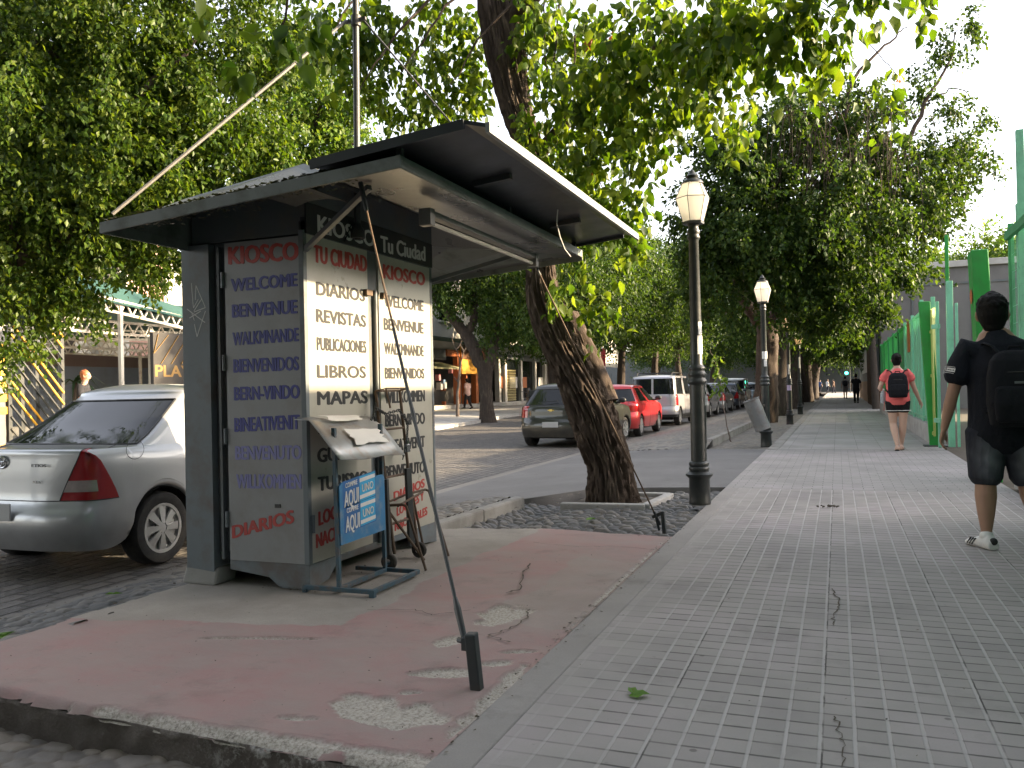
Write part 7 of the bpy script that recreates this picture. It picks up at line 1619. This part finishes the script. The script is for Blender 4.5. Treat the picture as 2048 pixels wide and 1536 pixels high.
for h in (-.024, .022):
    for q in range(20):
        p_ = [a + (e1 * math.cos(v) + e2_ * math.sin(v)) * rr + ax * h for v in (-PI * .95 + .25 + 2.2 * q / 20, -PI * .95 + .25 + 2.2 * (q + 1) / 20)]; mb.quad(p_[0], p_[1], p_[1] + ax * .003, p_[0] + ax * .003)
mb.build('cuff_print', M['white_ink'], shr)
def sloft(mb, secs, n=28, p=.42):
    b = len(mb.v); sg = lambda a: (1 if a >= 0 else -1) * abs(a) ** p
    for (x, y, z, rx, ry) in secs:
        for q in range(n): a = 2 * PI * q / n; mb.v.append((x + rx * sg(math.cos(a)), y + ry * sg(math.sin(a)), z))
    for i in range(len(secs) - 1):
        for q in range(n): mb.f.append((b + i * n + q, b + i * n + (q + 1) % n, b + (i + 1) * n + (q + 1) % n, b + (i + 1) * n + q)); mb.m.append(0)
    mb.f.append(tuple(range(b + n - 1, b - 1, -1))); e = b + (len(secs) - 1) * n; mb.f.append(tuple(range(e, e + n))); mb.m += [0, 0]
def backpack(label, loc, rz, w_, h, d, mat, mark=True, small=False):
    t = thing('backpack', label, 'backpack', loc, rz, 'backpacks worn by walkers'); mb = MB()
    sloft(mb, [(0, -d * .45, -h * .50, w_ * .38, d * .36), (0, -d * .5, -h * .47, w_ * .46, d * .46), (0, -d * .55, -h * .2, w_ * .51, d * .57), (0, -d * .5, h * .15, w_ * .50, d * .5), (0, -d * .43, h * .36, w_ * .44, d * .42), (0, -d * .37, h * .45, w_ * .34, d * .32), (0, -d * .33, h * .49, w_ * .2, d * .2)])
    o = organic('body', mb, .010 if small else .008, mat, t, 3)
    mb = MB(); sloft(mb, [(0, -d * .96, -h * .44, w_ * .34, d * .12), (0, -d * 1.02, -h * .40, w_ * .40, d * .17), (0, -d * 1.1, -h * .2, w_ * .42, d * .2), (0, -d * 1.02, -h * .0, w_ * .40, d * .15), (0, -d * .96, h * .03, w_ * .34, d * .1)]); organic('pocket', mb, .010, mat, t, 3)
    mb = MB(); mb.tube([(-.04, -.02, h * .47), (-.035, -.03, h * .54), (.035, -.03, h * .54), (.04, -.02, h * .47)], .009, 8); mb.build('handle', mat, t, smooth=60)
    for s in (1, -1):
        mb = MB(); P = [(s * w_ * .22, -.03, h * .42), (s * w_ * .36, .0, h * .56), (s * w_ * .46, .08, h * .60), (s * w_ * .50, .17, h * .5), (s * w_ * .5, .22, h * .25), (s * w_ * .52, .20, -.02), (s * w_ * .54, .10, -h * .22), (s * w_ * .46, -.02, -h * .32)]
        mb.tube([Vector(p) for p in P], [(.022, .008)] * 8, 8); mb.build('strap', mat, t, smooth=60)
    mb = MB(); mb.tube([(w_ * .46 * math.sin(a), -d * .55 - d * .42 * math.cos(a), h * .17 + .02 * math.cos(a)) for a in np.linspace(-1.4, 1.4, 17)], .005, 6); mb.build('zip', M['rubber'], t)
    if mark:
        mb = MB(); mb.box((.0, -d * 1.07, .04), (.06, .006, .016)); mb.build('label_patch', M['galv'], t); mb = MB(); mb.box((.06, -d * 1.0, -h * .36), (.055, .05, .012)); mb.build('label_patch', M['grey_dark'], t)
    return t
M['nylon'] = cloth('black_nylon', (.011, .012, .015), .6, .2)
backpack('black backpack worn by the man at the right edge', tuple(R0 + Vector((.06, -.155, 1.14))), 0, .37, .54, .16, M['nylon'])
# ---- woman in coral top
R1 = Vector((.985, 16.3, 0))
JW = dict(pelvis=(0, 0, .90), chest=(0, .015, 1.24), neck=(0, .03, 1.43), head=(-.005, .05, 1.585), shL=(-.18, .0, 1.36), elL=(-.285, .03, 1.10), wrL=(-.205, .20, 1.02), shR=(.18, 0, 1.36), elR=(.27, .04, 1.09), wrR=(.36, .14, .86), curlL=.5, curlR=.5, spreadR=(0, 1, 0),
          hipL=(-.09, 0, .86), knL=(-.085, .03, .47), anL=(-.035, -.10, .10), dirL=(.1, 1), pitchL=-.25, hipR=(.09, 0, .86), knR=(.075, .03, .47), anR=(.045, .10, .075), dirR=(.12, 1))
person('person', 'woman in coral t-shirt and black shorts walking beside the green fence', tuple(R1), 0, JW, .98, 1.08, skin_mat('skin_fair', (.50, .33, .245)), cloth('coral_tee', (.70, .145, .14), .35), cloth('black_shorts', (.012, .012, .014), .3), M['hair'], M['rubber'],
       dict(hem=.875, sleeve=.42, ease=.018, leg=.40, ease2=.014, flare=.2, shoes='sandal', bun=True, tufts=30), .009)
pw = [o for o in COL.objects if o.get('label', '').startswith('woman in coral')][0]; shs = [o for o in pw.children if o.name.startswith('shorts')][0]
mb = MB()
for s, sg in (('L', -1), ('R', 1)):
    c = lerp3(JW['hip' + s], JW['kn' + s], .36); R_ = .089 * 1.08 + .028; mb.tube([(c[0] + R_ * math.cos(a), c[1] + R_ * math.sin(a), c[2] - .02) for a in [2 * PI * q / 20 for q in range(21)]], .006, 5, cap=False)
mb.build('hem_trim', M['white_paint'], shs)
mb = MB(); c = JW['hipL']; mb.prism([(c[0] - .125, -.03, .86), (c[0] - .125, .02, .86), (c[0] - .135, .02, .70), (c[0] - .135, -.03, .70)], (-.006, 0, 0)); mb.build('side_panel', pbr('coral_panel', (.6, .1, .08), .7), shs)
backpack('square black backpack worn by the woman in coral', tuple(R1 + Vector((-.005, -.15, 1.15))), 0, .32, .44, .12, M['nylon'], False, True)
b_ = thing('bottle', 'clear plastic bottle held under the left arm of the woman in coral', 'bottle', tuple(R1 + Vector((-.23, .12, .95))))
mb = MB(); mb.lathe([(.0, -.12), (.045, -.12), (.05, -.10), (.047, .02), (.05, .06), (.03, .11), (.018, .13)], n=14, R=Matrix.Rotation(.5, 3, 'X')); mb.build('body', pbr('bottle_plastic', (.4, .45, .48), .12, 0, .1, 10), b_, smooth=50); mb = MB(); mb.lathe([(.02, .13), (.02, .15), (0, .15)], n=12, R=Matrix.Rotation(.5, 3, 'X')); mb.build('cap', M['white_paint'], b_)
# ---- walkers farther along, and people across the street
def walker(label, p, rz, k, skin, top, bottom, step=.16, **kw):
    J = dict(pelvis=(0, 0, .92), chest=(0, .02, 1.28), neck=(0, .04, 1.48), head=(0, .06, 1.63), shL=(-.19, 0, 1.40), elL=(-.26, -.05, 1.11), wrL=(-.27, .05, .88), shR=(.19, 0, 1.40), elR=(.26, .05, 1.11), wrR=(.26, .17, .90),
             hipL=(-.09, 0, .88), knL=(-.09, .10, .48), anL=(-.08, step, .08), dirL=(0, 1), hipR=(.09, 0, .88), knR=(.09, .0, .47), anR=(.08, -step, .12), dirR=(0, 1), pitchR=-.4)
    return person('person', label, tuple(p), rz, J, 1.0, 1.0, skin, top, bottom, M['hair'], M['rubber'], dict(dict(hem=.84, sleeve=.6, ease=.016, leg=1.9, ease2=.016, shoes='sneaker', tufts=12), **kw), .0125)
SKM = skin_mat('skin_mid', (.38, .24, .17))
p1 = G(1713, 806); walker('distant walker in all black clothes beside the brick front', p1, 0, 1, SKM, cloth('black_top', (.012, .012, .014)), cloth('black_trousers', (.010, .010, .012)))
p2 = G(1691, 797); walker('distant walker in grey shirt and grey shorts left of the one in black', p2, 0, 1, SKM, cloth('grey_top', (.16, .155, .15)), cloth('grey_shorts', (.17, .165, .16)), leg=.85)
bp = backpack('small dark backpack on the distant walker in grey shorts', (p2.x, p2.y - .16, 1.2), 0, .32, .44, .14, M['nylon'], False, True)
p3 = AX(936, 821, -20.3); p3.z = .23
walker('person in pink shirt and striped trousers walking past the orange shop front', p3, math.radians(75), 1, SKM, cloth('pink_shirt', (.60, .42, .40)), cloth('striped_trousers', (.03, .03, .035)), .2, ease=.03)
p4 = AD(166, 800, 17.5); p4.z = .08
walker('person with reddish hair half hidden behind the silver sedan', p4, math.radians(-60), 1, SKM, cloth('dark_shirt', (.03, .03, .035)), cloth('dark_jeans', (.02, .025, .035)), .1)
[o for o in bpy.data.objects if o.get('label', '').startswith('person with reddish')][0].children[1].data.materials[0] = pbr('red_hair', (.30, .10, .04), .5, 0, .2, 30)
rg = random.Random(77)
for i, (u, dx, lb, c) in enumerate(((1622, 0, 'faint dark pedestrian at the far end of the pavement, leftmost of the far group', (.02, .02, .025)), (1640, .5, 'faint pedestrian in blue at the far end of the pavement', (.03, .05, .12)), (1655, 1, 'faint pedestrian in white top at the far end of the pavement', (.4, .4, .4)), (1668, .2, 'faint pedestrian in brown at the far end, nearest to the traffic light', (.08, .05, .035)))):
    walker(lb, G(u, 786), rg.uniform(-2, 2), 1, SKM, cloth('far_top%d' % i, c), cloth('far_trousers%d' % i, (.02, .02, .03)), .14, tufts=0)
# ---- fine litter on the ground
rg_ = np.random.RandomState(9); V = []; Fq = []
def flake(x, y, z, s, el_=.6):
    a = rg_.rand() * 6.28; d1 = Vector((math.cos(a), math.sin(a), rg_.uniform(-.25, .25))) * s; d2 = Vector((-math.sin(a), math.cos(a), rg_.uniform(-.3, .3))) * s * el_; c = Vector((x, y, z + s * .3)); b = len(V); V.extend([c - d1, c + d2, c + d1, c - d2]); Fq.extend([b, b + 1, b + 2, b + 3])
for i in range(420): flake(rg_.uniform(-3.2, -1.3), rg_.uniform(6.9, 9.9), -.03, rg_.uniform(.006, .02))
for i in range(300): flake(-1.265 + rg_.randn() * .03, rg_.uniform(2.4, 9.5), .004, rg_.uniform(.003, .012))
for i in range(260): flake(rg_.uniform(-3.8, -1.3), rg_.uniform(2.5, 6.8), .008, rg_.uniform(.002, .008))
for i in range(230): flake(rg_.uniform(-1.1, 1.7), 2.3 + 10 * rg_.rand() ** 1.5, .003, rg_.uniform(.003, .010), .4)
for i in range(260): flake(rg_.uniform(-4.5, -3.85), rg_.uniform(2.5, 6.5), -.03, rg_.uniform(.005, .016))
for i in range(200): flake(rg_.uniform(-3.4, -2.9), 4.3 + abs(rg_.randn()) * .08 if i < 110 else rg_.uniform(4.3, 6.2), .01, rg_.uniform(.004, .014))
tag(raw_mesh('ground_litter', np.array(V), np.array(Fq), 4, leaf_mat('litter_mix', [(.03, .022, .016), (.07, .05, .03), (.12, .09, .055), (.25, .23, .2)], .1)), 'dry leaf bits and grit scattered over the paving and cobbles', 'litter', kind='stuff')
# ================================================================== OFF TO THE SIDES (added for shade and reflections)
ho = thing('sun_blocker', 'unseen low house block added beyond the fence to stop low sun', 'building', (11, 21, 0))  # unseen block, added to keep sun patches off the pavement
mb = MB(); mb.box2((7.5, 11.0, 0), (16, 30, 4.1)); mb.build('wall', M['grey_wall'], ho, (11, 21, 0)); mb = MB(); mb.box2((7.3, 10.8, 4.1), (16.2, 30.2, 4.3)); mb.build('roof', M['concrete'], ho, (11, 21, 0))
for x, y, rz, s, l in ((-2.6, -5.5, 1.0, 1.15, 'street tree behind the camera on the near verge'), (-2.4, -13, 2.4, 1.2, 'second unseen street tree added behind the camera on the near verge'), (-12.6, -2.5, 3.1, 1.25, 'street tree across the road behind the camera'), (-3.6, -3.6, 2.2, 1.25, 'unseen street tree added on the near verge just behind the camera'), (-13.2, -14, .4, 1.2, 'second unseen street tree added across the road behind the camera')):  # unseen trees, added to hold back sky light behind the camera
    more(X1 if x > -5 else X2, (x, y, -.1), rz, s, l)
fh = thing('sky_blocker', 'unseen tall house block added beyond the mesh fence to cut sky glow', 'building', (10, -10, 0))  # unseen block, added against sky glow from the sun side
mb = MB(); mb.box2((4.6, -26, 0), (15, 5.8, 7.5)); mb.build('wall', M['grey_wall'], fh, (10, -10, 0)); mb = MB(); mb.box2((4.4, -26.2, 7.5), (15.2, 6.0, 7.8)); mb.build('roof', M['concrete'], fh, (10, -10, 0))
eh = thing('gap_blocker', 'dark house block added behind the far trees to close a bright gap', 'building', (-5, 142, 0))  # dark block added so the far end does not show bright
mb = MB(); mb.box2((-45, 139, -.2), (40, 150, 7)); mb.build('wall', M['grey_dark'], eh, (-5, 142, 0)); mb = MB(); mb.box2((-45.3, 138.7, 7), (40.3, 150.3, 7.4)); mb.build('roof', M['concrete'], eh, (-5, 142, 0))
bb = thing('rear_blocker', 'unseen dark house block added behind the camera to dim the light', 'building', (-4, -26, 0))  # unseen front, added dark to weaken light on the kiosk end
mb = MB(); mb.box2((-24, -34, -.2), (14, -26, 8)); mb.build('wall', M['grey_dark'], bb, (-4, -26, 0)); mb = MB(); mb.box2((-24.2, -34.2, 8), (14.2, -25.8, 8.3)); mb.build('roof', M['concrete'], bb, (-4, -26, 0))
# ================================================================== one piece, one part
SPLIT = {'bracket', 'corner_trim', 'flap_arm', 'flap_post', 'locking_bar', 'upright', 'turnbuckle', 'roof_rib', 'rail', 'door_rail', 'bumper_trim', 'railing', 'rod', 'post', 'mast', 'shackle', 'panel_seam'}
for o in list(COL.objects):
    if o.type != 'MESH' or o.parent is None or o.name.split('.')[0] not in SPLIT or len(o.data.vertices) > 4000 or o.data.users > 1: continue
    me = o.data; nv = len(me.vertices); P_ = list(range(nv))
    def root(a):
        while P_[a] != a: P_[a] = P_[P_[a]]; a = P_[a]
        return a
    for e in me.edges: P_[root(e.vertices[0])] = root(e.vertices[1])
    isl = {}
    for p in me.polygons: isl.setdefault(root(p.vertices[0]), []).append(p.index)
    if not 1 < len(isl) <= 12: continue
    for faces in isl.values():
        vid = {}; vs = []; fs = []; mi = []; sm_ = []
        for f in faces:
            pf = me.polygons[f]; q = []
            for v in pf.vertices:
                if v not in vid: vid[v] = len(vs); vs.append(me.vertices[v].co[:])
                q.append(vid[v])
            fs.append(q); mi.append(pf.material_index); sm_.append(pf.use_smooth)
        m2 = bpy.data.meshes.new(o.name.split('.')[0]); m2.from_pydata(vs, [], fs)
        for mm in me.materials: m2.materials.append(mm)
        m2.polygons.foreach_set('material_index', mi); m2.polygons.foreach_set('use_smooth', sm_)
        if any(sm_): m2.set_sharp_from_angle(angle=math.radians(40))
        m2.update()
        c = bpy.data.objects.new(o.name.split('.')[0], m2); COL.objects.link(c); c.parent = o.parent; c.matrix_parent_inverse = o.matrix_parent_inverse; c.location = o.location
        for md in o.modifiers:
            if md.type == 'BEVEL':
                b = c.modifiers.new('bevel', 'BEVEL'); b.width = md.width; b.segments = md.segments; b.limit_method = 'ANGLE'; b.angle_limit = md.angle_limit
    bpy.data.objects.remove(o)
